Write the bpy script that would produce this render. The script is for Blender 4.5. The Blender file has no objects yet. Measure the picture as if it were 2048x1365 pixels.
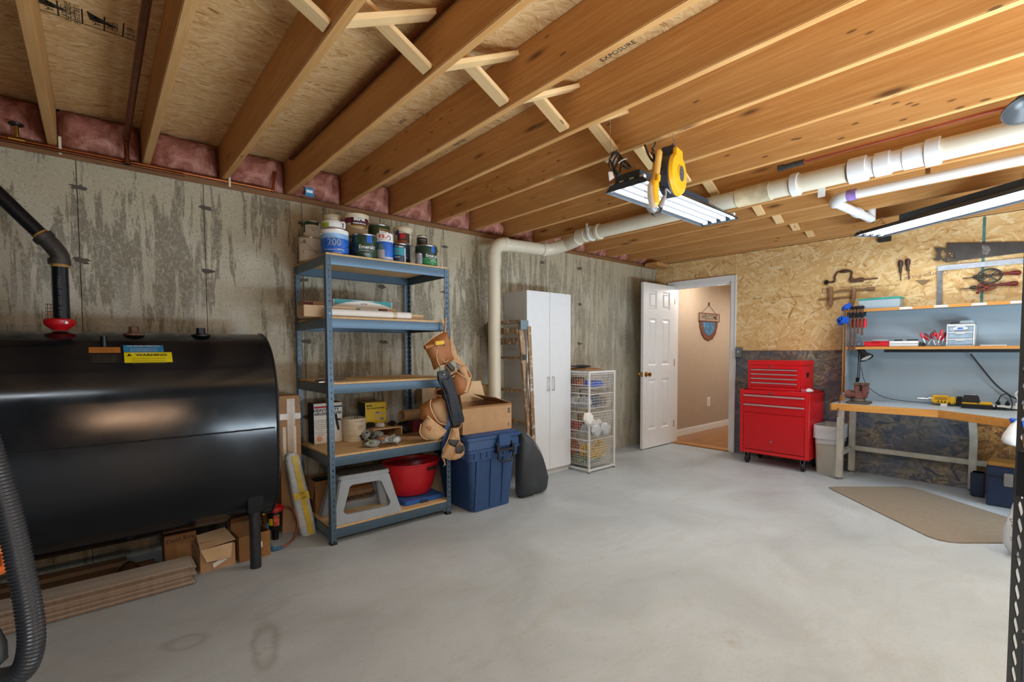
import bpy, bmesh, math, random
from math import sin, cos, pi, radians as R
from mathutils import Vector as V, Matrix
random.seed(7)
S = bpy.context.scene
COL = S.collection
# ------------------------------------------------------------------ camera, world, exposure
EYE = V((0, 0, 1.23))
F, PY0 = 961.96, 742.31
AX = [V((.75569112, -.6549115, -.00467494)), V((.03189251, .02966871, .99905087)), V((.6541512, .75512297, -.04330715))]
cam = bpy.data.cameras.new('camera'); co = bpy.data.objects.new('camera', cam); COL.objects.link(co)
cam.sensor_fit = 'HORIZONTAL'; cam.sensor_width = 36; cam.lens = F / 2048 * 36
cam.shift_y = (PY0 - 682.5) / 2048; cam.clip_start = .05
m3 = Matrix((AX[0], AX[1], -AX[2])).transposed()
co.matrix_world = Matrix.Translation(EYE) @ m3.to_4x4()
S.camera = co
w = bpy.data.worlds.new('world'); S.world = w; w.use_nodes = True
bg = w.node_tree.nodes['Background']; bg.inputs[0].default_value = (.82, .92, 1, 1); bg.inputs[1].default_value = .4
S.view_settings.view_transform = 'Standard'; S.view_settings.look = 'None'
S.view_settings.exposure = 0.28; S.view_settings.gamma = 1; S.view_settings.use_curve_mapping = False
TUBE = 3.           # strength of the fluorescent tubes

def lamp(kind, name, loc, energy, color=(1, 1, 1), size=.1, size_y=None, rot=(0, 0, 0), parent=None):
    l = bpy.data.lights.new(name, kind); l.energy = energy; l.color = color
    if kind == 'AREA':
        l.size = size
        if size_y: l.shape = 'RECTANGLE'; l.size_y = size_y
    elif kind == 'POINT': l.shadow_soft_size = size
    o = bpy.data.objects.new(name, l); COL.objects.link(o); o.location = loc; o.rotation_euler = rot
    o.parent = parent
    return o
# added unseen fill lamps, a warm lamp mirrored in the tank, and the hall's own ceiling lamp
lamp('AREA', 'fill_uplight', (1.9, -1.15, .30), 165, (.72, .87, 1), 1.5, 1.2, (R(180), 0, 0))  # added out of view to brighten joist undersides and deck
lamp('AREA', 'fill_uplight', (4.1, -1.25, .30), 170, (.72, .87, 1), 1.8, 1.2, (R(180), 0, 0))  # second added upward fill, for the far joists
lamp('AREA', 'rear_fill_light', (-.6, -1.1, 2.15), 48, (.82, .92, 1), 1.2, .5, (0, 0, 0))  # added general fill from above, not a fixture of the room
lamp('AREA', 'side_fill_light', (2.8, -1.3, 2.15), 16, (.82, .92, 1), 1.2, .5, (R(10), 0, 0))  # added weak fill out of view, no fixture here
lamp('AREA', 'warm_rear_lamp', (.37, -1.95, .72), 14, (1, .62, .38), .85, .28, (R(90), 0, 0))
lamp('POINT', 'hall_lamp', (6.35, 3.05, 2.05), 14, (1, .94, .85), .08)
lamp('AREA', 'hall_light', (7.6, 2.6, 2.15), 17, (1, .95, .88), .4, .4)

# ------------------------------------------------------------------ surveying: a pixel of the photograph on a known plane
def ray(x, y): return AX[0] * ((x - 1024) / F) + AX[1] * ((PY0 - y) / F) + AX[2]
def PX(x, y, c): v = ray(x, y); return EYE + v * (c / v.x)
def PY(x, y, c): v = ray(x, y); return EYE + v * (c / v.y)
def PZ(x, y, c): v = ray(x, y); return EYE + v * ((c - 1.23) / v.z)
def PD(x, y, d): return EYE + ray(x, y) * d

# ------------------------------------------------------------------ mesh builder
class MB:
    def __init__(s): s.v = []; s.f = []; s.bev = 0
    def add(s, vs, fs, M=None):
        n = len(s.v)
        s.v += [(M @ V(p)) if M else V(p) for p in vs]; s.f += [[i + n for i in f] for f in fs]; return s
    def box(s, x0, x1, y0, y1, z0, z1, M=None):
        return s.add([(x, y, z) for x in (x0, x1) for y in (y0, y1) for z in (z0, z1)],
                     [(0, 1, 3, 2), (4, 6, 7, 5), (0, 4, 5, 1), (2, 3, 7, 6), (0, 2, 6, 4), (1, 5, 7, 3)], M)
    def cbox(s, c, d, rot=(0, 0, 0), M=None):
        T = Matrix.Translation(V(c)) @ eul(rot)
        if M: T = M @ T
        return s.box(-d[0] / 2, d[0] / 2, -d[1] / 2, d[1] / 2, -d[2] / 2, d[2] / 2, T)
    def hexa(s, b, t): # two quads
        return s.add(list(b) + list(t), [(3, 2, 1, 0), (4, 5, 6, 7), (0, 1, 5, 4), (1, 2, 6, 5), (2, 3, 7, 6), (3, 0, 4, 7)])
    def bar(s, p, q, w, h, up=(0, 0, 1)):
        p = V(p); q = V(q); d = (q - p).normalized(); a = d.cross(V(up)).normalized(); b = a.cross(d)
        k = [(-w / 2, -h / 2), (w / 2, -h / 2), (w / 2, h / 2), (-w / 2, h / 2)]
        return s.hexa([p + a * i + b * j for i, j in k], [q + a * i + b * j for i, j in k])
    def tube(s, pts, r, n=8, closed=False, cap=True):
        pts = [V(p) for p in pts]; m = len(pts); rr = r if isinstance(r, (list, tuple)) else [r] * m
        d0 = (pts[1] - pts[0]).normalized(); a = d0.orthogonal().normalized(); vs = []
        for i, p in enumerate(pts):
            if closed: d = (pts[(i + 1) % m] - pts[i - 1]).normalized()
            elif i == 0: d = d0
            elif i == m - 1: d = (pts[-1] - pts[-2]).normalized()
            else: d = ((pts[i + 1] - p).normalized() + (p - pts[i - 1]).normalized()).normalized()
            a = (a - d * a.dot(d)).normalized(); b = d.cross(a)
            vs += [p + (a * cos(2 * pi * j / n) + b * sin(2 * pi * j / n)) * rr[i] for j in range(n)]
        fs = [(i % m * n + j, i % m * n + (j + 1) % n, (i + 1) % m * n + (j + 1) % n, (i + 1) % m * n + j) for i in range(m if closed else m - 1) for j in range(n)]
        if cap and not closed: fs += [tuple(range(n))[::-1], tuple((m - 1) * n + j for j in range(n))]
        return s.add(vs, fs)
    def cyl(s, p, q, r, r2=None, n=20): return s.tube([p, q], [r, r if r2 is None else r2], n)
    def lathe(s, prof, c=(0, 0, 0), n=24, M=None, sx=1, sy=1):
        vs = []; m = len(prof)
        for r, z in prof: vs += [(c[0] + r * sx * cos(2 * pi * j / n), c[1] + r * sy * sin(2 * pi * j / n), c[2] + z) for j in range(n)]
        fs = [(i * n + j, i * n + (j + 1) % n, (i + 1) * n + (j + 1) % n, (i + 1) * n + j) for i in range(m - 1) for j in range(n)]
        shut = prof[0] == prof[-1]
        if prof[0][0] > 1e-5 and not shut: fs.append(tuple(range(n))[::-1])
        if prof[-1][0] > 1e-5 and not shut: fs.append(tuple((m - 1) * n + j for j in range(n)))
        return s.add(vs, fs, M)
    def prism(s, poly, z0, z1, M=None):
        n = len(poly)
        return s.add([(x, y, z0) for x, y in poly] + [(x, y, z1) for x, y in poly],
                     [tuple(range(n))[::-1], tuple(range(n, 2 * n))] + [(i, (i + 1) % n, n + (i + 1) % n, n + i) for i in range(n)], M)
    def ell(s, c, r, n=16, m=10, M=None):
        prof = [(max(sin(pi * i / m), 1e-6 if 0 < i < m else 0), -cos(pi * i / m)) for i in range(m + 1)]
        T = Matrix.Translation(V(c)) @ Matrix.Diagonal((r[0], r[1], r[2], 1))
        if M: T = M @ T
        return s.lathe(prof, n=n, M=T)
    def grid(s, fn, nu, nv):
        return s.add([fn(i / nu, j / nv) for j in range(nv + 1) for i in range(nu + 1)],
                     [(j * (nu + 1) + i, j * (nu + 1) + i + 1, (j + 1) * (nu + 1) + i + 1, (j + 1) * (nu + 1) + i) for j in range(nv) for i in range(nu)])
    def frame(s, x0, x1, z0, z1, w, y0, y1, M=None):
        s.box(x0, x0 + w, y0, y1, z0, z1, M); s.box(x1 - w, x1, y0, y1, z0, z1, M)
        s.box(x0 + w, x1 - w, y0, y1, z0, z0 + w, M); return s.box(x0 + w, x1 - w, y0, y1, z1 - w, z1, M)

def eul(r): return Matrix.Rotation(r[2], 4, 'Z') @ Matrix.Rotation(r[1], 4, 'Y') @ Matrix.Rotation(r[0], 4, 'X')
def arc(c, r, a0, a1, n, ax=0, k=0): # arc in the plane normal to axis ax
    o = []
    for i in range(n + 1):
        a = a0 + (a1 - a0) * i / n; u, v = r * cos(a), r * sin(a)
        o.append(V(c) + V([(k, u, v), (u, k, v), (u, v, k)][ax]))
    return o
def spline(pts, k=8):
    pts = [V(p) for p in pts]; o = []
    P = [2 * pts[0] - pts[1]] + pts + [2 * pts[-1] - pts[-2]]
    for i in range(1, len(P) - 2):
        for j in range(k):
            t = j / k; a, b, c, d = P[i - 1:i + 3]
            o.append(.5 * ((2 * b) + (c - a) * t + (2 * a - 5 * b + 4 * c - d) * t * t + (3 * b - a - 3 * c + d) * t ** 3))
    o.append(pts[-1]); return o

def mesh(mb, name, mat, smooth=35, bev=0, weld=True):
    me = bpy.data.meshes.new(name); me.from_pydata(mb.v, [], mb.f)
    bm = bmesh.new(); bm.from_mesh(me)
    if weld: bmesh.ops.remove_doubles(bm, verts=bm.verts, dist=1e-6)
    bmesh.ops.recalc_face_normals(bm, faces=bm.faces)
    if bev:
        es = [e for e in bm.edges if len(e.link_faces) == 2 and e.calc_face_angle(0) > .6]
        try: bmesh.ops.bevel(bm, geom=es, offset=bev, segments=2, affect='EDGES', clamp_overlap=True)
        except Exception: pass
    bm.to_mesh(me); bm.free()
    if smooth: me.shade_smooth(); me.set_sharp_from_angle(angle=R(smooth))
    if mat: me.materials.append(mat)
    return me
def part(name, mb, mat, parent=None, world=False, smooth=35, bev=0, label=None):
    if world and parent is not None:
        I = wm(parent).inverted(); mb.v = [I @ p for p in mb.v]
    o = bpy.data.objects.new(name, mesh(mb, name, mat, smooth, bev)); COL.objects.link(o)
    if parent: o.parent = parent
    if label: o['label'] = label
    return o
def wm(o):
    M = Matrix.Translation(o.location) @ o.rotation_euler.to_matrix().to_4x4()
    return wm(o.parent) @ M if o.parent else M
def tag(o, label, cat, group=None, kind=None):
    o['label'] = label; o['category'] = cat
    if group: o['group'] = group
    if kind: o['kind'] = kind
    return o
def thing(name, label, cat, loc=(0, 0, 0), rz=0, group=None, rot=None):
    o = bpy.data.objects.new(name, None); COL.objects.link(o); o.location = loc
    o.rotation_euler = rot or (0, 0, rz); o.empty_display_size = .1
    return tag(o, label, cat, group)
def struct(name, loc=(0, 0, 0)):
    o = bpy.data.objects.new(name, None); COL.objects.link(o); o.location = loc; o['kind'] = 'structure'; return o
def bits(name, boxes, m, parent, bev=0):
    for b in boxes: part(name, MB().box(*b), m, parent, bev=bev)
def dup(o, loc=None, rz=None, label=None, parent=None):
    c = o.copy(); COL.objects.link(c)
    if parent: c.parent = parent
    if loc is not None: c.location = loc
    if rz is not None: c.rotation_euler = (0, 0, rz)
    if label: c['label'] = label
    for ch in list(o.children): dup(ch, parent=c)
    return c
_tc = {}
def text_verts(body, size, thick=0):
    cu = bpy.data.curves.new('t', 'FONT'); cu.body = body; cu.size = size; cu.align_x = 'CENTER'; cu.align_y = 'CENTER'; cu.offset = thick; cu.resolution_u = 2
    ob = bpy.data.objects.new('t', cu); me = bpy.data.meshes.new_from_object(ob)
    vs = [v.co.copy() for v in me.vertices]; fs = [tuple(p.vertices) for p in me.polygons]
    bpy.data.objects.remove(ob); bpy.data.curves.remove(cu); bpy.data.meshes.remove(me)
    return vs, fs
def text(body, size, mat, parent, o, u, v, name='lettering', sx=1, thick=0, world=True):
    """flat print: origin o, reading direction u, up v"""
    vs, fs = text_verts(body, size, thick); u = V(u).normalized(); v = V(v).normalized(); n = u.cross(v)
    mb = MB(); mb.add([V(o) + u * p.x * sx + v * p.y for p in vs], fs)
    return part(name, mb, mat, parent, world, smooth=0)
def text_cyl(body, size, mat, parent, c, r, a, z, sx=1, thick=0):
    vs, fs = text_verts(body, size, thick); mb = MB()
    mb.add([(c[0] + r * cos(a + p.x * sx / r), c[1] + r * sin(a + p.x * sx / r), z + p.y) for p in vs], fs)
    return part('lettering', mb, mat, parent, smooth=0)
def patch_cyl(mb, c, r, a0, a1, z0, z1, n=8, th=0):
    k = [(a0 + (a1 - a0) * i / n) for i in range(n + 1)]
    for i in range(n):
        p = [(c[0] + r * cos(k[j]), c[1] + r * sin(k[j]), z) for j, z in ((i, z0), (i + 1, z0), (i + 1, z1), (i, z1))]
        mb.add(p, [(0, 1, 2, 3)])
    return mb

# ------------------------------------------------------------------ materials
def lin(h):
    if isinstance(h, str):
        h = h.lstrip('#'); h = [int(h[i:i + 2], 16) / 255 for i in (0, 2, 4)]
        return tuple(c / 12.92 if c <= .04045 else ((c + .055) / 1.055) ** 2.4 for c in h)
    return tuple(h)
class NT:
    def __init__(s, name):
        s.m = bpy.data.materials.new(name); s.m.use_nodes = True; s.t = s.m.node_tree
        s.b = s.t.nodes['Principled BSDF']; s.L = s.t.links.new
    def n(s, k, **kw):
        o = s.t.nodes.new(k)
        for a, b in kw.items(): setattr(o, a, b)
        return o
    def i(s, node, key, val):
        if isinstance(val, bpy.types.NodeSocket): s.L(val, node.inputs[key])
        elif val is not None:
            if node.inputs[key].type == 'RGBA' and len(val) == 3: val = (*val, 1)
            node.inputs[key].default_value = val
        return node
    def math(s, op, a, b=None, clamp=False):
        o = s.n('ShaderNodeMath', operation=op, use_clamp=clamp); s.i(o, 0, a)
        if b is not None: s.i(o, 1, b)
        return o.outputs[0]
    def coord(s, kind='Object', scale=(1, 1, 1), rot=(0, 0, 0), loc=(0, 0, 0), vec=None):
        if vec is None: vec = s.n('ShaderNodeTexCoord').outputs[kind]
        mp = s.n('ShaderNodeMapping'); s.i(mp, 0, vec); mp.inputs['Scale'].default_value = scale
        mp.inputs['Rotation'].default_value = rot; mp.inputs['Location'].default_value = loc
        return mp.outputs[0]
    def noise(s, vec, scale=5, detail=3, rough=.5, dist=0):
        o = s.n('ShaderNodeTexNoise'); s.i(o, 'Vector', vec); o.inputs['Scale'].default_value = scale
        o.inputs['Detail'].default_value = detail; o.inputs['Roughness'].default_value = rough; o.inputs['Distortion'].default_value = dist
        return o.outputs[0]
    def vor(s, vec, scale=5, feature='F1', out='Distance', rnd=1):
        o = s.n('ShaderNodeTexVoronoi', feature=feature); s.i(o, 'Vector', vec); o.inputs['Scale'].default_value = scale
        o.inputs['Randomness'].default_value = rnd
        return o.outputs[out]
    def ramp(s, fac, stops, interp='LINEAR'):
        o = s.n('ShaderNodeValToRGB'); s.i(o, 0, fac); cr = o.color_ramp; cr.interpolation = interp
        while len(cr.elements) < len(stops): cr.elements.new(1)
        for e, (p, c) in zip(cr.elements, stops):
            e.position = p; c = lin(c) if isinstance(c, (str, tuple)) else (c, c, c); e.color = (*c, 1)
        return o.outputs[0]
    def val(s, fac, stops):
        return s.ramp(fac, [(p, (c, c, c)) for p, c in stops])
    def mix(s, fac, a, b, mode='MIX'):
        o = s.n('ShaderNodeMix', data_type='RGBA', blend_type=mode); s.i(o, 0, fac)
        s.i(o, 6, lin(a) if isinstance(a, str) else a); s.i(o, 7, lin(b) if isinstance(b, str) else b); return o.outputs[2]
    def bump(s, h, strength=.3, dist=.01):
        o = s.n('ShaderNodeBump'); s.i(o, 'Height', h); o.inputs['Strength'].default_value = strength; o.inputs['Distance'].default_value = dist
        s.L(o.outputs[0], s.b.inputs['Normal'])
    def out(s, col=None, rough=.6, metal=0, spec=None):
        s.i(s.b, 'Base Color', lin(col) if isinstance(col, str) else col); s.i(s.b, 'Roughness', rough); s.i(s.b, 'Metallic', metal)
        if spec is not None: s.b.inputs['Specular IOR Level'].default_value = spec
        return s.m
_mats = {}
def mat(name, col, rough=.5, metal=0, var=.12, scale=12, bump=0, spec=None, alpha=1, trans=0, rvar=0):
    if name in _mats: return _mats[name]
    t = NT(name); c = lin(col); vec = t.coord()
    f = t.noise(vec, scale, 4, .6)
    if var:
        d = tuple(x * (1 - var) for x in c); l = tuple(min(1, x * (1 + var)) for x in c)
        cc = t.mix(t.val(f, [(.3, 0.), (.7, 1.)]), (*d, 1), (*l, 1))
    else: cc = (*c, 1)
    if bump: t.bump(t.noise(vec, scale * 5, 3), bump, .003)
    rr = rough
    if rvar: rr = t.val(f, [(.3, rough - rvar), (.7, rough + rvar)])
    t.out(cc, rr, metal, spec)
    if alpha < 1: t.b.inputs['Alpha'].default_value = alpha
    if trans: t.b.inputs['Transmission Weight'].default_value = trans
    _mats[name] = t.m; return t.m
def emit(name, col, strength):
    t = NT(name); t.out((0, 0, 0, 1)); t.b.inputs['Emission Color'].default_value = (*lin(col), 1); t.b.inputs['Emission Strength'].default_value = strength
    return t.m

def wood(name, dark, mid, light, axis='y', knots=True, rough=.6, grain=1.0):
    """sawn softwood, grain along the given object axis, random offset for every board"""
    t = NT(name); oi = t.n('ShaderNodeObjectInfo'); tc = t.n('ShaderNodeTexCoord').outputs['Object']
    off = t.n('ShaderNodeVectorMath', operation='SCALE'); t.i(off, 0, (37.1, 17.3, 53.7)); t.i(off, 'Scale', oi.outputs['Random'])
    ad = t.n('ShaderNodeVectorMath', operation='ADD'); t.i(ad, 0, tc); t.i(ad, 1, off.outputs[0]); p = ad.outputs[0]
    i = 'xyz'.index(axis)
    sc = [22 * grain] * 3; sc[i] = .9 * grain; ks = [13.] * 3; ks[i] = 3.0
    g = t.noise(t.coord(vec=p, scale=sc), 2.2, 5, .6, 1.2)
    b = t.noise(t.coord(vec=p, scale=[3 if k != i else .5 for k in range(3)]), 1.5, 2)
    c = t.ramp(g, [(.25, dark), (.5, mid), (.75, light)])
    c = t.mix(t.val(b, [(.3, 0.), (.7, .45)]), c, light)
    c = t.mix(t.math('MULTIPLY', oi.outputs['Random'], .3), c, dark)
    if knots:
        kv = t.coord(vec=p, scale=ks); d = t.vor(kv, .8); rc = t.vor(kv, .8, out='Color')
        sep = t.n('ShaderNodeSeparateColor'); t.i(sep, 0, rc)
        on = t.math('GREATER_THAN', sep.outputs[0], .5)
        k = t.math('MULTIPLY', t.val(d, [(.07, 1.), (.15, .35), (.22, 0.)]), on)
        c = t.mix(t.math('MULTIPLY', k, .8), c, '#4a2a12')
        kv2 = t.coord(vec=p, scale=[34. if k != i else 9. for k in range(3)]); d2 = t.vor(kv2, .8); s2 = t.n('ShaderNodeSeparateColor'); t.i(s2, 0, t.vor(kv2, .8, out='Color'))
        c = t.mix(t.math('MULTIPLY', t.math('MULTIPLY', t.val(d2, [(.10, 1.), (.17, 0.)]), t.math('GREATER_THAN', s2.outputs[0], .86)), .75), c, '#53301a')
    t.bump(g, .12, .002)
    t.out(c, rough); return t.m

def osb(name, plane, cols, ang=0., tint=None, dens=1.0, rough=.65, spread=1.0, aspect=5.0):
    """oriented strand board: layers of long random flakes, the topmost picked by a random priority"""
    t = NT(name); tc = t.n('ShaderNodeTexCoord').outputs['Object']
    sp = t.n('ShaderNodeSeparateXYZ'); t.i(sp, 0, tc); cm = t.n('ShaderNodeCombineXYZ')
    for k, ax in enumerate(plane): t.i(cm, k, sp.outputs['XYZ'.index(ax)])
    uv = cm.outputs[0]
    wob = t.n('ShaderNodeTexNoise'); t.i(wob, 'Vector', uv); wob.inputs['Scale'].default_value = 9; wob.inputs['Detail'].default_value = 2
    sc = t.n('ShaderNodeVectorMath', operation='SCALE'); t.i(sc, 0, wob.outputs['Color']); sc.inputs['Scale'].default_value = .03
    ad = t.n('ShaderNodeVectorMath', operation='ADD'); t.i(ad, 0, uv); t.i(ad, 1, sc.outputs[0]); uv = ad.outputs[0]
    pri = None; val = None
    for k, a in enumerate((0, 28, -33, 70, -62, 12)):
        a = ang + a * spread
        v1 = t.coord(vec=uv, rot=(0, 0, R(a)), loc=(k * 3.7, k * 1.9, 0)); v2 = t.coord(vec=v1, scale=(7 * dens, 7 * aspect * dens, 1))
        c = t.vor(v2, 1.0 + .12 * k, out='Color')
        s2 = t.n('ShaderNodeSeparateColor'); t.i(s2, 0, c)
        grain = t.noise(t.coord(vec=v1, scale=(9, 160, 1)), 1, 2)
        vv = t.math('ADD', t.math('MULTIPLY', s2.outputs[1], .75), t.math('MULTIPLY', grain, .38))
        if pri is None: pri, val = s2.outputs[0], vv
        else:
            gt = t.math('GREATER_THAN', s2.outputs[0], pri)
            mx = t.n('ShaderNodeMix', data_type='FLOAT'); t.i(mx, 0, gt); t.i(mx, 2, val); t.i(mx, 3, vv); val = mx.outputs[0]
            pri = t.math('MAXIMUM', pri, s2.outputs[0])
    c = t.ramp(val, [(.12, cols[0]), (.22, cols[1]), (.5, cols[2]), (.75, cols[3]), (.98, cols[4])])
    spk = t.noise(t.coord(vec=uv, rot=(0, 0, R(ang)), scale=(14, 75, 1)), 1.0, 2)
    c = t.mix(t.val(spk, [(.66, 0.), (.74, .75)]), c, cols[0])
    if tint:
        bl = t.noise(uv, 3.2, 4, .65); c = t.mix(t.val(bl, [(.38, 0.), (.58, tint[1])]), c, tint[0])
        if len(tint) > 2:
            b2 = t.noise(t.coord(vec=uv, loc=(5, 9, 0)), 2.6, 4, .6); c = t.mix(t.val(b2, [(.45, 0.), (.62, tint[1])]), c, tint[2])
    t.bump(val, .35, .003); t.out(c, rough); return t.m
# ================================================================== THE SETTING
XW, YW, ZJ, ZD, ZC = 5.718, 3.645, 2.347, 2.580, 2.298     # far wall, left wall, joist underside, deck, top of concrete
def concrete_mat():
    t = NT('poured_concrete'); tc = t.n('ShaderNodeTexCoord').outputs['Object']
    sp = t.n('ShaderNodeSeparateXYZ'); t.i(sp, 0, tc); z = sp.outputs[2]; x = sp.outputs[0]
    n1 = t.noise(t.coord(vec=tc, scale=(1, 1, .7)), 2.1, 5, .6); c = t.ramp(n1, [(.3, '#a59d8a'), (.5, '#b9b19c'), (.7, '#cac2ae')])
    top = t.val(t.math('MULTIPLY', z, .4), [(.74, 0.), (.86, .8)])
    c = t.mix(top, c, '#b5a88c')
    # damp streaks running down
    st = t.noise(t.coord(vec=tc, scale=(21, 1, 2.4)), 1.0, 6, .62, .4)
    area = t.noise(t.coord(vec=tc, scale=(1.1, 1, .8)), 1.6, 2)
    zb = t.val(t.math('MULTIPLY', z, .4), [(.40, .05), (.62, .13), (.74, .14), (.84, .0), (.92, -.2)])
    zb2 = t.math('SUBTRACT', t.math('ADD', t.math('ADD', st, t.math('MULTIPLY', area, .55)), t.val(t.math('MULTIPLY', z, .4), [(.30, .02), (.60, .10), (.76, .09), (.90, 0.)])), .0)
    fade = t.val(t.math('MULTIPLY', x, .2), [(.55, 1.), (.95, .55)])
    k = t.math('MULTIPLY', t.val(zb2, [(.83, 0.), (.88, .85)]), fade)
    sm = t.noise(t.coord(vec=tc, scale=(60, 60, 34)), 1, 3, .6)
    k = t.math('MULTIPLY', k, t.val(sm, [(.36, .45), (.5, 1.)]))
    c = t.mix(t.math('MULTIPLY', k, .75), c, '#5f5847')
    # pale lime runs lower down
    st2 = t.noise(t.coord(vec=tc, scale=(8, 1, .55), loc=(7, 3, 1)), 1.0, 5, .6, .3)
    lowm = t.val(t.math('MULTIPLY', z, .4), [(.15, 1.), (.55, .9), (.70, .0)])
    k2 = t.math('MULTIPLY', t.val(st2, [(.52, 0.), (.62, .75)]), lowm)
    c = t.mix(k2, c, '#c4bfb2')
    st3 = t.noise(t.coord(vec=tc, scale=(2.4, 1, .9), loc=(1, 8, 4)), 1.0, 4, .6)
    c = t.mix(t.math('MULTIPLY', t.val(st3, [(.5, 0.), (.64, .6)]), lowm), c, '#6e6552')
    pit = t.vor(tc, 46); p2 = t.noise(tc, 95, 2)
    c = t.mix(t.math('MULTIPLY', t.val(pit, [(.10, .6), (.2, 0.)]), t.math('GREATER_THAN', n1, .5)), c, '#5b5344')
    c = t.mix(t.val(p2, [(.58, 0.), (.72, .4)]), c, '#d2cdc0')
    c = t.mix(t.val(p2, [(.27, .5), (.4, 0.)]), c, '#6c6556')
    t.bump(t.noise(tc, 38, 5, .7), .5, .004); t.out(c, .82, spec=.3); return t.m
def floor_mat():
    t = NT('sealed_concrete_floor'); tc = t.n('ShaderNodeTexCoord').outputs['Object']
    a = t.noise(tc, 1.3, 6, .62, .8); c = t.ramp(a, [(.28, '#a3aaaf'), (.5, '#b1b9be'), (.72, '#bdc5cb')])
    b = t.noise(t.coord(vec=tc, scale=(1, 2.6, 1), rot=(0, 0, .5)), 2.2, 5, .65, 1.5); c = t.mix(t.val(b, [(.5, 0.), (.75, .3)]), c, '#a09886')
    s = t.noise(t.coord(vec=tc, loc=(3, 1, 0)), 3.3, 4, .7); c = t.mix(t.val(s, [(.66, 0.), (.76, .4)]), c, '#99876a')
    d = t.noise(tc, 60, 3, .6); c = t.mix(t.val(d, [(.3, .22), (.45, 0.)]), c, '#8f8a7d')
    sp = t.vor(tc, 5.5); c = t.mix(t.val(sp, [(.012, .7), (.02, 0.)]), c, '#5a4a38')
    # worn water mark left by something that stood on the floor
    for (cx, cy, rot, sx, sy, r, w, al) in ((.25, 2.41, .3, 1, 1.5, .075, .03, .30), (.50, 2.17, .27, 1, .28, .042, .022, .36), (.60, 2.45, 1.1, 1, .5, .03, .03, .16)):
        lx_ = -(cx * cos(rot) - cy * sin(rot)); ly_ = -(cx * sin(rot) + cy * cos(rot))
        v1 = t.coord(vec=tc, rot=(0, 0, rot), loc=(lx_, ly_, 0)); v2 = t.coord(vec=v1, scale=(sx, sy, 1))
        vm = t.n('ShaderNodeVectorMath', operation='LENGTH'); t.i(vm, 0, v2)
        dd = t.math('ADD', vm.outputs['Value'], t.math('MULTIPLY', t.math('SUBTRACT', t.noise(tc, 11, 3), .5), .05))
        e = t.math('ABSOLUTE', t.math('SUBTRACT', dd, r)); c = t.mix(t.val(e, [(0, al), (w, 0.)]), c, '#7b6c58')
    t.bump(t.noise(tc, 30, 4, .7), .12, .003); t.out(c, t.val(a, [(.3, .42), (.7, .6)]), spec=.35); return t.m
M_conc = concrete_mat(); M_floor = floor_mat()
OSBC = ['#90602f', '#d3a668', '#dfb578', '#e7c48a', '#f0d5a4']
M_osb = osb('strand_board_wall', 'YZ', OSBC, 0, spread=.95, aspect=5.5, dens=.85)
M_osb_blue = osb('strand_board_blue_stained', 'YZ', ['#332f2b', '#5d5952', '#7d7364', '#9a8b72', '#b09a76'], 0, tint=('#425a7c', .62, '#5d6165'), spread=1.0, aspect=5.5, dens=.85)
M_osb_brown = osb('strand_board_brown', 'YZ', ['#3d2410', '#74481f', '#99652f', '#b5803f', '#c99a58'], 0, tint=('#36342f', .55), spread=1.2, aspect=6)
M_deck = osb('strand_board_deck', 'XY', ['#7d5426', '#cda068', '#d8af78', '#e0bb86', '#e9c998'], 8, dens=1.6, spread=.55, aspect=5)
M_joist = wood('spruce_joist', '#ad7238', '#c18b4c', '#d6aa72', 'y')
M_brace = wood('spruce_brace', '#d0a468', '#dfb983', '#eacb9b', 'x', knots=True)
M_sill = wood('sill_wood', '#6b4423', '#7d5530', '#926741', 'x')
M_ink = mat('stamp_ink', '#2b2117', .8, var=0)
M_hallwall = mat('hall_paint', '#b19e8a', .7, var=.03)
M_white = mat('white_trim_paint', '#e6e5e2', .38, var=.03)
M_dark = mat('dark_gap', '#17130f', .9, var=0)

fl = struct('floor'); part('slab', MB().box(-1.7, XW + .13, -2.1, YW, -.12, 0), M_floor, fl)
wl = struct('wall_left')
part('backing', MB().box(-1.85, 9, YW + .012, YW + .25, -.1, ZC), M_dark, wl)
xs = [-.047 + .603 * k for k in range(-3, 10)] + [XW + .0]
for a, b in zip(xs, xs[1:]):
    part('panel', MB().box(a + .0015, b - .0015, YW, YW + .02, 0, ZC - .001), M_conc, wl, smooth=0, bev=.0015)
M_tie = mat('tie_patch', '#5d574b', .9, var=.35, scale=80, bump=1)
def rough_blob(c, r, seed, n=14):
    rnd = random.Random(seed); mb = MB(); vs = [V(c) + V((0, -.004, 0))]
    for i in range(n):
        a = 2 * pi * i / n; k = r * rnd.uniform(.5, 1.2); vs.append(V(c) + V((k * 1.5 * cos(a), .0, k * .6 * sin(a))))
    mb.add(vs, [(0, i + 1, (i + 1) % n + 1) for i in range(n)]); return mb
for k, x in enumerate(xs[2:11]):
    for j, z in enumerate((2.15, 1.745, 1.30, .75)):
        part('tie_patch', rough_blob((x + .008, YW + .0005, z), .035, k * 9 + j), M_tie, wl)
tr = struct('trim_1'); part('sill_plate', MB().box(-1.8, XW, YW - .0, YW + .20, ZC, ZJ - .012), M_sill, tr, bev=.002)
part('block', MB().box(5.42, 5.68, 3.44, 3.62, ZC - .0, ZC + .045), M_joist, tr, bev=.002)

M_dry = mat('grey_block_wall', '#454442', .9, var=.08, scale=3)
wr = struct('wall_right'); part('blockwork', MB().box(-1.85, XW + .1, -2.25, -2.1, 0, ZD), M_dry, wr)
wb = struct('wall_back'); part('blockwork', MB().box(-1.85, -1.7, -2.1, YW, 0, ZD), M_dry, wb)
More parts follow.
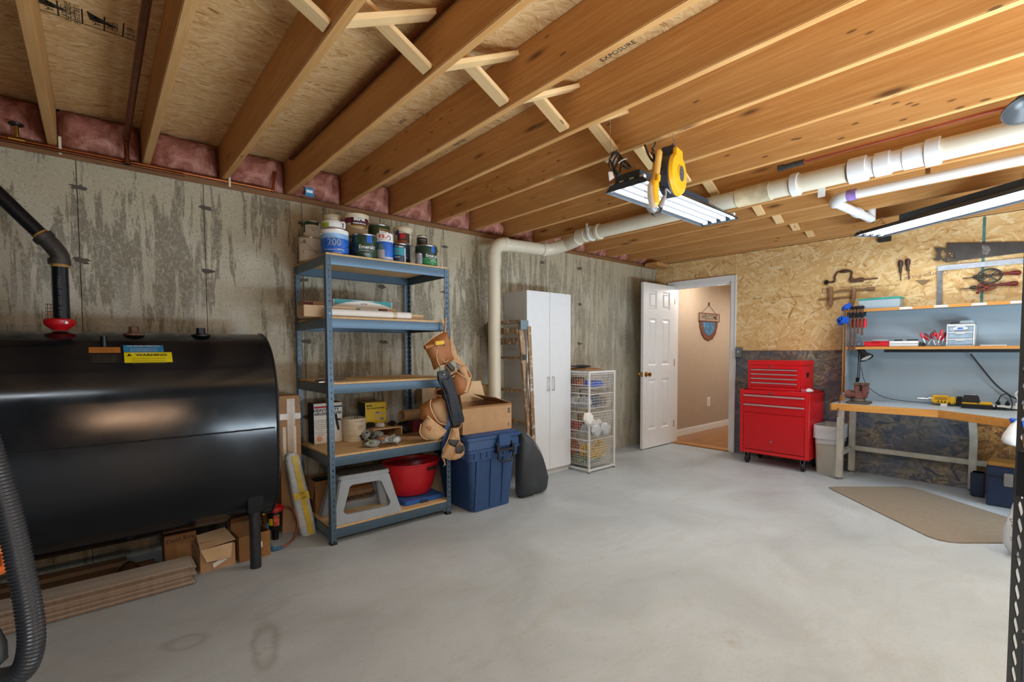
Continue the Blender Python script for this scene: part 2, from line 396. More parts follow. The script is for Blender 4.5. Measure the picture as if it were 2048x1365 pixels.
# floor deck overhead, joists, cross bridging, printed stamps
ce = struct('ceiling')
for i, x0 in enumerate((-.56 - 1.2, .68, 3.12, 5.55)):
    for y0 in (-2.78, -1.56, -.34, .88, 2.10, 3.32):
        o = (i % 2) * 0
        part('deck_panel', MB().box(x0 + .002, min(x0 + 2.438, 5.95), y0 + .0015, min(y0 + 1.2185, 3.9), ZD, ZD + .018), M_deck, ce, smooth=0)
JX = [-.12 + .4064 * k for k in range(-4, 15)]
jm = None
for k, xr in enumerate(JX):
    if xr > 5.7: continue
    if jm is None: jm = mesh(MB().box(-.038, 0, -2.1, 3.86, ZJ, ZD), 'joist', M_joist, bev=.003)
    o = bpy.data.objects.new('joist', jm); COL.objects.link(o); o.location = (xr, 0, 0); o.parent = ce
part('joist', MB().box(XW - .05, XW - .012, -2.1, 3.64, ZJ, ZD), M_joist, ce, bev=.003)
part('rim_board', MB().box(-1.8, 6, 3.861, 3.9, ZC + .04, ZD), M_sill, ce)
bmA = bmB = None
for k, xr in enumerate(JX[:-1]):
    if xr > 5.3 or xr < -1.5: continue
    for yb in (1.70,):
        a = (xr + .001, yb + .035, ZD - .028); b = (xr + .3664, yb + .035, ZJ + .022)
        for (p, q, dy) in ((a, b, 0), ((a[0], yb - .035, b[2]), (b[0], yb - .035, a[2]), 1)):
            mb = MB(); u = (V(q) - V(p)).normalized(); w_ = V((0, 1, 0)); n = u.cross(w_)
            L = (V(q) - V(p)).length
            M = Matrix((u, w_, n)).transposed().to_4x4()
            o = part('brace', MB().box(0, L, -.032, .032, -.01, .01), M_brace, ce, bev=.002)
            o.rotation_euler = M.to_euler(); o.location = p
# printed stamps on the deck (all above the joist bays, z just under the board)
def deck_stamp(pts_origin, u, v, lines, size, tri=False):
    n = V((0, 0, 1))
    for i, (txt, du, dv, s) in enumerate(lines):
        text(txt, s, M_ink, ce, V(pts_origin) + V(u) * du + V(v) * dv, u, v, name='stamp')
P0 = PZ(45, 8, ZD - .001); P1 = PZ(290, 88, ZD - .001); U = (P1 - P0); U.z = 0; LU = U.length; U.normalize(); W_ = V((U.y, -U.x, 0))
mbs = MB(); mbs.bar(P0, P1, .0004, .004, up=(W_.x, W_.y, 0))
for fr in (.27, .46, .64, .80, .93): mbs.bar(P0 + U * LU * fr, P0 + U * LU * fr - W_ * -.11, .0004, .005, up=U)
for fr in (.13, .52):
    c = P0 + U * LU * fr + W_ * .05; mbs.add([c, c + U * .09, c - U * .01 + W_ * .06], [(0, 1, 2)])
part('stamp', mbs, M_ink, ce, smooth=0)
Uv, Vv = -W_, U
for fr, txt in ((.20, 'APA'), (.31, 'RATED'), (.345, 'SHEATHING'), (.38, 'STURD-I'), (.415, 'EXPOSURE 1'), (.57, 'APA'), (.68, '24/16'), (.725, 'SIZED'), (.86, '7/16'), (.965, 'PRP-108')):
    text(txt, .026 if len(txt) > 4 else .04, M_ink, ce, P0 + U * LU * fr + W_ * .055, (W_.x, W_.y, 0), (-U.x, -U.y, 0) if False else (U.x, U.y, 0), name='stamp')
for (px, py, t_) in ((805, 243, 'APA'), (920, 285, 'RATED'), (1235, 103, 'EXPOSURE')):
    c = PZ(px, py, ZD - .001); text(t_, .04, M_ink, ce, c, (0, -1, 0), (-1, 0, 0), name='stamp')

# far wall: strand board sheets with a door opening
wf = struct('wall_far')
YD0, YD1, ZDO = 2.622, 3.396, 2.036
def sheet(y0, y1, z0, z1, m, name='panel'): return part(name, MB().box(XW, XW + .012, y0 + .002, y1 - .002, z0 + .002, z1 - .002), m, wf, smooth=0)
part('backing', MB().box(XW + .012, XW + .10, YD1, YW, 0, ZD).box(XW + .012, XW + .10, -2.1, YD0, 0, ZD).box(XW + .012, XW + .10, YD0, YD1, ZDO, ZD), M_dark, wf)
sheet(YD1, YW, 0, ZC, M_osb); sheet(2.589, YD1, ZDO, ZJ, M_osb)
sheet(YD1, YW, ZC, ZJ, M_osb)
sheet(.492, 2.589, 1.209, ZJ, M_osb); sheet(-2.1, .492, 1.209, ZJ, M_osb)
sheet(.50, YD0, 0, 1.209, M_osb_blue); sheet(-2.1, .50, 0, 1.209, M_osb_brown)
M_green = mat('teal_edge_paint', '#4f7d74', .7, var=.4, scale=30)
part('painted_edge', MB().box(XW - .0006, XW, .482, .502, 1.6, ZJ - .01), M_green, wf)
# writing stamped upside down on the sheet
c0 = PX(1850, 551, XW - .001)
text('Georgia-Pacific', .052, mat('faded_ink', '#8a6f4c', .8, var=0), wf, c0, (0, 1, -.08), (0, -.08, -1), name='stamp')
c1 = PX(1846, 562, XW - .001); part('stamp', MB().add([c1 + V((0, .06, .012)), c1 + V((0, -.06, .006)), c1 + V((0, 0, -.045))], [(0, 1, 2)]), mat('faded_ink', '#8a6f4c'), wf, smooth=0)
M_fi = mat('faint_ink', '#6d5028', .8, var=0)
for j, (px, py, tt, sz) in enumerate(((1712, 573, 'RATED SHEATHING', .03), (1700, 579, '24/16  7/16 INCH', .026), (1775, 571, 'EXPOSURE 1 SIZED', .022), (1740, 566, 'PS 2-92', .022), (1515, 597, 'PRP-108', .03), (1390, 551, 'T', .05), (1546, 606, 'APA', .03), (1588, 594, 'SIZED FOR SPACING', .02))):
    text(tt, sz, M_fi, wf, PX(px, py, XW - .001), (0, 1, 0), (0, 0, -1), name='stamp')
part('stamp', MB().frame(0, .05, 0, .045, .004, -.0005, 0, Matrix.Translation(PX(1655, 586, XW)) @ Matrix.Rotation(pi / 2, 4, 'Z')).frame(0, .06, 0, .05, .004, -.0005, 0, Matrix.Translation(PX(1400, 556, XW)) @ Matrix.Rotation(pi / 2, 4, 'Z')), M_fi, wf)

# door frame, casing, door leaf
t2 = struct('trim_2')
def casing(mb_args, M=M_white):
    part('casing', mb_args, M, t2, bev=.004)
X0 = XW
casing(MB().box(X0 - .018, X0 - .001, YD0 - .062, YD0 + .004, 0, ZDO + .066).box(X0 - .024, X0 - .018, YD0 - .062, YD0 - .045, 0, ZDO + .066))
casing(MB().box(X0 - .018, X0 - .001, YD0 + .004, YD1 - .004, ZDO - .004, ZDO + .066).box(X0 - .024, X0 - .018, YD0 + .004, YD1 - .004, ZDO + .05, ZDO + .066))
casing(MB().box(X0 - .018, X0 - .001, YD1 - .004, YD1 + .062, 0, ZDO + .066))
part('jamb', MB().box(X0, X0 + .115, YD0, YD0 + .018, 0, ZDO).box(X0, X0 + .115, YD1 - .018, YD1, 0, ZDO).box(X0, X0 + .115, YD0, YD1, ZDO - .018, ZDO), M_white, t2)
part('stop', MB().box(X0 + .04, X0 + .075, YD0 + .018, YD0 + .03, 0, ZDO - .018).box(X0 + .04, X0 + .075, YD0, YD1, ZDO - .03, ZDO - .018), M_white, t2)
part('threshold', MB().box(X0 - .03, X0 + .12, YD0 + .0, YD1, .0, .014), wood('oak_threshold', '#9a6430', '#b57c40', '#c8935a', 'y', knots=False, rough=.35), t2, bev=.004)
dl = struct('door_1', (XW - .008, YD1 - .02, .012))
DW, DH, DT = .70, 2.03, .035     # leaf swings open along -x
mb = MB()
xsn = [(-.70, -.588), (-.408, -.292), (-.112, 0)]; zr = [(0, .225), (.85, 1.02), (1.60, 1.715), (1.94, DH)]
for a, b in xsn: mb.box(a, b, -DT / 2, DT / 2, 0, DH)
for a, b in ((-.588, -.408), (-.292, -.112)):
    for c, d in zr: mb.box(a, b, -DT / 2, DT / 2, c, d)
part('leaf', mb, M_white, dl)
for a, b in ((-.588, -.408), (-.292, -.112)):
    for c, d in ((.225, .85), (1.02, 1.60), (1.715, 1.94)):
        p = MB().box(a, b, -DT / 2 + .010, DT / 2 - .010, c, d)
        for s in (-1, 1):
            y = s * (DT / 2 - .010); y2 = s * (DT / 2 - .002); i = .028; j = .048
            q = [(a + i, y, c + i), (b - i, y, c + i), (b - i, y, d - i), (a + i, y, d - i)]; q2 = [(a + j, y2, c + j), (b - j, y2, c + j), (b - j, y2, d - j), (a + j, y2, d - j)]
            p.hexa(q, q2)
            # ovolo slope round the opening
            o1 = [(a, s * DT / 2, c), (b, s * DT / 2, c), (b, s * DT / 2, d), (a, s * DT / 2, d)]; k = .014
            o2 = [(a + k, y, c + k), (b - k, y, c + k), (b - k, y, d - k), (a + k, y, d - k)]
            for e in range(4): p.add([o1[e], o1[(e + 1) % 4], o2[(e + 1) % 4], o2[e]], [(0, 1, 2, 3)])
        part('panel', p, M_white, dl, smooth=0)
M_brass = mat('brass', '#b98a3c', .25, 1, var=.08)
for s in (-1, 1):
    kn = MB(); T = Matrix.Translation((-.64, s * DT / 2, .914)) @ Matrix.Rotation(R(90) * (1 if s < 0 else -1), 4, 'X')
    kn.lathe([(.031, 0), (.030, .006), (.012, .010), (.010, .03), (.02, .038), (.027, .05), (.024, .062), (0, .068)], M=T)
    part('knob', kn, M_brass, dl)
part('latch_plate', MB().box(-.7015, -.700, -.013, .013, .885, .943), M_brass, dl)
for z in (.2, 1.0, 1.8): part('hinge', MB().box(-.002, .006, -DT / 2 - .004, -DT / 2 + .012, z, z + .09), M_brass, dl)
sb = thing('light_switch', 'grey metal light switch box on the strand board right of the doorway', 'switch', PX(1480, 705, XW))
part('box', MB().box(-.045, -.001, -.035, .035, -.057, .057), mat('galvanised', '#8d969b', .45, .7), sb, bev=.005)
part('toggle', MB().box(-.058, -.045, -.006, .006, -.004, .016), M_white, sb)

# hall beyond the door
M_oak = wood('oak_floor', '#7a4a25', '#936030', '#a57240', 'x', knots=False, rough=.28)
h = struct('floor_hall')
hm = mesh(MB().box(0, 3.6, 0, .0805, -.02, 0.004), 'plank', M_oak)
for k in range(15):
    o = bpy.data.objects.new('plank', hm); COL.objects.link(o); o.location = (X0 + .12, 2.36 + k * .0815, 0); o.parent = h
wh = struct('wall_hall')
part('plaster_side', MB().box(X0 + .10, 9.4, 3.553, 3.64, 0, 2.24), M_hallwall, wh)
part('plaster_right', MB().box(X0 + .10, 9.4, 2.30, 2.36, 0, 2.24), M_hallwall, wh)
part('plaster_end', MB().box(9.3, 9.4, 2.36, 3.553, 0, 2.24), M_hallwall, wh)
part('plaster_front', MB().box(X0 + .101, X0 + .115, YD1 + .001, 3.553, 0, 2.24).box(X0 + .101, X0 + .115, 2.36, YD0 - .001, 0, 2.24).box(X0 + .101, X0 + .115, YD0, YD1, ZDO, 2.24), M_hallwall, wh)
ch_ = struct('ceiling_hall'); part('plaster', MB().box(X0 + .10, 9.4, 2.30, 3.64, 2.22, 2.26), mat('hall_ceiling', '#cdbfae', .8, var=.02), ch_)
bb = struct('baseboard_hall'); part('board', MB().box(X0 + .12, 9.3, 3.540, 3.553, .004, .085).box(X0 + .12, 9.3, 3.545, 3.553, .085, .10), M_white, bb, bev=.002)
# insulation between the joists, at the rim
def ins_mat():
    t = NT('pink_insulation'); tc = t.n('ShaderNodeTexCoord').outputs['Object']
    a = t.noise(tc, 7, 6, .7, 1.2); c = t.ramp(a, [(.3, '#643a2e'), (.5, '#a56a5a'), (.7, '#cf9c8c')])
    b = t.noise(tc, 3, 3); c = t.mix(t.val(b, [(.42, .55), (.52, 0.)]), c, '#6a4230')
    t.bump(t.noise(tc, 26, 5, .7), .8, .01); t.out(c, .95, spec=.1); return t.m
M_ins = ins_mat()
noise_r = random.Random(3)
def batt(w_, d, hh, seed):
    from mathutils import noise as N
    def fn(u, v):
        x = u * w_; z = v * hh
        e = (max(0, 1 - abs(2 * u - 1) ** 5)) * (max(0, 1 - abs(2 * v - 1) ** 5))
        n = N.fractal(V((x * 9 + seed * 7, z * 9, seed)), 1, 2, 4)
        return V((x, -(.03 + e * (.085 + .035 * n)), z))
    mb = MB(); mb.grid(fn, 20, 14); mb.box(0, w_, -.03, d, 0, hh); return mb
xsj = [x for x in JX if x < 5.7]
ORD = 'first second third fourth fifth sixth seventh eighth ninth tenth eleventh twelfth thirteenth fourteenth fifteenth'.split()
FEAT = {0: ', crossed by the brass valve', 1: ', behind the two copper pipes', 2: ', above the oil tank', 3: ', where the copper line ends', 4: ', with the blue tag in front', 5: ', above the left paint cans', 6: ', above the right paint cans', 7: ', beyond the shelving unit', 8: ', left of the drain pipe elbow', 9: ', above the drain pipe elbow', 10: ', above the wardrobe', 13: ', nearest the far corner'}
for k, x in enumerate(xsj[3:-1]):
    wd = .4064 - .038 - .004
    o = part('insulation_batt', batt(wd, .10, ZD - ZJ + .008, k), M_ins)
    o.location = (x + .002, 3.74, ZJ - .010)
    tag(o, f'pink fibreglass batt in the {ORD[k]} rim bay from left' + FEAT.get(k, ''), 'insulation', 'pink insulation batts along the rim')
# ================================================================== shared object materials and shape helpers
M_tank = mat('tank_black', '#10151b', .16, .0, var=.25, scale=3, rvar=.05, spec=.4)
M_black = mat('black_plastic', '#17181a', .4, var=.1); M_blackm = mat('black_iron', '#1b1b1d', .38, .4, var=.2)
M_iron = mat('cast_iron', '#45423e', .5, .5, var=.25, scale=30, bump=.3)
M_steel = mat('bright_steel', '#b3b6b8', .28, 1, var=.1); M_rust = mat('rusty_steel', '#6b4d3b', .7, .4, var=.35, scale=40, bump=.3)
M_copper = mat('copper', '#9a5a35', .38, .9, var=.3, scale=6); M_coppern = mat('copper_new', '#c4745a', .3, .9, var=.12)
M_red = mat('red_paint', '#b5131c', .3, var=.06); M_redp = mat('red_plastic', '#c8202b', .35, var=.05)
M_yel = mat('yellow_plastic', '#e2b21c', .38, var=.06); M_blue = mat('blue_plastic', '#2f5fa6', .4, var=.08)
M_pvc = mat('aged_pvc', '#d8ceb8', .35, var=.06, scale=4); M_pvcw = mat('white_pvc', '#dedddb', .32, var=.04)
M_card = mat('cardboard', '#b08a64', .85, var=.1, scale=7, bump=.1); M_cardl = mat('pale_cardboard', '#c9ab87', .85, var=.07, scale=5)
M_cardd = mat('dark_cardboard', '#8d6238', .85, var=.15, scale=7); M_tape = mat('packing_tape', '#c9b59a', .2, var=.1, spec=.6)
M_slate = mat('slate_blue_steel', '#4f6475', .38, .35, var=.06, scale=6); M_pb = mat('particle_board', '#cba878', .75, var=.14, scale=60, bump=.15)
M_wh = mat('white_plastic', '#e3e2de', .35, var=.04); M_cream = mat('cream_plastic', '#d6c6a8', .45, var=.06); M_paper = mat('white_paper', '#e6e3dc', .8, var=.03)
M_gold = mat('gold_print', '#b8872e', .5, var=.05); M_bluep = mat('blue_label', '#1f62c4', .35, var=.2, scale=9); M_green = mat('dark_green_label', '#23402f', .35, var=.2, scale=9)
M_navy = mat('navy_label', '#27354a', .35, var=.3, scale=30); M_teal = mat('teal_label', '#2d8f96', .45, var=.1); M_maroon = mat('maroon_label', '#6c1f35', .5, var=.1)
M_inkk = mat('black_print', '#151515', .7, var=0); M_inkw = mat('white_print', '#f0efec', .6, var=0); M_inkr = mat('red_print', '#c01e22', .6, var=0); M_inkg = mat('grey_print', '#55524c', .7, var=0)
M_leather = mat('brown_leather', '#9a6030', .55, var=.22, scale=10, bump=.25); M_suede = mat('tan_suede', '#bf9870', .85, var=.15, scale=12, bump=.3); M_piping = mat('pale_leather_edge', '#dfb98c', .6, var=.08)
M_tote = mat('navy_tote', '#2b4a78', .36, var=.07); M_grey = mat('grey_plastic', '#98a0a8', .3, var=.05); M_greyd = mat('speckled_rubber', '#4a4641', .8, var=.35, scale=40)
M_wrap = mat('bubble_wrap', '#b8bcbe', .22, var=.12, scale=40, bump=.8, spec=.7)

def plane_y(px, Y): # pixel outline -> points in an upright plane parallel to the left wall
    return [PY(x, y, Y) for x, y in px]
def plane_x(px, X): return [PX(x, y, X) for x, y in px]
def cushion(mb, pts, n, th, bulge=.0, inset=.75):
    """outline pts swollen along n: back face flat, front domed"""
    n = V(n).normalized(); c = sum(pts, V()) / len(pts); k = len(pts)
    rim = [p + n * th for p in pts]; inn = [c + (p - c) * inset + n * (th + bulge) for p in pts]; in2 = [c + (p - c) * .4 + n * (th + bulge * 1.25) for p in pts]
    vs = list(pts) + rim + inn + in2 + [c + n * (th + bulge * 1.3)]
    fs = [tuple(range(k))[::-1]] + [(i, (i + 1) % k, k + (i + 1) % k, k + i) for i in range(k)]
    fs += [(k + i, k + (i + 1) % k, 2 * k + (i + 1) % k, 2 * k + i) for i in range(k)] + [(2 * k + i, 2 * k + (i + 1) % k, 3 * k + (i + 1) % k, 3 * k + i) for i in range(k)]
    fs += [(3 * k + i, 3 * k + (i + 1) % k, 4 * k) for i in range(k)]
    return mb.add(vs, fs)
def crumple(c, r, seed, amp=.3, n=14, m=9, z0=None, M=None):
    from mathutils import noise as N
    mb = MB(); mb.ell((0, 0, 0), (1, 1, 1), n, m); o = []
    for p in mb.v:
        q = V(p); k = 1 + amp * N.noise(q * 1.7 + V((seed * 3.1, seed, 0))) + amp * .6 * N.noise(q * 4.3 + V((seed, 0, seed)))
        q = V((c[0] + q.x * r[0] * k, c[1] + q.y * r[1] * k, c[2] + q.z * r[2] * k))
        if z0 is not None: q.z = max(q.z, z0)
        o.append(q)
    mb.v = o; return mb
def holed(mb, O, U, Vv, N, w, ch, n, rx, ry, th, cu=None, wob=0):
    U, Vv, N, O = V(U), V(Vv), V(N), V(O); cu = w / 2 if cu is None else cu
    for k in range(n):
        z0 = k * ch; outer = [(0, 0), (w / 2, 0), (w, 0), (w, ch / 2), (w, ch), (w / 2, ch), (0, ch), (0, ch / 2)]
        an = [225, 270, 315, 0, 45, 90, 135, 180]
        hole = [(cu + rx * cos(R(a)) * 1.15, ch / 2 + ry * sin(R(a)) + (wob if cos(R(a)) > 0 else -wob)) for a in an]
        f = [O + U * a + Vv * (b + z0) for a, b in outer] + [O + U * a + Vv * (b + z0) for a, b in hole]
        b_ = [p + N * th for p in f]
        fs = []
        for i in range(8):
            j = (i + 1) % 8
            fs += [(i, j, 8 + j, 8 + i), (16 + j, 16 + i, 24 + i, 24 + j), (8 + i, 8 + j, 24 + j, 24 + i)]
            if i not in (0, 1, 4, 5): fs.append((i, 16 + i, 16 + j, j))
        mb.add(f + b_, fs)
    return mb
def open_box(mb, x0, x1, y0, y1, z0, z1, t=.004):
    mb.box(x0, x1, y0, y1, z0, z0 + t); mb.box(x0, x1, y0, y0 + t, z0 + t, z1); mb.box(x0, x1, y1 - t, y1, z0 + t, z1)
    mb.box(x0, x0 + t, y0 + t, y1 - t, z0 + t, z1); return mb.box(x1 - t, x1, y0 + t, y1 - t, z0 + t, z1)
def carton(name, label, cat, x0, x1, y0, y1, z0, z1, m, group=None, rz=0, closed=True, tape=True, tape_m=None):
    cx, cy = (x0 + x1) / 2, (y0 + y1) / 2
    t = thing(name, label, cat, (cx, cy, z0), rz, group); w_, d, hh = x1 - x0, y1 - y0, z1 - z0
    mb = MB()
    if closed: mb.box(-w_ / 2, w_ / 2, -d / 2, d / 2, 0, hh)
    else: open_box(mb, -w_ / 2, w_ / 2, -d / 2, d / 2, 0, hh)
    part('body', mb, m, t, bev=.0015)
    if tape and closed:
        part('tape', MB().box(-w_ / 2 - .0006, w_ / 2 + .0006, -.025, .025, hh - .03, hh + .0006), tape_m or M_tape, t, bev=.0003)
    return t

# ================================================================== OIL TANK
T0 = thing('oil_tank', 'big black steel oil tank on legs along the concrete wall', 'tank', (0, 3.255, 0))
def obround(r, hh, n=16): # cross-section (y, z) about the middle
    return [(r * cos(a), hh + r * sin(a)) for a in [pi * i / n for i in range(n + 1)]] + [(r * cos(a), -hh + r * sin(a)) for a in [pi + pi * i / n for i in range(n + 1)]]
ZM, XE = .783, .768
pr = obround(.345, .207); mb = MB(); XS = [(-XE, 1), (XE, 1)]; k = len(pr)
rings = [(-XE - .05, .45), (-XE - .035, .75), (-XE - .012, .93), (-XE, .985), (-XE, 1), (XE, 1), (XE, .985), (XE + .012, .93), (XE + .035, .75), (XE + .05, .45)]
vs = []
for x, sc in rings: vs += [(x, y * sc, ZM + z * sc) for y, z in pr]
mb.add(vs, [(i * k + j, i * k + (j + 1) % k, (i + 1) * k + (j + 1) % k, (i + 1) * k + j) for i in range(len(rings) - 1) for j in range(k)] + [tuple(range(k)), tuple((len(rings) - 1) * k + j for j in range(k))])
part('shell', mb, M_tank, T0, smooth=40)
M_weld = mat('weld_bead', '#2a2b2e', .3, .5, var=.4, scale=60, bump=1)
rw = random.Random(5)
part('weld_seam', MB().tube([(-XE + i * .02, -.3465 + rw.uniform(-.0008, .0008), .80 + rw.uniform(-.001, .001)) for i in range(77)], .0045, 6), M_weld, T0)
part('rim_weld', MB().tube([(XE, y, ZM + z) for y, z in pr[:-1]], .006, 6, closed=True), M_weld, T0)
for x in (-.60, .655):
    for y in (-.262, .262):
        part('leg', MB().cyl((x, y, 0), (x, y, .42), .029, n=20), mat('grey_steel_pipe', '#3c3e42', .4, .6, var=.2, scale=30), T0)
        part('leg_bracket', MB().box(x - .04, x + .04, y - .042 if y < 0 else y - .03, y + .03 if y < 0 else y + .042, .325, .435), M_tank, T0, bev=.003)
def on_tank(x, y): return ZM + .207 + math.sqrt(max(0, .345 ** 2 - y * y))
for nm, x, y, r_ in (('plug', .156, -.10, .022), ('plug', .448, -.10, .022)):
    z = on_tank(x, y); p = MB(); p.lathe([(.045, -.006), (.045, .004), (.026, .006), (.026, .012)], (x, y, z), 20); p.lathe([(r_, .012), (r_, .038), (r_ * .8, .040)], (x, y, z), 6)
    part(nm, p, M_rust if x < .3 else M_blackm, T0, smooth=30)
part('nipple', MB().cyl((.034, -.205, on_tank(0, .205) - .02), (.034, -.215, on_tank(0, .205) + .04), .013, n=14), M_blackm, T0)
# stickers follow the curve of the shell
def sticker(x0, x1, a0, a1, m, name='sticker', lift=.0015, skew=0):
    mb = MB(); r = .345 + lift; zc = ZM + .207
    mb.grid(lambda u, v: V((x0 + (x1 - x0) * u, -r * cos(a0 + (a1 - a0) * v), zc + r * sin(a0 + (a1 - a0) * v) + skew * u)), 1, 8)
    return part(name, mb, m, T0, smooth=60)
def ang(z): return math.asin(max(-1, min(1, (z - ZM - .207) / .345)))
def stick_px(px0, px1, y0, y1, m, name='sticker', **kw):
    a = PY(px0, (y0 + y1) / 2, 2.95); b = PY(px1, (y0 + y1) / 2, 2.95); zt = PY(px0, y0, 2.95).z; zb = PY(px0, y1, 2.92).z
    sticker(a.x, b.x, ang(zb), ang(zt), m, name, **kw); return a, b, zt, zb
stick_px(177, 242, 695, 707, mat('brown_sticker', '#a5692c', .5, var=.1))
stick_px(178, 245, 708, 728, M_black, lift=.0012)
a, b, zt, zb = stick_px(248, 330, 691, 705, mat('blue_sticker', '#2b7fae', .4, var=.1))
a2, b2, zt2, zb2 = stick_px(249, 346, 706, 727, mat('yellow_sticker', '#d6c615', .4, var=.05), lift=.002)
def tank_text(body, size, m, x, z, th=0, sx=1):
    vs, fs = text_verts(body, size, th); mb = MB(); r = .345 + .0032; zc = ZM + .207; A = ang(z)
    mb.add([(x + p.x * sx, -r * cos(A + p.y / r), zc + r * sin(A + p.y / r)) for p in vs], fs); part('lettering', mb, m, T0, smooth=0)
xm = (a2.x + b2.x) / 2
tank_text('WARNING', .019, M_inkk, xm + .012, zt2 - .014, .0005, 1.35)
tank_text('A', .02, M_inkk, xm - .075, zt2 - .014, .0015, 1.0)
for j in range(3): tank_text('KEEP AWAY FROM HEAT AND OPEN FLAME', .008, mat('olive_print', '#7d6e10', .7, var=0), xm, zt2 - .032 - j * .011, 0, .85)
xm2 = (a.x + b.x) / 2
tank_text('FOR PROPER OPERATION', .014, M_inkw, xm2, zt - .006, 0, .8)
for j in range(3): tank_text('READ ALL INSTRUCTIONS BEFORE FILLING THIS TANK', .007, M_inkw, xm2, zt - .02 - j * .009, 0, .62)
for j in range(4): tank_text('OIL TANK  275 GAL  SERIAL', .009, M_inkg, PY(210, 715, 2.93).x, PY(210, 713 + j * 4, 2.93).z, 0, .8)
# fill pipe and float gauge
FP = thing('fill_pipe', 'black iron fill pipe rising from the tank and elbowing up to the left', 'pipe', (-.115, 3.20, 1.335))
part('riser', MB().cyl((0, 0, .045), (0, 0, .315), .031), mat('blue_black_pipe', '#161b22', .3, .4, var=.15), FP)
text('MADE IN USA  2 IN', .022, M_inkg, FP, (-.118, 3.168, 1.50), (0, 0, -1), (1, 0, 0))
for z in (.035, .305): part('thread', MB().cyl((0, 0, z), (0, 0, z + .014), .033), mat('yellow_sealant', '#a07a34', .6), FP)
e0 = V((0, 0, .33)); dr = V((-.62, 0, .76)).normalized(); eb = spline([e0, e0 + V((0, 0, .035)), e0 + V((-.028, 0, .082)), e0 + V((-.028, 0, .082)) + dr * .035], 6)
mb = MB().tube(eb, .037, 18); mb.cyl(e0 - V((0, 0, .012)), e0 + V((0, 0, .012)), .043); q = eb[-1]; mb.cyl(q - dr * .012, q + dr * .012, .043)
part('elbow', mb, M_iron, FP)
part('thread', MB().cyl(q + dr * .012, q + dr * .024, .033), _mats['yellow_sealant'], FP)
part('sloping_pipe', MB().cyl(q + dr * .024, q + dr * .62, .031), M_blackm, FP)
G = thing('tank_gauge', 'red cast fitting with clear float gauge at the foot of the fill pipe', 'gauge', (-.124, 3.20, 1.335))
part('body', MB().lathe([(.028, 0), (.03, .006), (.048, .02), (.056, .032), (.056, .05), (.05, .056), (.03, .056)], n=24, sx=1.05), M_red, G)
cage = MB()
for i in range(6):
    a_ = 2 * pi * i / 6; cage.tube([(-.035 + .012 * cos(a_), .012 * sin(a_), .056), (-.035 + .012 * cos(a_), .012 * sin(a_), .125)], .0012, 4)
for z in (.075, .09, .105, .125): cage.tube(arc((-.035, 0, z), .0125, 0, 2 * pi, 12, 2)[:-1], .001, 4, closed=True)
part('cage', cage, M_rust, G); part('float', MB().cyl((-.035, 0, .08), (-.035, 0, .088), .008), mat('amber', '#b06a20', .3), G)
part('bolt', MB().box(.02, .032, -.062, -.05, .03, .042), M_steel, G, bev=.002)

# ================================================================== SHELVING UNIT
LV = [1.826, 1.432, 1.017, .557, .098]; SX0, SX1, SY0, SY1 = 1.087, 1.990, 3.003, 3.612
SU = thing('shelving_unit', 'slate blue steel shelving unit with five particle board shelves', 'shelving', (SX0, SY0, 0))
for (x, sx) in ((0, 1), (SX1 - SX0, -1)):
    for (y, sy) in ((0, 1), (SY1 - SY0, -1)):
        mb = MB(); w_ = .036
        holed(mb, (x, y, 0), (sx, 0, 0), (0, 0, 1), (0, sy, 0), w_, .038, 48, .0042, .0065, .002, cu=.021, wob=.002)
        holed(mb, (x, y, 0), (0, sy, 0), (0, 0, 1), (sx, 0, 0), w_, .038, 48, .0042, .0065, .002, cu=.021, wob=.002)
        part('post', mb, M_slate, SU, smooth=0)
        part('foot', MB().box(min(x, x + sx * .038) - .002, max(x, x + sx * .038) + .002, min(y, y + sy * .038) - .002, max(y, y + sy * .038) + .002, 0, .012), M_black, SU)
W, D = SX1 - SX0, SY1 - SY0
for z in LV:
    for y, s in ((.003, 1), (D - .003, -1)):
        mb = MB(); b = [(.004, 0), (.004, -.058)]
        y1 = y + s * .016
        mb.box(.006, W - .006, min(y, y + s * .003), max(y, y + s * .003), z - .058, z); mb.box(.006, W - .006, min(y, y1), max(y, y1), z - .058, z - .055); mb.box(.006, W - .006, min(y, y1), max(y, y1), z - .003, z)
        part('beam', mb, M_slate, SU, bev=.001)
    for x, s in ((.003, 1), (W - .003, -1)):
        x1 = x + s * .016
        part('beam', MB().box(min(x, x + s * .003), max(x, x + s * .003), .006, D - .006, z - .058, z).box(min(x, x1), max(x, x1), .006, D - .006, z - .003, z), M_slate, SU, bev=.001)
    part('shelf_board', MB().box(.008, W - .008, .006, D - .006, z + .0005, z + .0135), M_pb, SU, bev=.001)
zs = [z + .014 for z in LV]

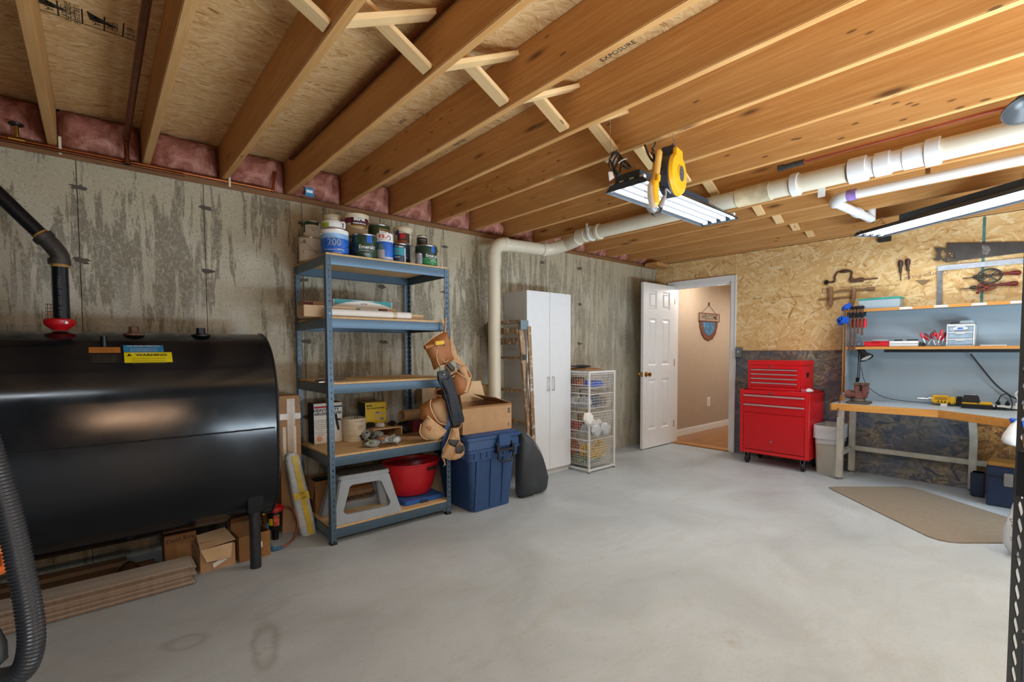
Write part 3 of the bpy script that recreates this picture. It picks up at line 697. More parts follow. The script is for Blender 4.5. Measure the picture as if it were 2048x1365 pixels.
# ------------------------------------------------------------------ paint cans on the top shelf
def facing(x, y, off=0): return math.atan2(-y, -x) + off
def can(name, label, x, y, r, z0, hh, body, rim=None, lid=None, labelled=(), bail=None, cat='paint can', texts=(), plastic=False):
    t = thing(name, label, cat, (x, y, z0)); a = facing(x, y)
    rim = rim or M_steel; n = 32
    prof = [(r * .97, 0), (r, .004), (r, hh - .012)] if not plastic else [(r * .90, 0), (r * .92, .004), (r * .985, hh - .03)]
    prof += [(r * .995, hh - .010)]
    part('body', MB().lathe(prof + [(r * .9, hh - .008)], n=n), body, t, smooth=50)
    lp = [(r * 1.0, hh - .010), (r * 1.02, hh - .006), (r * 1.0, hh), (r * .93, hh), (r * .92, hh - .006), (r * .8, hh - .006), (r * .79, hh - .003), (0, hh - .003)]
    if plastic: lp = [(r * 1.02, hh - .03), (r * 1.05, hh - .026), (r * 1.05, hh - .002), (r * 1.02, hh), (r * .9, hh), (r * .88, hh - .006), (0, hh - .005)]
    part('lid', MB().lathe(lp, n=n), lid or rim, t, smooth=50)
    for (m, a0, a1, z_0, z_1) in labelled:
        part('label', patch_cyl(MB(), (0, 0), r * 1.004, a + R(a0), a + R(a1), z_0 * hh, z_1 * hh, n=max(4, int(abs(a1 - a0) / 8))), m, t, smooth=60)
    for (body_, size, m, da, zz, *rest) in texts:
        text_cyl(body_, size, m, t, (0, 0), r * 1.012, a + R(da), zz * hh, sx=rest[0] if rest else 1, thick=rest[1] if len(rest) > 1 else 0)
    if bail:
        for s in (-1, 1):
            aa = a + R(bail[0]) + s * pi / 2
            part('ear', MB().lathe([(.010, 0), (.010, .004), (.004, .007), (0, .007)], n=12, M=Matrix.Translation((r * cos(aa), r * sin(aa), hh * .80)) @ Matrix.Rotation(aa, 4, 'Z') @ Matrix.Rotation(pi / 2, 4, 'Y')), M_steel, t)
        pts = []
        for i in range(25):
            q_ = pi * i / 24; aa = a + R(bail[0]) - pi / 2 + q_
            pts.append(V(((r + .006) * cos(aa), (r + .006) * sin(aa), hh * .80 - bail[1] * sin(q_))))
        part('bail_handle', MB().tube(pts, .0014, 6), M_steel, t)
    return t
z1 = zs[0]
can('paint_can', 'white can with hazard symbols at the left rear of the top shelf', 1.150, 3.44, .078, z1, .165, M_cream, labelled=[(M_paper, -60, 60, .05, .9), (M_inkw, 0, 45, .1, .5)], bail=(60, .09), texts=[('N 42', .022, M_inkk, -38, .75), ('!', .03, M_inkr, -38, .35, 1, .0006), ('GENERAL PURPOSE', .010, M_inkg, 15, .44), ('COATING', .010, M_inkg, 15, .36)])
can('paint_can', 'small tin with dark green band stacked on the rear left white can', 1.160, 3.44, .055, z1 + .166, .112, M_paper, labelled=[(M_green, -70, 50, .74, .93), (M_green, -80, -52, .3, .93)], texts=[('INTERIOR LATEX', .009, M_inkg, 8, .6), ('SATIN FINISH', .009, M_inkg, 8, .5), ('BASE', .009, M_inkg, 8, .4)])
can('paint_can', 'glossy blue and white can marked 200 at the front left corner of the top shelf', 1.197, 3.13, .086, z1, .168, M_bluep, labelled=[(M_inkw, -90, 90, .80, .97), (mat('sky_label', '#8fb8e0', .35, var=.3, scale=15), -90, 90, .62, .80), (M_bluep, -90, 90, .1, .62)], bail=(20, .10), texts=[('200', .062, mat('pale_gold', '#8e9dab', .4), -2, .45, .95, .001), ('PRO', .026, mat('pale_gold', '#8e9dab'), -12, .66), ('INTERIOR LATEX ZERO VOC', .010, M_inkw, -2, .18), ('1 GALLON', .012, M_inkw, 5, .07)])
# jug with a handle on the blue can
J = thing('paint_jug', 'white plastic jug with green label standing on the blue 200 can', 'jug', (1.185, 3.135, z1 + .169)); aj = facing(1.185, 3.135)
part('body', MB().lathe([(.062, 0), (.066, .006), (.066, .035), (.060, .052), (.042, .064), (.035, .066), (.035, .07), (0, .07)], n=28), M_wh, J, smooth=50)
part('label', patch_cyl(MB(), (0, 0), .0667, aj - 1.25, aj - .3, .008, .034), mat('lime_label', '#8fae2c', .5), J, smooth=60)
part('handle', MB().tube(spline([V((.062 * cos(aj + 1.2), .062 * sin(aj + 1.2), .05)), V((.078 * cos(aj + 1.2), .078 * sin(aj + 1.2), .046)), V((.078 * cos(aj + 1.2), .078 * sin(aj + 1.2), .015)), V((.064 * cos(aj + 1.2), .064 * sin(aj + 1.2), .008))]), .007, 8), M_wh, J)
can('paint_tub', 'plain white tub behind the green labelled jug', 1.315, 3.45, .070, z1 + .20, .145, M_cream, plastic=True, lid=M_cream, texts=[('O', .026, M_inkg, -28, .55, 1, .001)], cat='tub')
can('paint_can', 'plain metal can under the plain white tub', 1.315, 3.45, .080, z1, .199, M_cream, bail=(0, .08))
can('paint_tub', 'large white tub with maroon and gold label on a dark green can', 1.418, 3.30, .082, z1 + .185, .152, M_cream, plastic=True, lid=M_cream, cat='tub', labelled=[(M_maroon, -85, -25, .56, .93), (mat('wine_label', '#40131e', .4), -25, 60, .46, .86), (M_gold, -25, 60, .40, .47), (M_maroon, 60, 88, .56, .93)], bail=(10, .085), texts=[('BEHR', .036, M_inkw, 16, .74, .95, .0014), ('PREMIUM PLUS', .0145, M_inkw, 17, .54, 1, .0004)])
can('paint_can', 'dark green can hidden in the second row under the maroon label tub', 1.425, 3.335, .078, z1, .184, M_green)
can('paint_can', 'dark green paint can right of the blue can marked 200', 1.388, 3.11, .081, z1, .160, M_green, labelled=[(mat('deep_teal', '#16324a', .35), -90, -50, .08, .9), (M_bluep, 12, 38, .62, .93)], bail=(-5, .10), texts=[('Emerald', .034, M_inkw, 14, .44, 1, .0004), ('INTERIOR ACRYLIC LATEX', .008, M_inkw, 8, .30), ('SATIN', .012, M_inkw, 12, .14)])
can('paint_can', 'dark olive green can with orange edged brand panel, upper rear row', 1.618, 3.37, .082, z1 + .186, .125, mat('olive_label', '#2f3f26', .35, var=.1), labelled=[(M_gold, 2, 62, .22, .72), (M_inkk, 4, 60, .25, .69)], texts=[('BEHR', .038, M_inkw, 32, .47, .9, .0014)])
can('paint_can', 'can underneath the olive green can in the rear row', 1.618, 3.37, .080, z1, .185, M_cream)
can('paint_can', 'tall blue primer can with white top label in the middle front', 1.518, 3.075, .056, z1, .182, M_bluep, rim=M_wh, labelled=[(M_inkw, -90, 90, .68, .96), (mat('photo_grey', '#5d7376', .5, var=.5, scale=40), -85, -10, .38, .62), (mat('pale_grey_label', '#b9b3b6', .5), -85, 0, .05, .38), (mat('pale_grey_label', '#b9b3b6', .5), 0, 90, .04, .12)], texts=[('KILZ', .036, M_inkr, -4, .86, 1.0, .0014), ('2', .042, M_green, 40, .80, 1, .001), ('ALL PURPOSE PRIMER', .0075, M_inkg, -6, .74)])
can('paint_pail', 'white pail with dark photo label on top of the navy can', 1.766, 3.27, .070, z1 + .172, .125, M_cream, plastic=True, lid=M_cream, cat='pail', bail=(55, .03), labelled=[(mat('purple_label', '#3b3470', .5), -55, -25, .52, .86), (mat('photo_dark', '#3a2b22', .4, var=.5, scale=30), -38, 40, .04, .62), (M_inkr, -20, 12, .30, .6), (mat('orange_print', '#b8512c', .5), -38, 20, .04, .2)])
can('paint_can', 'navy patterned can behind the small teal label tin', 1.728, 3.26, .078, z1, .171, M_navy, labelled=[(M_inkw, 18, 32, .1, .86), (M_navy, 21, 29, .1, .8)], bail=(70, .085), texts=[('Advance', .018, M_inkw, -6, .8), ('A', .03, M_wh, -20, .83, 1, .001)])
can('paint_can', 'small tin with teal and blue label in front of the navy can', 1.622, 3.07, .045, z1, .112, M_navy, labelled=[(M_teal, -85, 60, .42, .88), (M_inkw, 60, 90, .05, .9), (mat('sky_blue', '#2c93c4', .4), 10, 55, .45, .86)], texts=[('SAMPLE', .013, M_inkr, -28, .62), ('INTERIOR', .010, M_inkw, -20, .3)])
can('paint_can', 'green paint can at the right end of the top shelf', 1.889, 3.15, .080, z1, .163, M_green, labelled=[(M_bluep, 28, 50, .66, .94), (mat('leaf_label', '#2a8a52', .35, var=.3, scale=12), -20, 70, .02, .40)], bail=(-10, .09), texts=[('Emerald', .032, M_inkw, 35, .50, 1, .0004), ('EXTERIOR', .012, M_inkw, 36, .38), ('SEMI-GLOSS', .010, M_inkw, 42, .28)])
can('paint_tin', 'small dark brown tin on top of the rightmost green can', 1.866, 3.17, .040, z1 + .164, .075, mat('brown_label', '#2e231c', .4), labelled=[(M_inkw, -90, 90, .80, .86)], texts=[('WOOD STAIN', .008, M_cream, 8, .55)], cat='tin')
can('spray_tin', 'small grey tin squeezed left of the rightmost green can', 1.772, 3.055, .024, z1, .082, mat('grey_label', '#8c8a92', .4), cat='tin', texts=[('TINT', .010, M_inkg, 0, .5)])

# ------------------------------------------------------------------ second shelf
z2 = zs[1]
c = carton('long_carton', 'open ended pale cardboard carton sticking out past the left end of the second shelf', 'box', .985, 1.32, 3.10, 3.24, z2, z2 + .072, M_cardl, closed=True, tape=False)
c = carton('long_carton', 'dark maroon and tan carton behind the protruding pale carton', 'box', 1.05, 1.34, 3.30, 3.42, z2, z2 + .115, M_card, tape=False)
part('label', MB().box(-.148, -.085, -.0608, -.0602, .02, .11), M_maroon, c)
xr0, xr1 = PY(650, 628, 3.07).x, PY(820, 632, 3.07).x
pr_ = thing('paper_roll', 'rolled white paper tube lying along the second shelf front', 'paper roll', (xr0, 3.075, z2 + .0275))
part('roll', MB().lathe([(.021, 0), (.027, 0), (.027, xr1 - xr0), (.021, xr1 - xr0), (.021, 0)], n=24, M=Matrix.Rotation(pi / 2, 4, 'Y')), M_paper, pr_, smooth=40)
part('tape', MB().lathe([(.0274, .46), (.0274, .49)], n=24, M=Matrix.Rotation(pi / 2, 4, 'Y')), M_tape, pr_)
carton('long_carton', 'flat brown carton end poking out right of the white paper roll', 'box', 1.50, 1.84, 3.12, 3.19, z2, z2 + .045, M_cardl, tape=False)
c = carton('long_carton', 'white carton with maroon end panels in the middle of the second shelf', 'box', 1.22, 1.685, 3.24, 3.36, z2, z2 + .088, M_cardl, tape=False)
part('label', MB().box(-.225, .16, -.0606, -.0602, .005, .083), M_paper, c); part('label', MB().box(-.225, -.09, -.0612, -.0607, .005, .083), M_maroon, c); part('label', MB().box(.09, .16, -.0612, -.0607, .005, .083), M_maroon, c); part('label', MB().box(-.085, -.045, -.0612, -.0607, .012, .078), M_teal, c)
for j in range(3): text(['trim kit', 'white', '8 ft'][j], .016, M_inkw, c, (1.30, 3.2387, z2 + .065 - j * .02), (1, 0, 0), (0, 0, 1))
text('LVB', .03, M_inkw, c, (1.387, 3.2385, z2 + .045), (1, 0, 0), (0, 0, 1))
c = carton('long_carton', 'white carton with teal sweep pattern, topmost on the second shelf', 'box', 1.23, 1.66, 3.26, 3.35, z2 + .088, z2 + .138, M_paper, tape=False)
mb = MB(); 
for s in (-1, 1):
    pts = [(s * (.02 + .19 * i / 10), .006 + .034 * (1 - (i / 10) ** 2)) for i in range(11)]; q = pts + [(s * .21, .046), (s * .10, .046)]
    mb.add([(x, -.0455, z) for x, z in q], [tuple(range(len(q)))])
part('label', mb, M_teal, c, smooth=0); part('label', MB().box(-.22, .215, -.0452, -.0448, .046, .05), M_teal, c)
text('ULTRA', .016, M_inkg, c, (1.445, 3.258, z2 + .112), (1, 0, 0), (0, 0, 1))

# ------------------------------------------------------------------ third shelf: one small tool
z3 = zs[2]; p = PZ(652, 765, z3); t = thing('putty_knife', 'black and silver hand tools lying behind the front post on the third shelf', 'hand tool', p)
part('blade', MB().prism([(-.05, -.02), (.05, -.035), (.07, .01), (0, .04), (-.05, .03)], .001, .006), M_steel, t)
part('handle', MB().bar((.02, 0, .012), (.12, -.03, .018), .02, .012), M_black, t, bev=.003)
part('handle', MB().bar((-.06, .02, .01), (.02, .03, .016), .018, .01), M_black, t, bev=.003)

# ------------------------------------------------------------------ fourth shelf
z4 = zs[3]
c = carton('sprayer_box', 'tall white carton printed for a heavy duty airless sprayer, left end of the fourth shelf', 'box', 1.150, 1.352, 3.46, 3.585, z4, z4 + .285, M_paper, tape=False)
part('lid_flap', MB().box(-.1015, .1015, -.063, .063, .2852, .287), M_cardd, c); part('black_side', MB().box(-.1018, -.1012, -.062, .062, 0, .285), M_black, c)  # left face is plain black
def cface(c_, x0, x1, zz0, zz1, m, d=.0632): part('label', MB().box(x0, x1, -d - .0003, -d, zz0, zz1), m, c_)
cface(c, -.1, .04, .252, .266, M_inkr); cface(c, .04, .1, .252, .262, M_inkk)
def ft(s, size, x, z, m=M_inkk, th=0, cc=None, y=3.4586): text(s, size, m, cc, (x, y, z), (1, 0, 0), (0, 0, 1), thick=th)
ft('HEAVY DUTY', .030, 1.238, z4 + .235, th=.0008, cc=c); ft('AIRLESS SPRAYER', .0255, 1.250, z4 + .210, th=.0008, cc=c)
for j, s_ in enumerate(('For Large Painting Jobs', 'Plugs Into 120v Outlet', 'Sprays Oil Based and', 'Water Based Paint,', 'Stains and More', 'Quality', 'No Compressor', 'Needed')): ft(s_, .011, 1.198, z4 + .165 - j * .0145, M_inkg, cc=c)
part('label', MB().cyl((-.065, -.0630, .035), (-.065, -.0638, .035), .02), mat('peach_print', '#e0a070', .6), c)
mb = MB(); mb.prism([(.045, .20), (.062, .205), (.066, .17), (.09, .165), (.09, .155), (.068, .155), (.080, .09), (.066, .08), (.052, .14)], 0, .0005, Matrix.Translation((0, -.0634, 0)) @ Matrix.Rotation(pi / 2, 4, 'X')); part('label', mb, M_inkk, c, smooth=0)
t = thing('white_bucket', 'white ribbed open bucket with handwriting beside the sprayer carton', 'bucket', (1.425, 3.42, z4)); ab = facing(1.425, 3.42)
part('body', MB().lathe([(.078, 0), (.080, .004), (.080, .042), (.0815, .045), (.0815, .085), (.083, .088), (.083, .125), (.0845, .128), (.0845, .168), (.080, .168), (.077, .02), (0, .02)], n=32), M_cream, t, smooth=25)
text_cyl('ALL PURPOSE', .012, M_inkk, t, (0, 0), .0852, ab + .5, .148); text_cyl('CAULK', .016, M_inkk, t, (0, 0), .084, ab + .55, .112); text_cyl('PUTTY', .013, M_inkk, t, (0, 0), .084, ab + .55, .095)
for i in range(4): part('stick', MB().cyl((.02 * i - .03, .01 * i - .02, .03), (.03 * i - .04, .02 * i, .16 + .004 * i), .003, n=6), M_cardd, t)
# wooden crate with junk, yellow box on it
t = thing('wooden_tray', 'small open wooden rack under the yellow bracket box', 'rack', (1.62, 3.42, z4))
part('board', MB().box(-.10, .13, -.12, .12, .075, .085), M_pb, t, bev=.001); part('board', MB().box(-.10, -.09, -.12, .12, 0, .075), M_pb, t); part('board', MB().box(.12, .13, -.12, .12, 0, .075), M_pb, t); part('board', MB().box(-.09, .12, .1, .11, 0, .075), M_cardd, t)
c = carton('bracket_box', 'bright yellow carton of saw horse brackets on the fourth shelf', 'box', 1.52, 1.69, 3.44, 3.55, z4 + .108, z4 + .265, mat('yellow_card', '#e0b911', .45, var=.05), tape=False); YB = 3.4386
part('black_side', MB().box(-.0856, -.085, -.055, .055, 0, .157), M_black, c); part('lid_flap', MB().box(-.085, .085, -.055, .055, .1572, .158), mat('yellow_card', '#e0b911'), c)  # left face all black, top stays yellow
part('label', MB().box(-.075, -.03, -.0557, -.0553, .128, .142), M_inkk, c); ft('STANLEY', .0115, 1.552, z4 + .243, M_yel, .0002, c, 3.4384); ft('1 Pair', .012, 1.60, z4 + .243, M_inkk, 0, c, YB); ft('Saw Horse Brackets', .0175, 1.604, z4 + .222, M_inkk, .0005, c, YB)
mb = MB(); Tm = Matrix.Translation((1.615, 3.4386, z4 + .17)); 
for q in ([(-.03, -.035), (-.018, -.035), (-.004, .02), (-.012, .022)], [(.012, -.035), (.024, -.035), (.006, .022), (-.002, .022)], [(-.018, .018), (.06, -.004), (.062, .004), (-.012, .030)]): mb.add([(1.615 + a_, 3.4384, z4 + .17 + b_) for a_, b_ in q], [(0, 1, 2, 3)])
part('label', mb, mat('lilac_print', '#b9a9a0', .5), c, world=True, smooth=0); part('label', MB().box(.035, .065, -.0557, -.0553, .018, .04), mat('bar_grey', '#8a8474', .6), c)
for k, (x, y, r_, sd, m, lb) in enumerate(((1.54, 3.40, (.035, .03, .022), 1, M_black, 'black bundle'), (1.60, 3.36, (.03, .04, .02), 2, M_paper, 'pale crumpled bag'), (1.70, 3.37, (.03, .03, .02), 4, M_black, 'black fitting'))):
    tag(part('small_parcel', crumple((x, y, z4 + .085 + r_[2] * .8), r_, sd, .4, z0=z4 + .0855), m), f'{lb} on the little wooden rack behind the hardware bags', 'hardware')
M_clear = mat('clear_film', '#9aa2a0', .12, var=.5, scale=25, bump=.6, spec=.9)
rb = random.Random(11)
for k, (px, py, r_, m2, lb) in enumerate(((728, 872, (.05, .045, .035), M_black, 'left'), (740, 884, (.055, .05, .022), mat('pack_green', '#5f6a3a', .4, var=.5, scale=50), 'front'), (752, 873, (.05, .05, .036), mat('pack_navy', '#3b4a55', .3, var=.5, scale=50), 'middle'), (768, 878, (.055, .05, .028), mat('pack_orange', '#b06a4c', .35, var=.6, scale=60), 'orange'), (784, 878, (.045, .045, .03), M_wrap, 'right'))):
    p = PZ(px, py + 10, z4); t = thing('hardware_bag', f'{dict(left="dark plastic bag of fittings nearest the white bucket", front="greenish packet flat at the front of the fourth shelf", middle="shiny dark packet in the heap of hardware bags", orange="packet with orange and white print in the hardware heap", right="clear crumpled bag at the right of the hardware heap")[lb]}', 'bag', (p.x, p.y, z4), 0, 'plastic hardware bags on the fourth shelf')
    part('contents', crumple((0, 0, r_[2]), (r_[0] * .9, r_[1] * .9, r_[2] * .9), k + 3, .45, z0=.001), m2, t, smooth=0); 
    part('film', crumple((0.01, -.01, r_[2]), r_, k + 20, .5, z0=.002, n=12, m=7), M_clear, t, smooth=0)
    part('label', MB().cbox((0, -.01, r_[2] * 1.9 + .004), (.045, .035, .001), (.3, .1, k)), [M_paper, M_yel, M_paper, mat('orange_print', '#b8512c'), M_paper][k], t)
tag(part('cardboard_sheet', MB().prism([(1.44, 3.03), (1.56, 3.02), (1.58, 3.10), (1.46, 3.12)], z4 + .0005, z4 + .003), M_cardd), 'thin brown card lying under the hardware bags', 'cardboard')
a_, b_ = PY(803, 832, 3.38), PY(868, 826, 3.44)
t = thing('cardboard_tube', 'thick brown cardboard tube lying across the fourth shelf, hollow end to the left', 'tube', a_)
dv = (b_ - a_); L = dv.length; Mt = dv.to_track_quat('Z', 'Y').to_matrix().to_4x4()
part('wall', MB().lathe([(.036, 0), (.044, 0), (.044, L), (.036, L), (.036, 0)], n=28, M=Mt), M_card, t, smooth=40)
t = thing('drill_case', 'black tool with cord under the cardboard tube', 'tool', (1.80, 3.40, z4)); part('body', crumple((0, 0, .05), (.06, .05, .05), 9, .4, z0=0), M_black, t); part('cord', MB().tube(spline([(-.05, -.05, .02), (0, -.07, .06), (.05, -.05, .03), (.02, -.06, .01), (-.04, -.07, .008)]), .004, 6), M_black, t)
t = thing('red_box', 'small dark red carton behind the tool pouch', 'box', (1.955, 3.45, z4)); part('body', MB().box(-.05, .03, -.04, .04, 0, .11), mat('dull_red', '#7d2a2c', .6), t)
p = PZ(845, 880, z4); t = thing('flat_box', 'flat brown cardboard box lying askew at the right of the fourth shelf', 'box', (p.x + .0, p.y + .05, z4), R(-38)); part('body', MB().box(-.13, .13, -.05, .05, 0, .028), M_card, t, bev=.002); part('flap', MB().box(-.128, .128, -.048, .048, .0285, .030), M_cardd, t)

# ------------------------------------------------------------------ bottom shelf
z5 = zs[4]
t = thing('open_carton', 'open brown carton behind the step stool on the bottom shelf', 'box', (1.20, 3.455, z5)); part('body', open_box(MB(), -.09, .09, -.11, .11, 0, .22), M_cardd, t)
part('flap', MB().add([(-.09, -.11, .22), (-.09, .11, .22), (-.11, .115, .10), (-.11, -.115, .10)], [(0, 1, 2, 3)]), M_card, t, smooth=0); part('contents', crumple((0, 0, .18), (.08, .095, .04), 3, .3), M_black, t)
t = thing('paper_carton', 'brown carton with black lettering seen through the step stool', 'box', (1.42, 3.48, z5)); part('body', MB().box(-.12, .13, -.10, .10, 0, .20), M_card, t, bev=.002); part('lid', MB().box(-.124, .134, -.104, .104, .12, .203), M_cardd, t, bev=.002)
text('Hammermill', .05, M_inkk, t, (1.43, 3.379, z5 + .055), (1, 0, 0), (0, 0, 1), thick=.001)
# step stool
ST = thing('step_stool', 'light grey plastic step stool with dark non slip top on the bottom shelf', 'stool', (1.35, 3.165, z5), R(-3))
HS = .30
def rr(x0, x1, z0_, z1_, r, n=5):
    o = []
    for cx, cz, a0 in ((x1 - r, z1_ - r, 0), (x0 + r, z1_ - r, 90), (x0 + r, z0_ + r, 180), (x1 - r, z0_ + r, 270)):
        o += [(cx + r * cos(R(a0 + 90 * i / n)), cz + r * sin(R(a0 + 90 * i / n))) for i in range(n + 1)]
    return o
def frame_wall(y, yb): # splayed front or back wall with a rounded opening; y at the top, yb at the foot
    outer = []; inner = []; n = 24
    def outline(tw, bw, z0_, z1_, rt, rb):
        pts = []
        L_ = [(tw - rt * .2, z1_ - rt, 0, rt)]
        c = [(tw - rt, z1_ - rt, 0, rt), (-tw + rt, z1_ - rt, 90, rt), (-bw + rb, z0_ + rb, 180, rb), (bw - rb, z0_ + rb, 270, rb)]
        for cx, cz, a0, r in c: pts += [(cx + r * cos(R(a0 + 90 * i / 6)), cz + r * sin(R(a0 + 90 * i / 6))) for i in range(7)]
        return pts
    return outline(.17, .235, 0, HS - .012, .045, .012), outline(.115, .16, .055, HS - .065, .03, .03)
for s in (-1, 1):
    o_, i_ = frame_wall(0, 0); mb = MB(); n = len(o_)
    def pt(x, z, off): 
        yy = s * (.155 - .055 * z / HS + off * 1.0); return (x, yy, z)
    vs = [pt(x, z, .0) for x, z in o_] + [pt(x, z, .0) for x, z in i_] + [pt(x, z, -.028) for x, z in i_] + [pt(x, z, -.028) for x, z in o_] 
    fs = []
    for i in range(n):
        j = (i + 1) % n; fs += [(i, j, n + j, n + i), (n + i, n + j, 2 * n + j, 2 * n + i), (2 * n + i, 2 * n + j, 3 * n + j, 3 * n + i), (3 * n + i, 3 * n + j, j, i)]
    mb.add(vs, fs); part('leg_frame', mb, M_grey, ST, smooth=50, bev=0)
for s in (-1, 1):
    mb = MB()
    for q in (-1, 1):
        mb.hexa([(s * .235, q * .155, 0), (s * .175, q * .155, 0), (s * .175, q * .075, 0), (s * .235, q * .075, 0)], [(s * .172, q * .10, HS - .03), (s * .125, q * .10, HS - .03), (s * .125, q * .055, HS - .03), (s * .172, q * .055, HS - .03)])
    mb.box(min(s * .155, s * .172), max(s * .155, s * .172), -.07, .07, HS - .07, HS - .02)
    part('leg', mb, M_grey, ST, smooth=0, bev=.006)
part('top', MB().prism(rr(-.178, .178, -.108, .108, .03), HS - .03, HS), M_grey, ST, bev=.006)
part('tread', MB().prism(rr(-.165, .165, -.098, .098, .025), HS, HS + .002), M_greyd, ST)
# blue lid, red tub
t = thing('storage_cover', 'bright blue plastic storage lid lying flat at the right of the bottom shelf', 'lid', (1.80, 3.22, z5)); part('plate', MB().prism(rr(-.155, .18, -.14, .18, .03), .004, .03), M_blue, t, bev=.006); part('rim', MB().prism(rr(-.162, .187, -.147, .187, .03), 0, .012), M_blue, t, bev=.003); part('notch', MB().box(-.03, .03, -.155, -.147, .0, .02), M_navy, t)
t = thing('red_tub', 'glossy red oval plastic tub standing on the blue lid', 'tub', (1.80, 3.26, z5 + .031))
def tubm(k, s_=1): return [(r_ * k, z) for r_, z in ((0, .004), (.115, .004), (.125, .012), (.150, .10), (.152, .104), (.158, .135), (.160, .139), (.178, .235), (.190, .242), (.190, .250), (.174, .250), (.118, .014), (0, .014))]
part('body', MB().lathe(tubm(1.0), n=48, sx=1.22, sy=.95), M_redp, t, smooth=40)
for z in (.06, .072, .135, .147, .2): part('rib', MB().tube([(1.22 * (.117 + z * .262) * cos(a_), .95 * (.117 + z * .262) * sin(a_), z) for a_ in [2 * pi * i / 48 for i in range(48)]], .0022, 6, closed=True), M_redp, t)
hb = MB()
for i in range(5): hb.ell((.03 + .018 * i + .02, -.95 * .172 - .006 + .001 * i * i * .9, .205), (.012, .006, .013), 10, 6)
part('handle_slot', hb, M_dark, t)
# ================================================================== TOOL BELT AND CASE HUNG ON THE SHELVING POST
def zz(pts): return [(840 + x / 4.71, 640 + y / 4.71) for x, y in pts]
def sheet_part(name, px, Y, m, par, th=.006, bulge=.02, n=(0, -1, 0), smooth=50):
    return part(name, cushion(MB(), plane_y(px, Y), n, th, bulge), m, par, world=True, smooth=smooth)
TB = thing('tool_belt', 'brown leather tool belt with pouches hanging from the shelving unit post', 'tool belt', (1.95, 2.95, .9))
YT = 2.975
part('strap', MB().tube([*plane_y(zz([(195, -5), (225, 60), (228, 120)]), YT)], .006, 6).tube([*plane_y(zz([(245, -20), (240, 60), (234, 120)]), YT - .012)], .006, 6), M_suede, TB, world=True)
sheet_part('pouch', zz([(215, 112), (250, 112), (268, 200), (275, 300), (315, 372), (270, 405), (205, 425), (130, 472), (100, 380), (60, 300), (40, 240), (120, 170)]), YT, M_leather, TB, .012, .035)
def piping(pts, Y, r=.0028): part('piping', MB().tube(spline(plane_y(zz(pts), Y), 5), r, 6), M_piping, TB, world=True)
piping([(178, 240), (160, 300), (158, 360), (185, 430), (230, 430)], YT - .052); piping([(218, 200), (208, 280), (212, 350), (235, 400), (268, 380)], YT - .052)
piping([(250, 112), (268, 200), (278, 300), (320, 380), (400, 430)], YT - .016); piping([(215, 115), (120, 172), (42, 238)], YT - .014)
part('rolled_flap', MB().tube(plane_y(zz([(45, 262), (110, 245), (150, 220)]), YT - .05), [.016, .013, .008], 10), M_leather, TB, world=True)
k = thing('yellow_knife', 'yellow handled knife tucked across the upper leather pouch', 'knife', plane_y(zz([(185, 215)]), YT - .066)[0])
part('handle', MB().bar(plane_y(zz([(138, 222)]), YT - .066)[0], plane_y(zz([(228, 212)]), YT - .072)[0], .02, .028), M_yel, k, world=True, bev=.006)
part('blade', MB().bar(plane_y(zz([(225, 212)]), YT - .07)[0], plane_y(zz([(236, 240)]), YT - .06)[0], .003, .012), M_steel, k, world=True)
sheet_part('belt', zz([(285, 150), (320, 240), (350, 370), (430, 430), (425, 445), (370, 430), (325, 390), (290, 300), (280, 190)]), YT + .012, M_suede, TB, .005, .004)
sheet_part('tape_holder', zz([(228, 420), (265, 402), (335, 465), (330, 492), (285, 500), (240, 455)]), YT - .02, M_suede, TB, .01, .02)
sheet_part('clip', zz([(248, 415), (285, 405), (330, 455), (325, 480), (300, 490), (262, 445)]), YT - .055, M_iron, TB, .003, .006)
sheet_part('pouch', zz([(290, 520), (345, 490), (368, 455), (430, 430), (470, 530), (470, 600), (440, 690), (418, 690), (370, 718), (320, 690), (300, 640)]), YT - .015, M_leather, TB, .012, .035)
sheet_part('pocket', zz([(360, 462), (395, 430), (432, 430), (432, 500), (455, 560), (440, 600), (400, 540)]), YT - .055, M_suede, TB, .006, .015)
sheet_part('hammer_loop', zz([(430, 530), (475, 545), (465, 600), (440, 690), (408, 680), (430, 600)]), YT - .06, M_suede, TB, .006, .008)
piping([(345, 490), (420, 540), (470, 550), (480, 520), (432, 440)], YT - .075, .0025)
part('nail', MB().cyl(*plane_y(zz([(290, 552), (326, 526)]), YT - .06), .004, n=8), M_steel, TB, world=True)
sheet_part('pouch', zz([(0, 820), (60, 775), (100, 745), (190, 730), (250, 800), (248, 990), (180, 1010), (60, 965), (5, 935)]), YT + .01, M_leather, TB, .015, .035)
sheet_part('pocket', zz([(95, 790), (190, 740), (248, 830), (245, 985), (180, 975), (110, 870)]), YT - .035, M_suede, TB, .01, .025)
piping([(105, 750), (95, 800), (120, 880), (175, 965), (245, 988)], YT - .07, .004)
sheet_part('flap', zz([(68, 905), (245, 1045), (215, 1090), (150, 1135), (70, 1130), (25, 1105), (0, 1060), (20, 975)]), YT - .045, M_suede, TB, .012, .03)
piping([(68, 905), (150, 975), (245, 1045)], YT - .075, .004); piping([(10, 980), (-2, 1060), (30, 1110), (70, 1130)], YT - .06, .0035)
sheet_part('badge', zz([(62, 1015), (75, 998), (110, 1010), (145, 1040), (158, 1068), (145, 1080), (105, 1068), (72, 1040)]), YT - .089, M_leather, TB, .003, .002)
part('belt_loop', MB().tube(spline(plane_y(zz([(195, 650), (150, 665), (150, 710), (200, 722)]), YT - .01), 5), .008, 8), M_leather, TB, world=True)
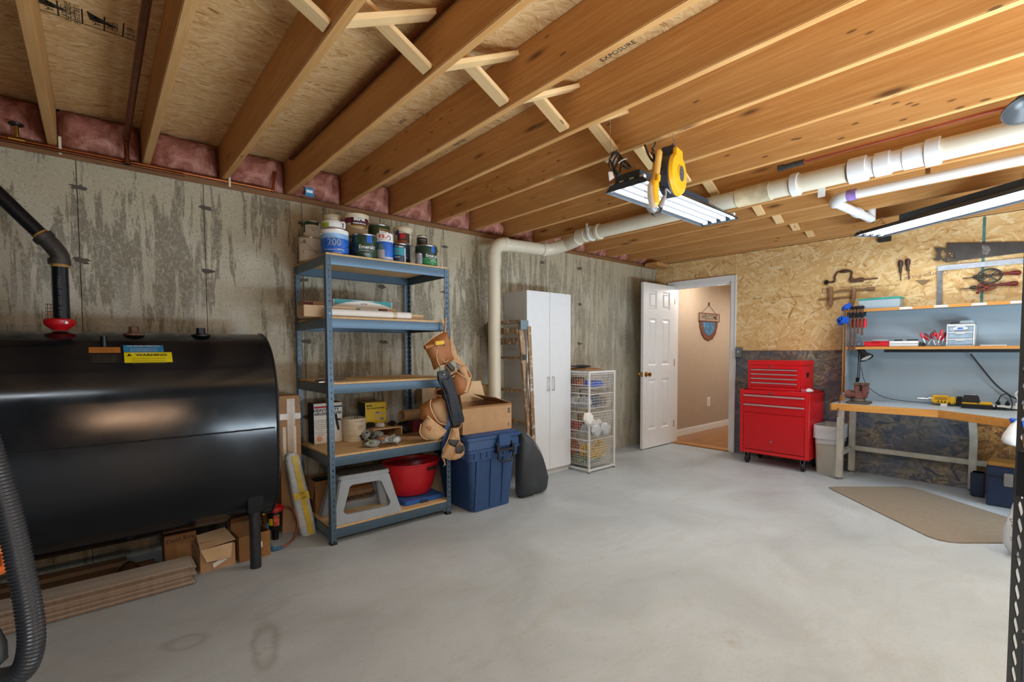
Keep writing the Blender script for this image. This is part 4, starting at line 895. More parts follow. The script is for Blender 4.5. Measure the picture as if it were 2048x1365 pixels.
part('web_strap', MB().hexa(plane_y(zz([(255, 840), (290, 850), (240, 1190), (195, 1290)]), YT - .004), plane_y(zz([(255, 840), (290, 850), (240, 1190), (195, 1290)]), YT - .009)), M_tote, TB, world=True)
sheet_part('holster', zz([(300, 1020), (360, 1015), (362, 1060), (375, 1135), (330, 1200), (330, 1300), (270, 1322), (198, 1290), (215, 1230), (262, 1130)]), YT - .03, M_suede, TB, .01, .02)
sheet_part('holster', zz([(330, 1200), (375, 1150), (425, 1190), (425, 1240), (390, 1290), (330, 1320), (272, 1322), (300, 1260)]), YT - .05, M_suede, TB, .01, .02)
sheet_part('band', zz([(262, 1130), (345, 1130), (372, 1140), (335, 1205), (280, 1180)]), YT - .062, M_iron, TB, .004, .006)
sheet_part('band', zz([(335, 1215), (372, 1172), (405, 1190), (415, 1230), (385, 1262), (340, 1260)]), YT - .082, M_iron, TB, .004, .006)
for pts in ([(300, 1020), (262, 1130), (212, 1235)], [(355, 1060), (330, 1090), (375, 1140), (330, 1210), (272, 1320)], [(375, 1150), (428, 1200), (400, 1285), (335, 1318)]): piping(pts, YT - .066, .0022)
part('fringe', MB().tube(plane_y(zz([(205, 1290), (225, 1330), (240, 1370)]), YT - .03), .004, 6).tube(plane_y(zz([(225, 1300), (235, 1340), (225, 1380)]), YT - .03), .003, 6), M_suede, TB, world=True)
TC = thing('tool_case', 'long black zipped tool case hanging diagonally in front of the tool belt', 'case', plane_y(zz([(270, 730)]), 2.87)[0])
sheet_part('body', zz([(160, 490), (228, 475), (278, 530), (395, 925), (392, 960), (300, 1000), (284, 982), (205, 640), (165, 570)]), 2.875, mat('black_nylon', '#20242b', .6, var=.15, scale=30), TC, .03, .012)
piping_ = lambda pts, r, m, par, Y: part('seam', MB().tube(plane_y(zz(pts), Y), r, 6), m, par, world=True)
for pts in ([(180, 560), (235, 700), (318, 990)], [(262, 540), (330, 730), (385, 950)], [(230, 720), (325, 690)], [(290, 930), (380, 900)]): piping_(pts, .0025, M_navy, TC, 2.83)
sheet_part('cap', zz([(165, 495), (228, 480), (275, 530), (270, 560), (185, 570)]), 2.83, M_black, TC, .003, .004)
part('rivet', MB().ell(plane_y(zz([(228, 515)]), 2.822)[0], (.006, .004, .006), 10, 6), M_steel, TC, world=True)
part('cord', MB().tube(spline(plane_y(zz([(380, 950), (402, 940), (385, 1000), (360, 1030)]), 2.88), 5), .003, 6), M_suede, TC, world=True)

# ================================================================== TOTE, CARTONS, BAG
TT = thing('storage_tote', 'dark blue lidded storage tote on the floor beside the shelving unit', 'tote', (2.30, 3.115, 0))
def rbox(mb, b, t, z0, z1, r=.04, n=4, cap=True):
    def ring(x0, x1, y0, y1, z): return [(x, y, z) for x, y in rr(x0, x1, y0, y1, r, n)]
    A, B = ring(*b, z0), ring(*t, z1); k = len(A)
    return mb.add(A + B, [(i, (i + 1) % k, k + (i + 1) % k, k + i) for i in range(k)] + ([tuple(range(k))[::-1], tuple(range(k, 2 * k))] if cap else []))
mb = rbox(MB(), (-.18, .19, -.215, .20), (-.235, .235, -.245, .245), 0, .46); part('body', mb, M_tote, TT, smooth=50, bev=.003)
part('collar', rbox(rbox(MB(), (-.245, .245, -.255, .255), (-.250, .250, -.26, .26), .40, .465), (-.262, .262, -.268, .268), (-.262, .262, -.268, .268), .465, .483), M_tote, TT, smooth=50)
part('lid', rbox(rbox(rbox(MB(), (-.275, .275, -.272, .272), (-.275, .275, -.272, .272), .555, .580), (-.262, .262, -.262, .262), (-.258, .258, -.258, .258), .484, .555), (-.25, .25, -.25, .25), (-.235, .235, -.235, .235), .580, .596), M_tote, TT, smooth=50, bev=.004)
for x in (-.16, -.02, .10): part('rib', MB().hexa([(x - .012, -.222, .02), (x + .012, -.222, .02), (x + .012, -.19, .02), (x - .012, -.19, .02)], [(x - .012, -.252, .40), (x + .012, -.252, .40), (x + .012, -.22, .40), (x - .012, -.22, .40)]), M_tote, TT)
bits('rib', [(x - .003, x + .003, -.266, -.25, .42, .465) for x in (-.2, -.14, -.08, .08, .15, .2)] + [(-.262, -.244, y - .003, y + .003, .42, .465) for y in (-.2, -.1, 0, .1, .2)], M_tote, TT)
lt = MB(); lt.box(.01, .13, -.292, -.270, .49, .585); part('latch', lt, M_tote, TT, bev=.006)
lt = MB(); lt.tube([(0, -.275, .52), (0, -.30, .46), (0, -.295, .40), (.03, -.30, .375), (.12, -.30, .375), (.15, -.295, .40), (.15, -.30, .46), (.15, -.275, .52)], .009, 8); lt.box(-.012, .014, -.30, -.268, .44, .50); lt.box(.138, .162, -.30, -.268, .44, .50); lt.box(.0, .15, -.305, -.29, .455, .475)
part('handle', lt, M_black, TT, bev=.0)
part('ring', MB().tube(arc((.252, -.12, .34), .03, 0, 2 * pi, 20, 1)[:-1], .004, 6, closed=True), M_steel, TT)
# carton on the tote
c = thing('open_carton', 'open cardboard carton standing on the blue tote with flaps up', 'box', (2.295, 3.05, .597))
x0, x1, y0, y1, hh = -.245, .235, -.12, .22, .205
part('body', open_box(MB(), x0, x1, y0, y1, 0, hh), M_card, c)
part('flap', MB().hexa([(x1 - .002, y0, hh), (x1 - .002, y1, hh), (x1 + .002, y1, hh), (x1 + .002, y0, hh)], [(x1 - .14, y0 + .02, hh + .05), (x1 - .14, y1 - .02, hh + .06), (x1 - .137, y1 - .02, hh + .063), (x1 - .137, y0 + .02, hh + .053)]), M_card, c, smooth=0)
part('flap', MB().hexa([(x0, y0, hh), (x0, y1, hh), (x0 + .003, y1, hh), (x0 + .003, y0, hh)], [(x0 - .03, y0 + .01, hh + .15), (x0 - .03, y1 - .01, hh + .16), (x0 - .027, y1 - .01, hh + .16), (x0 - .027, y0 + .01, hh + .15)]), M_cardd, c, smooth=0)
part('flap', MB().hexa([(x0, y1 - .003, hh), (x1, y1 - .003, hh), (x1, y1, hh), (x0, y1, hh)], [(x0 + .02, y1 + .04, hh + .16), (x1 - .02, y1 + .04, hh + .165), (x1 - .02, y1 + .043, hh + .165), (x0 + .02, y1 + .043, hh + .16)]), M_cardl, c, smooth=0)
part('flap', MB().box(x0, x1, y0 - .002, y0 + .001, hh - .01, hh + .004), M_cardd, c)
pm = MB()
for j in range(3): pm.box(.195, .22, y0 - .0012, y0 - .0004, .13 + .014 * j, .141 + .014 * j)
for j in range(2): pm.box(.196 + j * .014, .199 + j * .014, y0 - .0012, y0 - .0004, .02, .045); pm.box(.192 + j * .014, .203 + j * .014, y0 - .0012, y0 - .0004, .045, .049)
part('label', pm, M_inkg, c)
xa, xb, zt = PY(838, 778, 3.57).x, PY(974, 772, 3.57).x, PY(900, 774, 3.57).z
c = carton('flat_carton', 'big flat cardboard carton standing against the wall behind the tote', 'box', xa, xb, 3.52, 3.62, 0, zt, M_cardl, tape=False)
part('flap', MB().tube(arc((xb - (xa + xb) / 2 - .05, -.055, zt - .05), .05, 0, pi / 2, 8, 1), .004, 5), M_card, c)
# round cover leaning behind the tote
op = [(1031, 862), (1045, 866), (1060, 880), (1072, 900), (1081, 925), (1087, 953), (1084, 978), (1074, 996), (1058, 1007), (1046, 1004), (1036, 998), (1031, 985)]
BG = thing('folded_cover', 'dark grey round fabric cover leaning between the blue tote and the wardrobe', 'cover', (2.7, 2.97, 0))
M_fab = mat('charcoal_nylon', '#353a40', .55, var=.2, scale=14, bump=.5)
pts = [PY(x, y, 2.97) for x, y in op]
for p in pts: p.z = max(p.z, .004)
from mathutils import noise as NZ
mb = cushion(MB(), pts, (0, -1, 0), .05, .05); mb.v = [V((p.x + .006 * NZ.noise(p * 14), p.y + .012 * NZ.noise(p * 9), max(.002, p.z))) for p in mb.v]
part('fabric', mb, M_fab, BG, world=True, smooth=60)
part('piping', MB().tube([p + V((0, -.05, 0)) for p in spline(pts[1:9], 4)], .004, 6), mat('pale_piping', '#9aa0a4', .5), BG, world=True)

# ================================================================== DRAIN PIPE (vertical, elbows, long run under the joists)
DP = thing('drain_pipe', 'cream plastic drain pipe rising by the wardrobe and running under the joists', 'pipe', (2.745, 3.41, 0))
r = .057; VX, VY = 2.745, 3.41; ZR = 2.289; XR = 3.455
part('riser', MB().cyl((VX, VY, 0), (VX, VY, 2.06), r, n=32), M_pvc, DP, world=True, smooth=50)
part('coupling', MB().cyl((VX, VY, 1.99), (VX, VY, 2.08), r + .008, n=32), M_pvc, DP, world=True, smooth=50)
def bend(a, b, c, k=10, rad=r + .004):
    a, b, c = V(a), V(b), V(c); return MB().tube([(a * (1 - t) ** 2 + b * 2 * t * (1 - t) + c * t * t) for t in [i / k for i in range(k + 1)]], rad, 28)
A = V((VX, VY, 2.07)); B = V((VX, VY, 2.185)); C2 = V((VX + .12, VY - .01, 2.195))
part('elbow', bend(A, B, C2), M_pvc, DP, world=True, smooth=60)
D1 = V((3.31, 3.35, 2.20)); E1 = V((3.42, 3.33, 2.21)); F1 = V((XR + .02, 3.18, 2.25)); G1 = V((XR, 3.02, 2.27)); 
part('run', MB().cyl(C2, D1, r, n=32), M_pvc, DP, world=True, smooth=50)
d = (D1 - C2).normalized()
for q in (C2, D1): part('coupling', MB().cyl(q - d * .02, q + d * .02, r + .008, n=32), M_pvc, DP, world=True, smooth=50)
part('elbow', bend(D1, E1, F1), M_pvc, DP, world=True, smooth=60)
part('elbow', MB().tube([F1, G1], r + .006, 28), M_pvc, DP, world=True, smooth=60)
def seg(name, y0, y1, rad, m, z=ZR, x=XR): part(name, MB().cyl((x, y0, z), (x, y1, z), rad, n=32), m, DP, world=True, smooth=50)
seg('coupling', 3.03, 2.93, r + .008, M_pvc); seg('run', 2.95, .90, r, M_pvc)
seg('coupling', 2.80, 2.77, r + .012, M_pvc)
M_pvs = mat('scuffed_pvc', '#cdbb98', .5, var=.35, scale=7, bump=.2)
seg('coupling', 1.55, 1.33, r + .006, M_pvs); seg('coupling', 1.20, 1.16, r + .014, M_pvcw)
seg('coupling', .885, .80, r + .016, M_pvcw); seg('run', .80, .50, r + .0, M_pvcw); seg('coupling', .76, .69, r + .01, M_pvcw); seg('coupling', .63, .53, r + .006, M_pvcw); seg('coupling', .535, .475, r + .016, M_pvcw); seg('run', .48, -1.6, r, M_pvc)
seg('hanger', 2.88, 2.86, r + .011, M_pvcw)
part('strap', MB().box(XR - .07, XR - .066, 2.86, 2.88, ZR, ZJ + .02).box(XR + .066, XR + .07, 2.86, 2.88, ZR, ZJ + .02), M_pvcw, DP, world=True)
part('tag', MB().box(XR + .052, XR + .056, 1.03, 1.07, 2.19, 2.245), M_pvcw, DP, world=True)
VP = thing('vent_pipe', 'thinner white plastic pipe under the joists near the strand board wall', 'pipe', (3.99, 1.0, 2.28)); VXX = 3.99; VZ = 2.292; rv = .031
part('run', MB().cyl((VXX, 1.04, VZ), (VXX, -1.6, VZ), rv, n=24), M_pvcw, VP, world=True, smooth=50)
part('elbow', bend((VXX, 1.02, VZ), (VXX, 1.12, VZ), (VXX + .12, 1.14, VZ - .005), rad=rv + .006), M_pvcw, VP, world=True, smooth=60)
part('coupling', MB().cyl((VXX, .98, VZ), (VXX, 1.035, VZ), rv + .007, n=24), mat('purple_primer', '#8c6fae', .4, var=.4, scale=30), VP, world=True)
part('branch', MB().cyl((VXX + .10, 1.138, VZ - .004), (4.80, 1.078, VZ - .008), rv, n=24).cyl((4.80, 1.078, VZ - .03), (4.80, 1.078, 2.45), rv, n=24), M_pvcw, VP, world=True, smooth=50)
part('coupling', MB().cyl((VXX + .5, 1.105, VZ - .006), (VXX + .56, 1.10, VZ - .006), rv + .007, n=24), M_pvcw, VP, world=True)
part('strap', MB().box(VXX + .028, VXX + .036, .60, .625, VZ - .03, VZ + .10), M_steel, VP, world=True)
CP = thing('copper_pipe', 'bright copper pipe with a capped end running between joists at right', 'pipe', (3.36, 1.15, 2.385)); p1 = PZ(1560, 335, 2.385)
part('run', MB().cyl((3.35, 1.10, 2.385), (3.35, -1.6, 2.385), .011, n=16), M_coppern, CP, world=True)
part('valve', MB().cyl((3.35, 1.23, 2.385), (3.35, 1.10, 2.385), .017, n=14).cyl((3.35, 1.25, 2.385), (3.35, 1.22, 2.385), .022, n=8), M_iron, CP, world=True, smooth=30)
# copper lines along the left wall
CL = thing('copper_line', 'old copper water line along the top of the concrete wall at left', 'pipe', (0, 3.60, 2.33))
yl = 3.60; q = [PY(x, y, yl) for x, y in ((-60, 281), (0, 288), (115, 300), (300, 330), (440, 358), (540, 382))]
zl = ZJ - .016
part('pipe', MB().cyl((-1.6, yl, zl), (PY(545, 382, yl).x, yl, zl), .011, n=14), M_copper, CL, world=True)
part('pipe', MB().cyl((-1.6, yl - .03, zl - .022), (.45, yl - .03, zl - .022), .009, n=14), mat('dark_copper', '#6f3f24', .4, .8, var=.3), CL, world=True)
xe = PY(545, 378, yl).x; part('riser', MB().cyl((xe, yl, zl), (xe + .02, yl, zl + .13), .009, n=12).ell((xe, yl, zl), (.015, .015, .015)), M_copper, CL, world=True)
part('valve', MB().cyl((-.30, yl, zl), (-.24, yl, zl), .018, n=8).cyl((-.27, yl, zl), (-.27, yl - .01, zl + .07), .010, n=8), M_brass, CL, world=True)
wh_ = MB().tube(arc((-.27, yl - .012, zl + .075), .026, 0, 2 * pi, 16, 2)[:-1], .005, 6, closed=True)
for i in range(3): wh_.tube([(-.27 + .026 * cos(i * pi / 3), yl - .012 + .026 * sin(i * pi / 3), zl + .075), (-.27 - .026 * cos(i * pi / 3), yl - .012 - .026 * sin(i * pi / 3), zl + .075)], .004, 5)
part('handwheel', wh_, M_black, CL, world=True)
for px, py in ((117, 290), (457, 357)): x = PY(px, py, yl - .012).x; part('hanger', MB().box(x, x + .012, yl - .0145, yl - .012, zl - .035, zl + .06), M_cream, CL, world=True)
CR = thing('copper_riser', 'dark copper pipe running up between the first joists and down to a tee', 'pipe', PZ(262, 180, 2.42)); a_, b_ = PZ(290, 0, 2.44), PZ(257, 258, 2.44)
part('pipe', MB().cyl((b_.x - .003, -1.6, 2.44), (b_.x - .003, 3.55, 2.44), .015, n=16).cyl((b_.x - .003, 3.55, 2.44), (b_.x - .003, 3.55, 2.30), .012, n=16), mat('dark_copper', '#6f3f24'), CR, world=True)
part('fitting', MB().cyl((b_.x - .003, 3.55, 2.30), (b_.x - .003, 3.55, 2.33), .017, n=12).cyl((b_.x - .003, 3.53, 2.44), (b_.x - .003, 3.5, 2.44), .018, n=12), mat('dark_copper', '#6f3f24'), CR, world=True)
CR2 = thing('copper_riser', 'copper pipe lying in the third bay along the joist side at top', 'pipe', (1.02, 2, 2.5)); xx = JX[7] - .038 - .014
part('pipe', MB().cyl((xx, -1.6, 2.54), (xx, 3.5, 2.54), .012, n=14), mat('dark_copper', '#6f3f24'), CR2, world=True)
x = PY(613, 368, 3.66).x; t = thing('blue_tag', 'small blue printed tag in front of the insulation above the shelving unit', 'tag', (x, 3.60, 2.34)); part('card', MB().box(-.03, .03, -.002, 0, 0, .06), mat('tag_blue', '#2c84b8', .5), t); part('print', MB().box(-.022, .022, -.003, -.002, .025, .045), M_inkw, t)

# ================================================================== STEP LADDER
LD = thing('step_ladder', 'old paint spattered wooden step ladder folded against the wardrobe side', 'ladder', (2.92, 3.2, 0))
M_old = wood('weathered_wood', '#6f5742', '#96795c', '#b39a7c', 'z', knots=False, rough=.8)
def oldwood():
    t = NT('spattered_wood'); tc = t.n('ShaderNodeTexCoord').outputs['Object']; g = t.noise(t.coord(vec=tc, scale=(40, 40, 3)), 1, 4); c = t.ramp(g, [(.3, '#6b5340'), (.7, '#ab8d6a')])
    s = t.noise(tc, 22, 4, .7); c = t.mix(t.val(s, [(.55, 0.), (.62, .85)]), c, '#c9c3b6'); s = t.noise(t.coord(vec=tc, loc=(4, 4, 4)), 15, 3, .6); c = t.mix(t.val(s, [(.60, 0.), (.65, .6)]), c, '#56402e'); t.out(c, .8); return t.m
M_sp = oldwood()
def lx(z): return 3.005 - .155 * z / 1.49   # rails lean towards the drain pipe at the top
for y in (3.165, 3.59):
    part('rail', MB().bar((lx(0) - .01, y, 0), (lx(1.47) - .01, y, 1.47), .022, .055, up=(1, 0, 0)), M_sp, LD, world=True, bev=.003)
    part('rear_rail', MB().bar((2.992, y - .03 if y < 3.3 else y, 0), (lx(1.44) + .06, y - .03 if y < 3.3 else y, 1.44), .02, .04, up=(1, 0, 0)), M_sp, LD, world=True, bev=.003)
for z in (.28, .57, .86, 1.16): part('step', MB().box(lx(z) - .040, lx(z) + .04, 3.176, 3.58, z - .012, z + .012), M_sp, LD, world=True, bev=.003)
for z in (1.40, 1.31): part('brace', MB().box(lx(z) - .045, lx(z) - .025, 3.176, 3.58, z - .03, z + .03), M_sp, LD, world=True, bev=.003)
part('top_cap', MB().box(lx(1.48) - .04, lx(1.48) + .06, 3.14, 3.61, 1.47, 1.495), M_sp, LD, world=True, bev=.004)
part('bracket', MB().box(lx(1.48) - .035, lx(1.48) + .06, 3.132, 3.146, 1.41, 1.49), mat('zinc_plate', '#7b8f9c', .4, .7), LD, world=True, bev=.003)
part('spreader', MB().bar((lx(1.1) + .02, 3.142, 1.12), (lx(.95) - .01, 3.142, .80), .004, .014).bar((lx(1.1) + .02, 3.14, 1.12), (lx(.95) + .07, 3.14, .80), .004, .014), M_steel, LD, world=True)
part('label', MB().box(lx(1.2) - .03, lx(1.2) + .015, 3.1525, 3.1535, 1.14, 1.19), M_iron, LD, world=True)

# ================================================================== WARDROBE
WD = thing('wardrobe', 'tall white two door wardrobe against the concrete wall', 'wardrobe', (3.05, 3.305, 0)); WW, WH = .605, 1.785
M_wdr = mat('white_laminate', '#dfe1e3', .42, var=.02); M_side = mat('grey_white_laminate', '#c9c8c4', .5, var=.03)
part('body', MB().box(0, WW, .018, .335, .06, WH).box(.0, WW, .03, .335, 0, .06), M_side, WD, bev=.001)
for x0 in (.001, WW / 2 + .0015): part('door', MB().box(x0, x0 + WW / 2 - .0025, 0, .016, .055, WH + .002), M_wdr, WD, bev=.0015)
for x in (WW / 2 - .035, WW / 2 + .035):
    part('handle', MB().tube([(x, -.0, .835), (x, -.022, .835), (x, -.028, .85), (x, -.028, .95), (x, -.022, .965), (x, 0, .965)], .005, 8), M_steel, WD)

# ================================================================== WIRE BASKET RACK
WR = thing('wire_rack', 'white metal rack holding four wire baskets beside the wardrobe', 'rack', (3.612, 3.078, 0)); rw_, rd_ = .44, .50
# keep clear of the wardrobe side: the rack stands in front of and right of it
WR.location = (3.672, 3.078, 0); rw_ = .40
M_wm = mat('white_coated_wire', '#dedddb', .4, var=.03)
for x in (0, rw_):
    for y in (0, rd_): part('post', MB().box(x - .009, x + .009, y - .009, y + .009, .008, 1.015), M_wm, WR, bev=.002); part('foot', MB().cyl((x, y, 0), (x, y, .01), .011, n=12), M_black, WR)
part('frame_rail', MB().box(0, rw_, -.008, .008, .999, 1.015).box(0, rw_, rd_ - .008, rd_ + .008, .999, 1.015).box(-.008, .008, 0, rd_, .999, 1.015).box(rw_ - .008, rw_ + .008, 0, rd_, .999, 1.015), M_wm, WR)
part('frame_rail', MB().box(0, rw_, -.008, .008, .02, .036).box(-.008, .008, 0, rd_, .02, .036).box(rw_ - .008, rw_ + .008, 0, rd_, .02, .036).box(0, rw_, rd_ - .008, rd_ + .008, .02, .036), M_wm, WR)
for z in (.99, .885, .80, .70, .61, .52, .42, .33, .22): bits('runner', [(-.004, .004, .009, rd_ - .009, z - .012, z - .004), (rw_ - .004, rw_ + .004, .009, rd_ - .009, z - .012, z - .004)], M_wm, WR)
def basket(z0, z1):
    mb = MB(); x0, x1, y0, y1 = .016, rw_ - .016, .004, rd_ - .02; t_ = .0013; i = .02
    def wire(a, b): mb.tube([a, b], t_, 4, cap=False)
    nx, ny, nz = 14, 14, max(4, round((z1 - z0) / .028))
    for k in range(nx + 1):
        x = x0 + (x1 - x0) * k / nx; xb = x0 + i + (x1 - x0 - 2 * i) * k / nx
        wire((x, y0, z1), (xb, y0 + i, z0)); wire((xb, y0 + i, z0), (xb, y1 - i, z0)); wire((xb, y1 - i, z0), (x, y1, z1))
    for k in range(ny + 1):
        y = y0 + (y1 - y0) * k / ny; yb = y0 + i + (y1 - y0 - 2 * i) * k / ny
        wire((x0, y, z1), (x0 + i, yb, z0)); wire((x0 + i, yb, z0), (x1 - i, yb, z0)); wire((x1 - i, yb, z0), (x1, y, z1))
    for k in range(nz + 1):
        f = k / nz; z = z0 + (z1 - z0) * f; j = i * (1 - f); P_ = [(x0 + j, y0 + j, z), (x1 - j, y0 + j, z), (x1 - j, y1 - j, z), (x0 + j, y1 - j, z)]
        rr_ = .0035 if k == nz else t_
        mb.tube(P_, rr_, 4, closed=True)
    return mb
BZ = [(.845, .985), (.640, .785), (.365, .600), (.055, .325)]
for a, b in BZ: part('basket', basket(a, b), M_wm, WR, smooth=0)
rk = random.Random(2)
def inr(x, y, z): return (3.672 + x, 3.078 + y, z)
def item(name, label, cat, c, r_, m, sd, amp=.45, g=None): return tag(part(name, crumple(inr(*c), r_, sd, amp, z0=inr(*c)[2] - r_[2] * .9), m, smooth=0), label, cat, g)
item('blue_cloth', 'bright blue cloth in the top wire basket', 'cloth', (.21, .14, .845 + .035), (.15, .10, .032), mat('cobalt_cloth', '#2257c4', .8, var=.1), 1)
item('brown_pack', 'brown paper pack at the back of the top wire basket', 'pack', (.18, .33, .845 + .05), (.12, .09, .045), M_card, 2)
item('orange_pack', 'rust orange pack leaning at the left of the top wire basket', 'pack', (.07, .22, .845 + .045), (.035, .09, .045), mat('rust_pack', '#a8623c', .7, var=.3), 33)
for k, (x, y, m, lb) in enumerate(((.09, .13, M_wrap, 'clear packet at the left of the second basket'), (.20, .12, mat('pack_navy', '#3b4a55'), 'navy packet in the middle of the second basket'), (.31, .13, mat('pack_mix', '#7d6a5c', .5, var=.8, scale=60), 'mottled packet at the right of the second basket'), (.15, .32, M_paper, 'white box end at the back of the second basket'), (.29, .33, mat('pack_green2', '#66704a', .5, var=.5, scale=40), 'green packet at the back of the second basket'))):
    item('packet', lb, 'packet', (x, y, .640 + .055), (.055, .085, .055), m, 5 + k)
for k, (x, y, z, r_, m, lb) in enumerate(((.07, .09, .06, (.05, .07, .055), M_wrap, 'crumpled clear bag low at the left of the third basket'), (.24, .10, .07, (.10, .07, .07), M_paper, 'crumpled white bag at the front of the third basket'), (.12, .30, .06, (.09, .08, .06), mat('dull_red_pack', '#9a4034', .6, var=.3), 'red packet at the back left of the third basket'), (.29, .31, .09, (.08, .08, .09), mat('amber_pack', '#b8935c', .6, var=.3, scale=20), 'tan packet at the back right of the third basket'))):
    item('packet', lb, 'packet', (x, y, .365 + z), r_, m, 40 + k, .5)
for k, (px, py, w2, h2) in enumerate(((1176, 838, .05, .075), (1192, 862, .05, .09), (1210, 858, .04, .085))):
    pts = [PY(px + dx * 9, py + dy * 11, 3.055) for dx, dy in ((-.9, -1), (.2, -1.2), (1, -.6), (.9, .3), (.2, 1.3), (-.5, 1.0), (-1.1, .2))]
    t = part('plastic_bag', cushion(MB(), pts, (0, -1, 0), .008, .018), M_wrap if k else M_paper, smooth=0)
    tag(t, ['white plastic bag tied to the left post of the wire rack', 'clear bag hanging on the front of the third basket, middle', 'clear bag hanging on the front of the third basket, right'][k], 'bag')
item('green_bag', 'clear green bag of bits at the bottom of the fourth basket', 'bag', (.21, .20, .055 + .05), (.15, .14, .048), mat('green_film', '#8a9a78', .3, var=.5, scale=30), 60)
item('brown_bundle', 'rust brown bundle at the back of the fourth basket', 'bundle', (.13, .34, .055 + .13), (.09, .08, .10), mat('rust_pack', '#a8623c'), 61)
cd = [];
for k in range(90):
    a_ = k * .55; rx = .10 + .05 * sin(k * 1.3); cd.append(inr(.20 + rx * cos(a_) * 1.2 + .02 * sin(k * .7), .12 + .05 * sin(a_) + .02 * cos(k * .9), .055 + .14 + .075 * sin(a_ * 1.7 + k * .2) * (1 if k % 3 else .5)))
t = thing('yellow_rope', 'tangled yellow cord in the lowest wire basket', 'cord', inr(.2, .12, .1)); part('rope', MB().tube(spline(cd, 3), .0045, 6), M_yel, t, world=True)
t = thing('brown_envelopes', 'stack of brown paper on top of the wire rack', 'paper', inr(.16, .22, 1.017)); 
for k in range(4): part('sheet', MB().cbox((0, 0, .003 + .0065 * k), (.30 - .02 * k, .36 - .05 * k, .005), (0, 0, .12 * k - .15)), [M_card, M_cardl, M_cardd, M_card][k], t)
t = thing('black_folder', 'black folded bag on top of the brown paper on the wire rack', 'bag', inr(.13, .22, 1.045)); part('cloth', crumple((0, 0, .014), (.11, .10, .013), 8, .4, z0=0), M_fab, t)
# ================================================================== RED TOOL CHEST ON ITS ROLLING CABINET
XC = 5.262
def zx(y, x=1550, X=XC): return PX(x, y, X).z
TCb = thing('tool_cabinet', 'red steel rolling tool cabinet with two drawers and a large door', 'tool cabinet', (XC, 1.97, 0)); yl, yr = .332, -.332; ZB, ZT = .125, .798
M_rp = mat('red_enamel', '#d91820', .28, .0, var=.05, scale=3, spec=.6); M_rd = mat('red_enamel_drawer', '#cc161e', .3, var=.05)
part('body', MB().box(.006, .425, yr, yl, ZB, ZT - .012).box(.0, .006, yr, yr + .035, ZB, ZT).box(0, .006, yl - .035, yl, ZB, ZT).box(0, .006, yr + .035, yl - .035, ZT - .045, ZT).box(0, .006, yr + .035, yl - .035, ZB, ZB + .035).box(0, .425, yr, yr + .008, ZT - .012, ZT).box(0, .425, yl - .008, yl, ZT - .012, ZT).box(.417, .425, yr, yl, ZT - .012, ZT), M_rp, TCb, bev=.003)
for z0, z1 in ((.655, .748), (.560, .650)):
    d = part('drawer', MB().box(-.006, .006, yr + .038, yl - .038, z0, z1), M_rd, TCb, bev=.002)
    part('pull', MB().prism([(0, -.012), (-.012, -.010), (-.016, 0), (-.006, .006), (0, .006)], yr + .040, yl - .040, Matrix.Translation((-.006, 0, z1 - .008)) @ Matrix(((1, 0, 0, 0), (0, 0, 1, 0), (0, 1, 0, 0), (0, 0, 0, 1)))), mat('pink_silver', '#d2c3c2', .3, .6), d)
dd = part('door', MB().box(-.005, .006, yr + .038, yl - .038, ZB + .04, .552), M_rd, TCb, bev=.003)
part('knob', MB().cyl((-.005, .005, .27), (-.02, .005, .27), .010, n=14), M_steel, dd); part('slot', MB().box(-.006, -.004, -.01, .015, ZB + .05, ZB + .055), M_dark, dd)
part('lock', MB().cyl((0, .02, .772), (-.012, .02, .772), .011, n=16), M_steel, TCb)
for x in (.05, .38):
    for y in (yr + .06, yl - .06):
        w_ = part('caster', MB().box(x - .02, x + .02, y - .018, y - .015, .035, .12).box(x - .02, x + .02, y + .015, y + .018, .035, .12).box(x - .03, x + .03, y - .03, y + .03, .118, ZB), M_steel, TCb, bev=.001)
        part('wheel', MB().lathe([(.012, -.012), (.045, -.013), (.048, -.008), (.048, .008), (.045, .013), (.012, .012)], n=28, M=Matrix.Translation((x + .008, y, .048)) @ Matrix.Rotation(pi / 2, 4, 'X')), M_black, w_, smooth=40)
TCh = thing('tool_chest', 'red steel top chest with four drawers sitting on the tool cabinet', 'tool chest', (XC + .025, 1.985, ZT - .0115)); a_, b_ = -.258, .252; CH = .322
part('body', MB().box(.006, .37, a_, b_, 0, CH - .05).box(0, .006, a_, a_ + .028, 0, CH - .05).box(0, .006, b_ - .028, b_, 0, CH - .05).box(0, .006, a_ + .028, b_ - .028, CH - .088, CH - .05).box(0, .006, a_ + .028, b_ - .028, 0, .05), M_rp, TCh, bev=.003)
part('lid', MB().box(-.004, .374, a_ - .004, b_ + .004, CH - .048, CH), M_rp, TCh, bev=.005)
for k in range(4):
    z1 = .232 - k * .046; d = part('drawer', MB().box(-.002, .008, a_ + .03, b_ - .03, z1 - .042, z1), M_rd, TCh, bev=.001)
    part('pull', MB().box(-.014, -.002, a_ + .032, b_ - .032, z1 - .013, z1 - .002), mat('pink_silver', '#d2c3c2', .3, .6), d, bev=.002)
part('lock', MB().cyl((0, .02, CH - .066), (-.012, .02, CH - .066), .010, n=16), M_steel, TCh)
part('side_handle', MB().box(.17, .22, a_ - .003, a_ + .001, .15, .20), M_dark, TCh).data; part('side_grip', MB().tube([(.175, a_ - .004, .195), (.175, a_ - .014, .18), (.215, a_ - .014, .18), (.215, a_ - .004, .195)], .003, 6), M_black, TCh)
zc = ZT - .0117
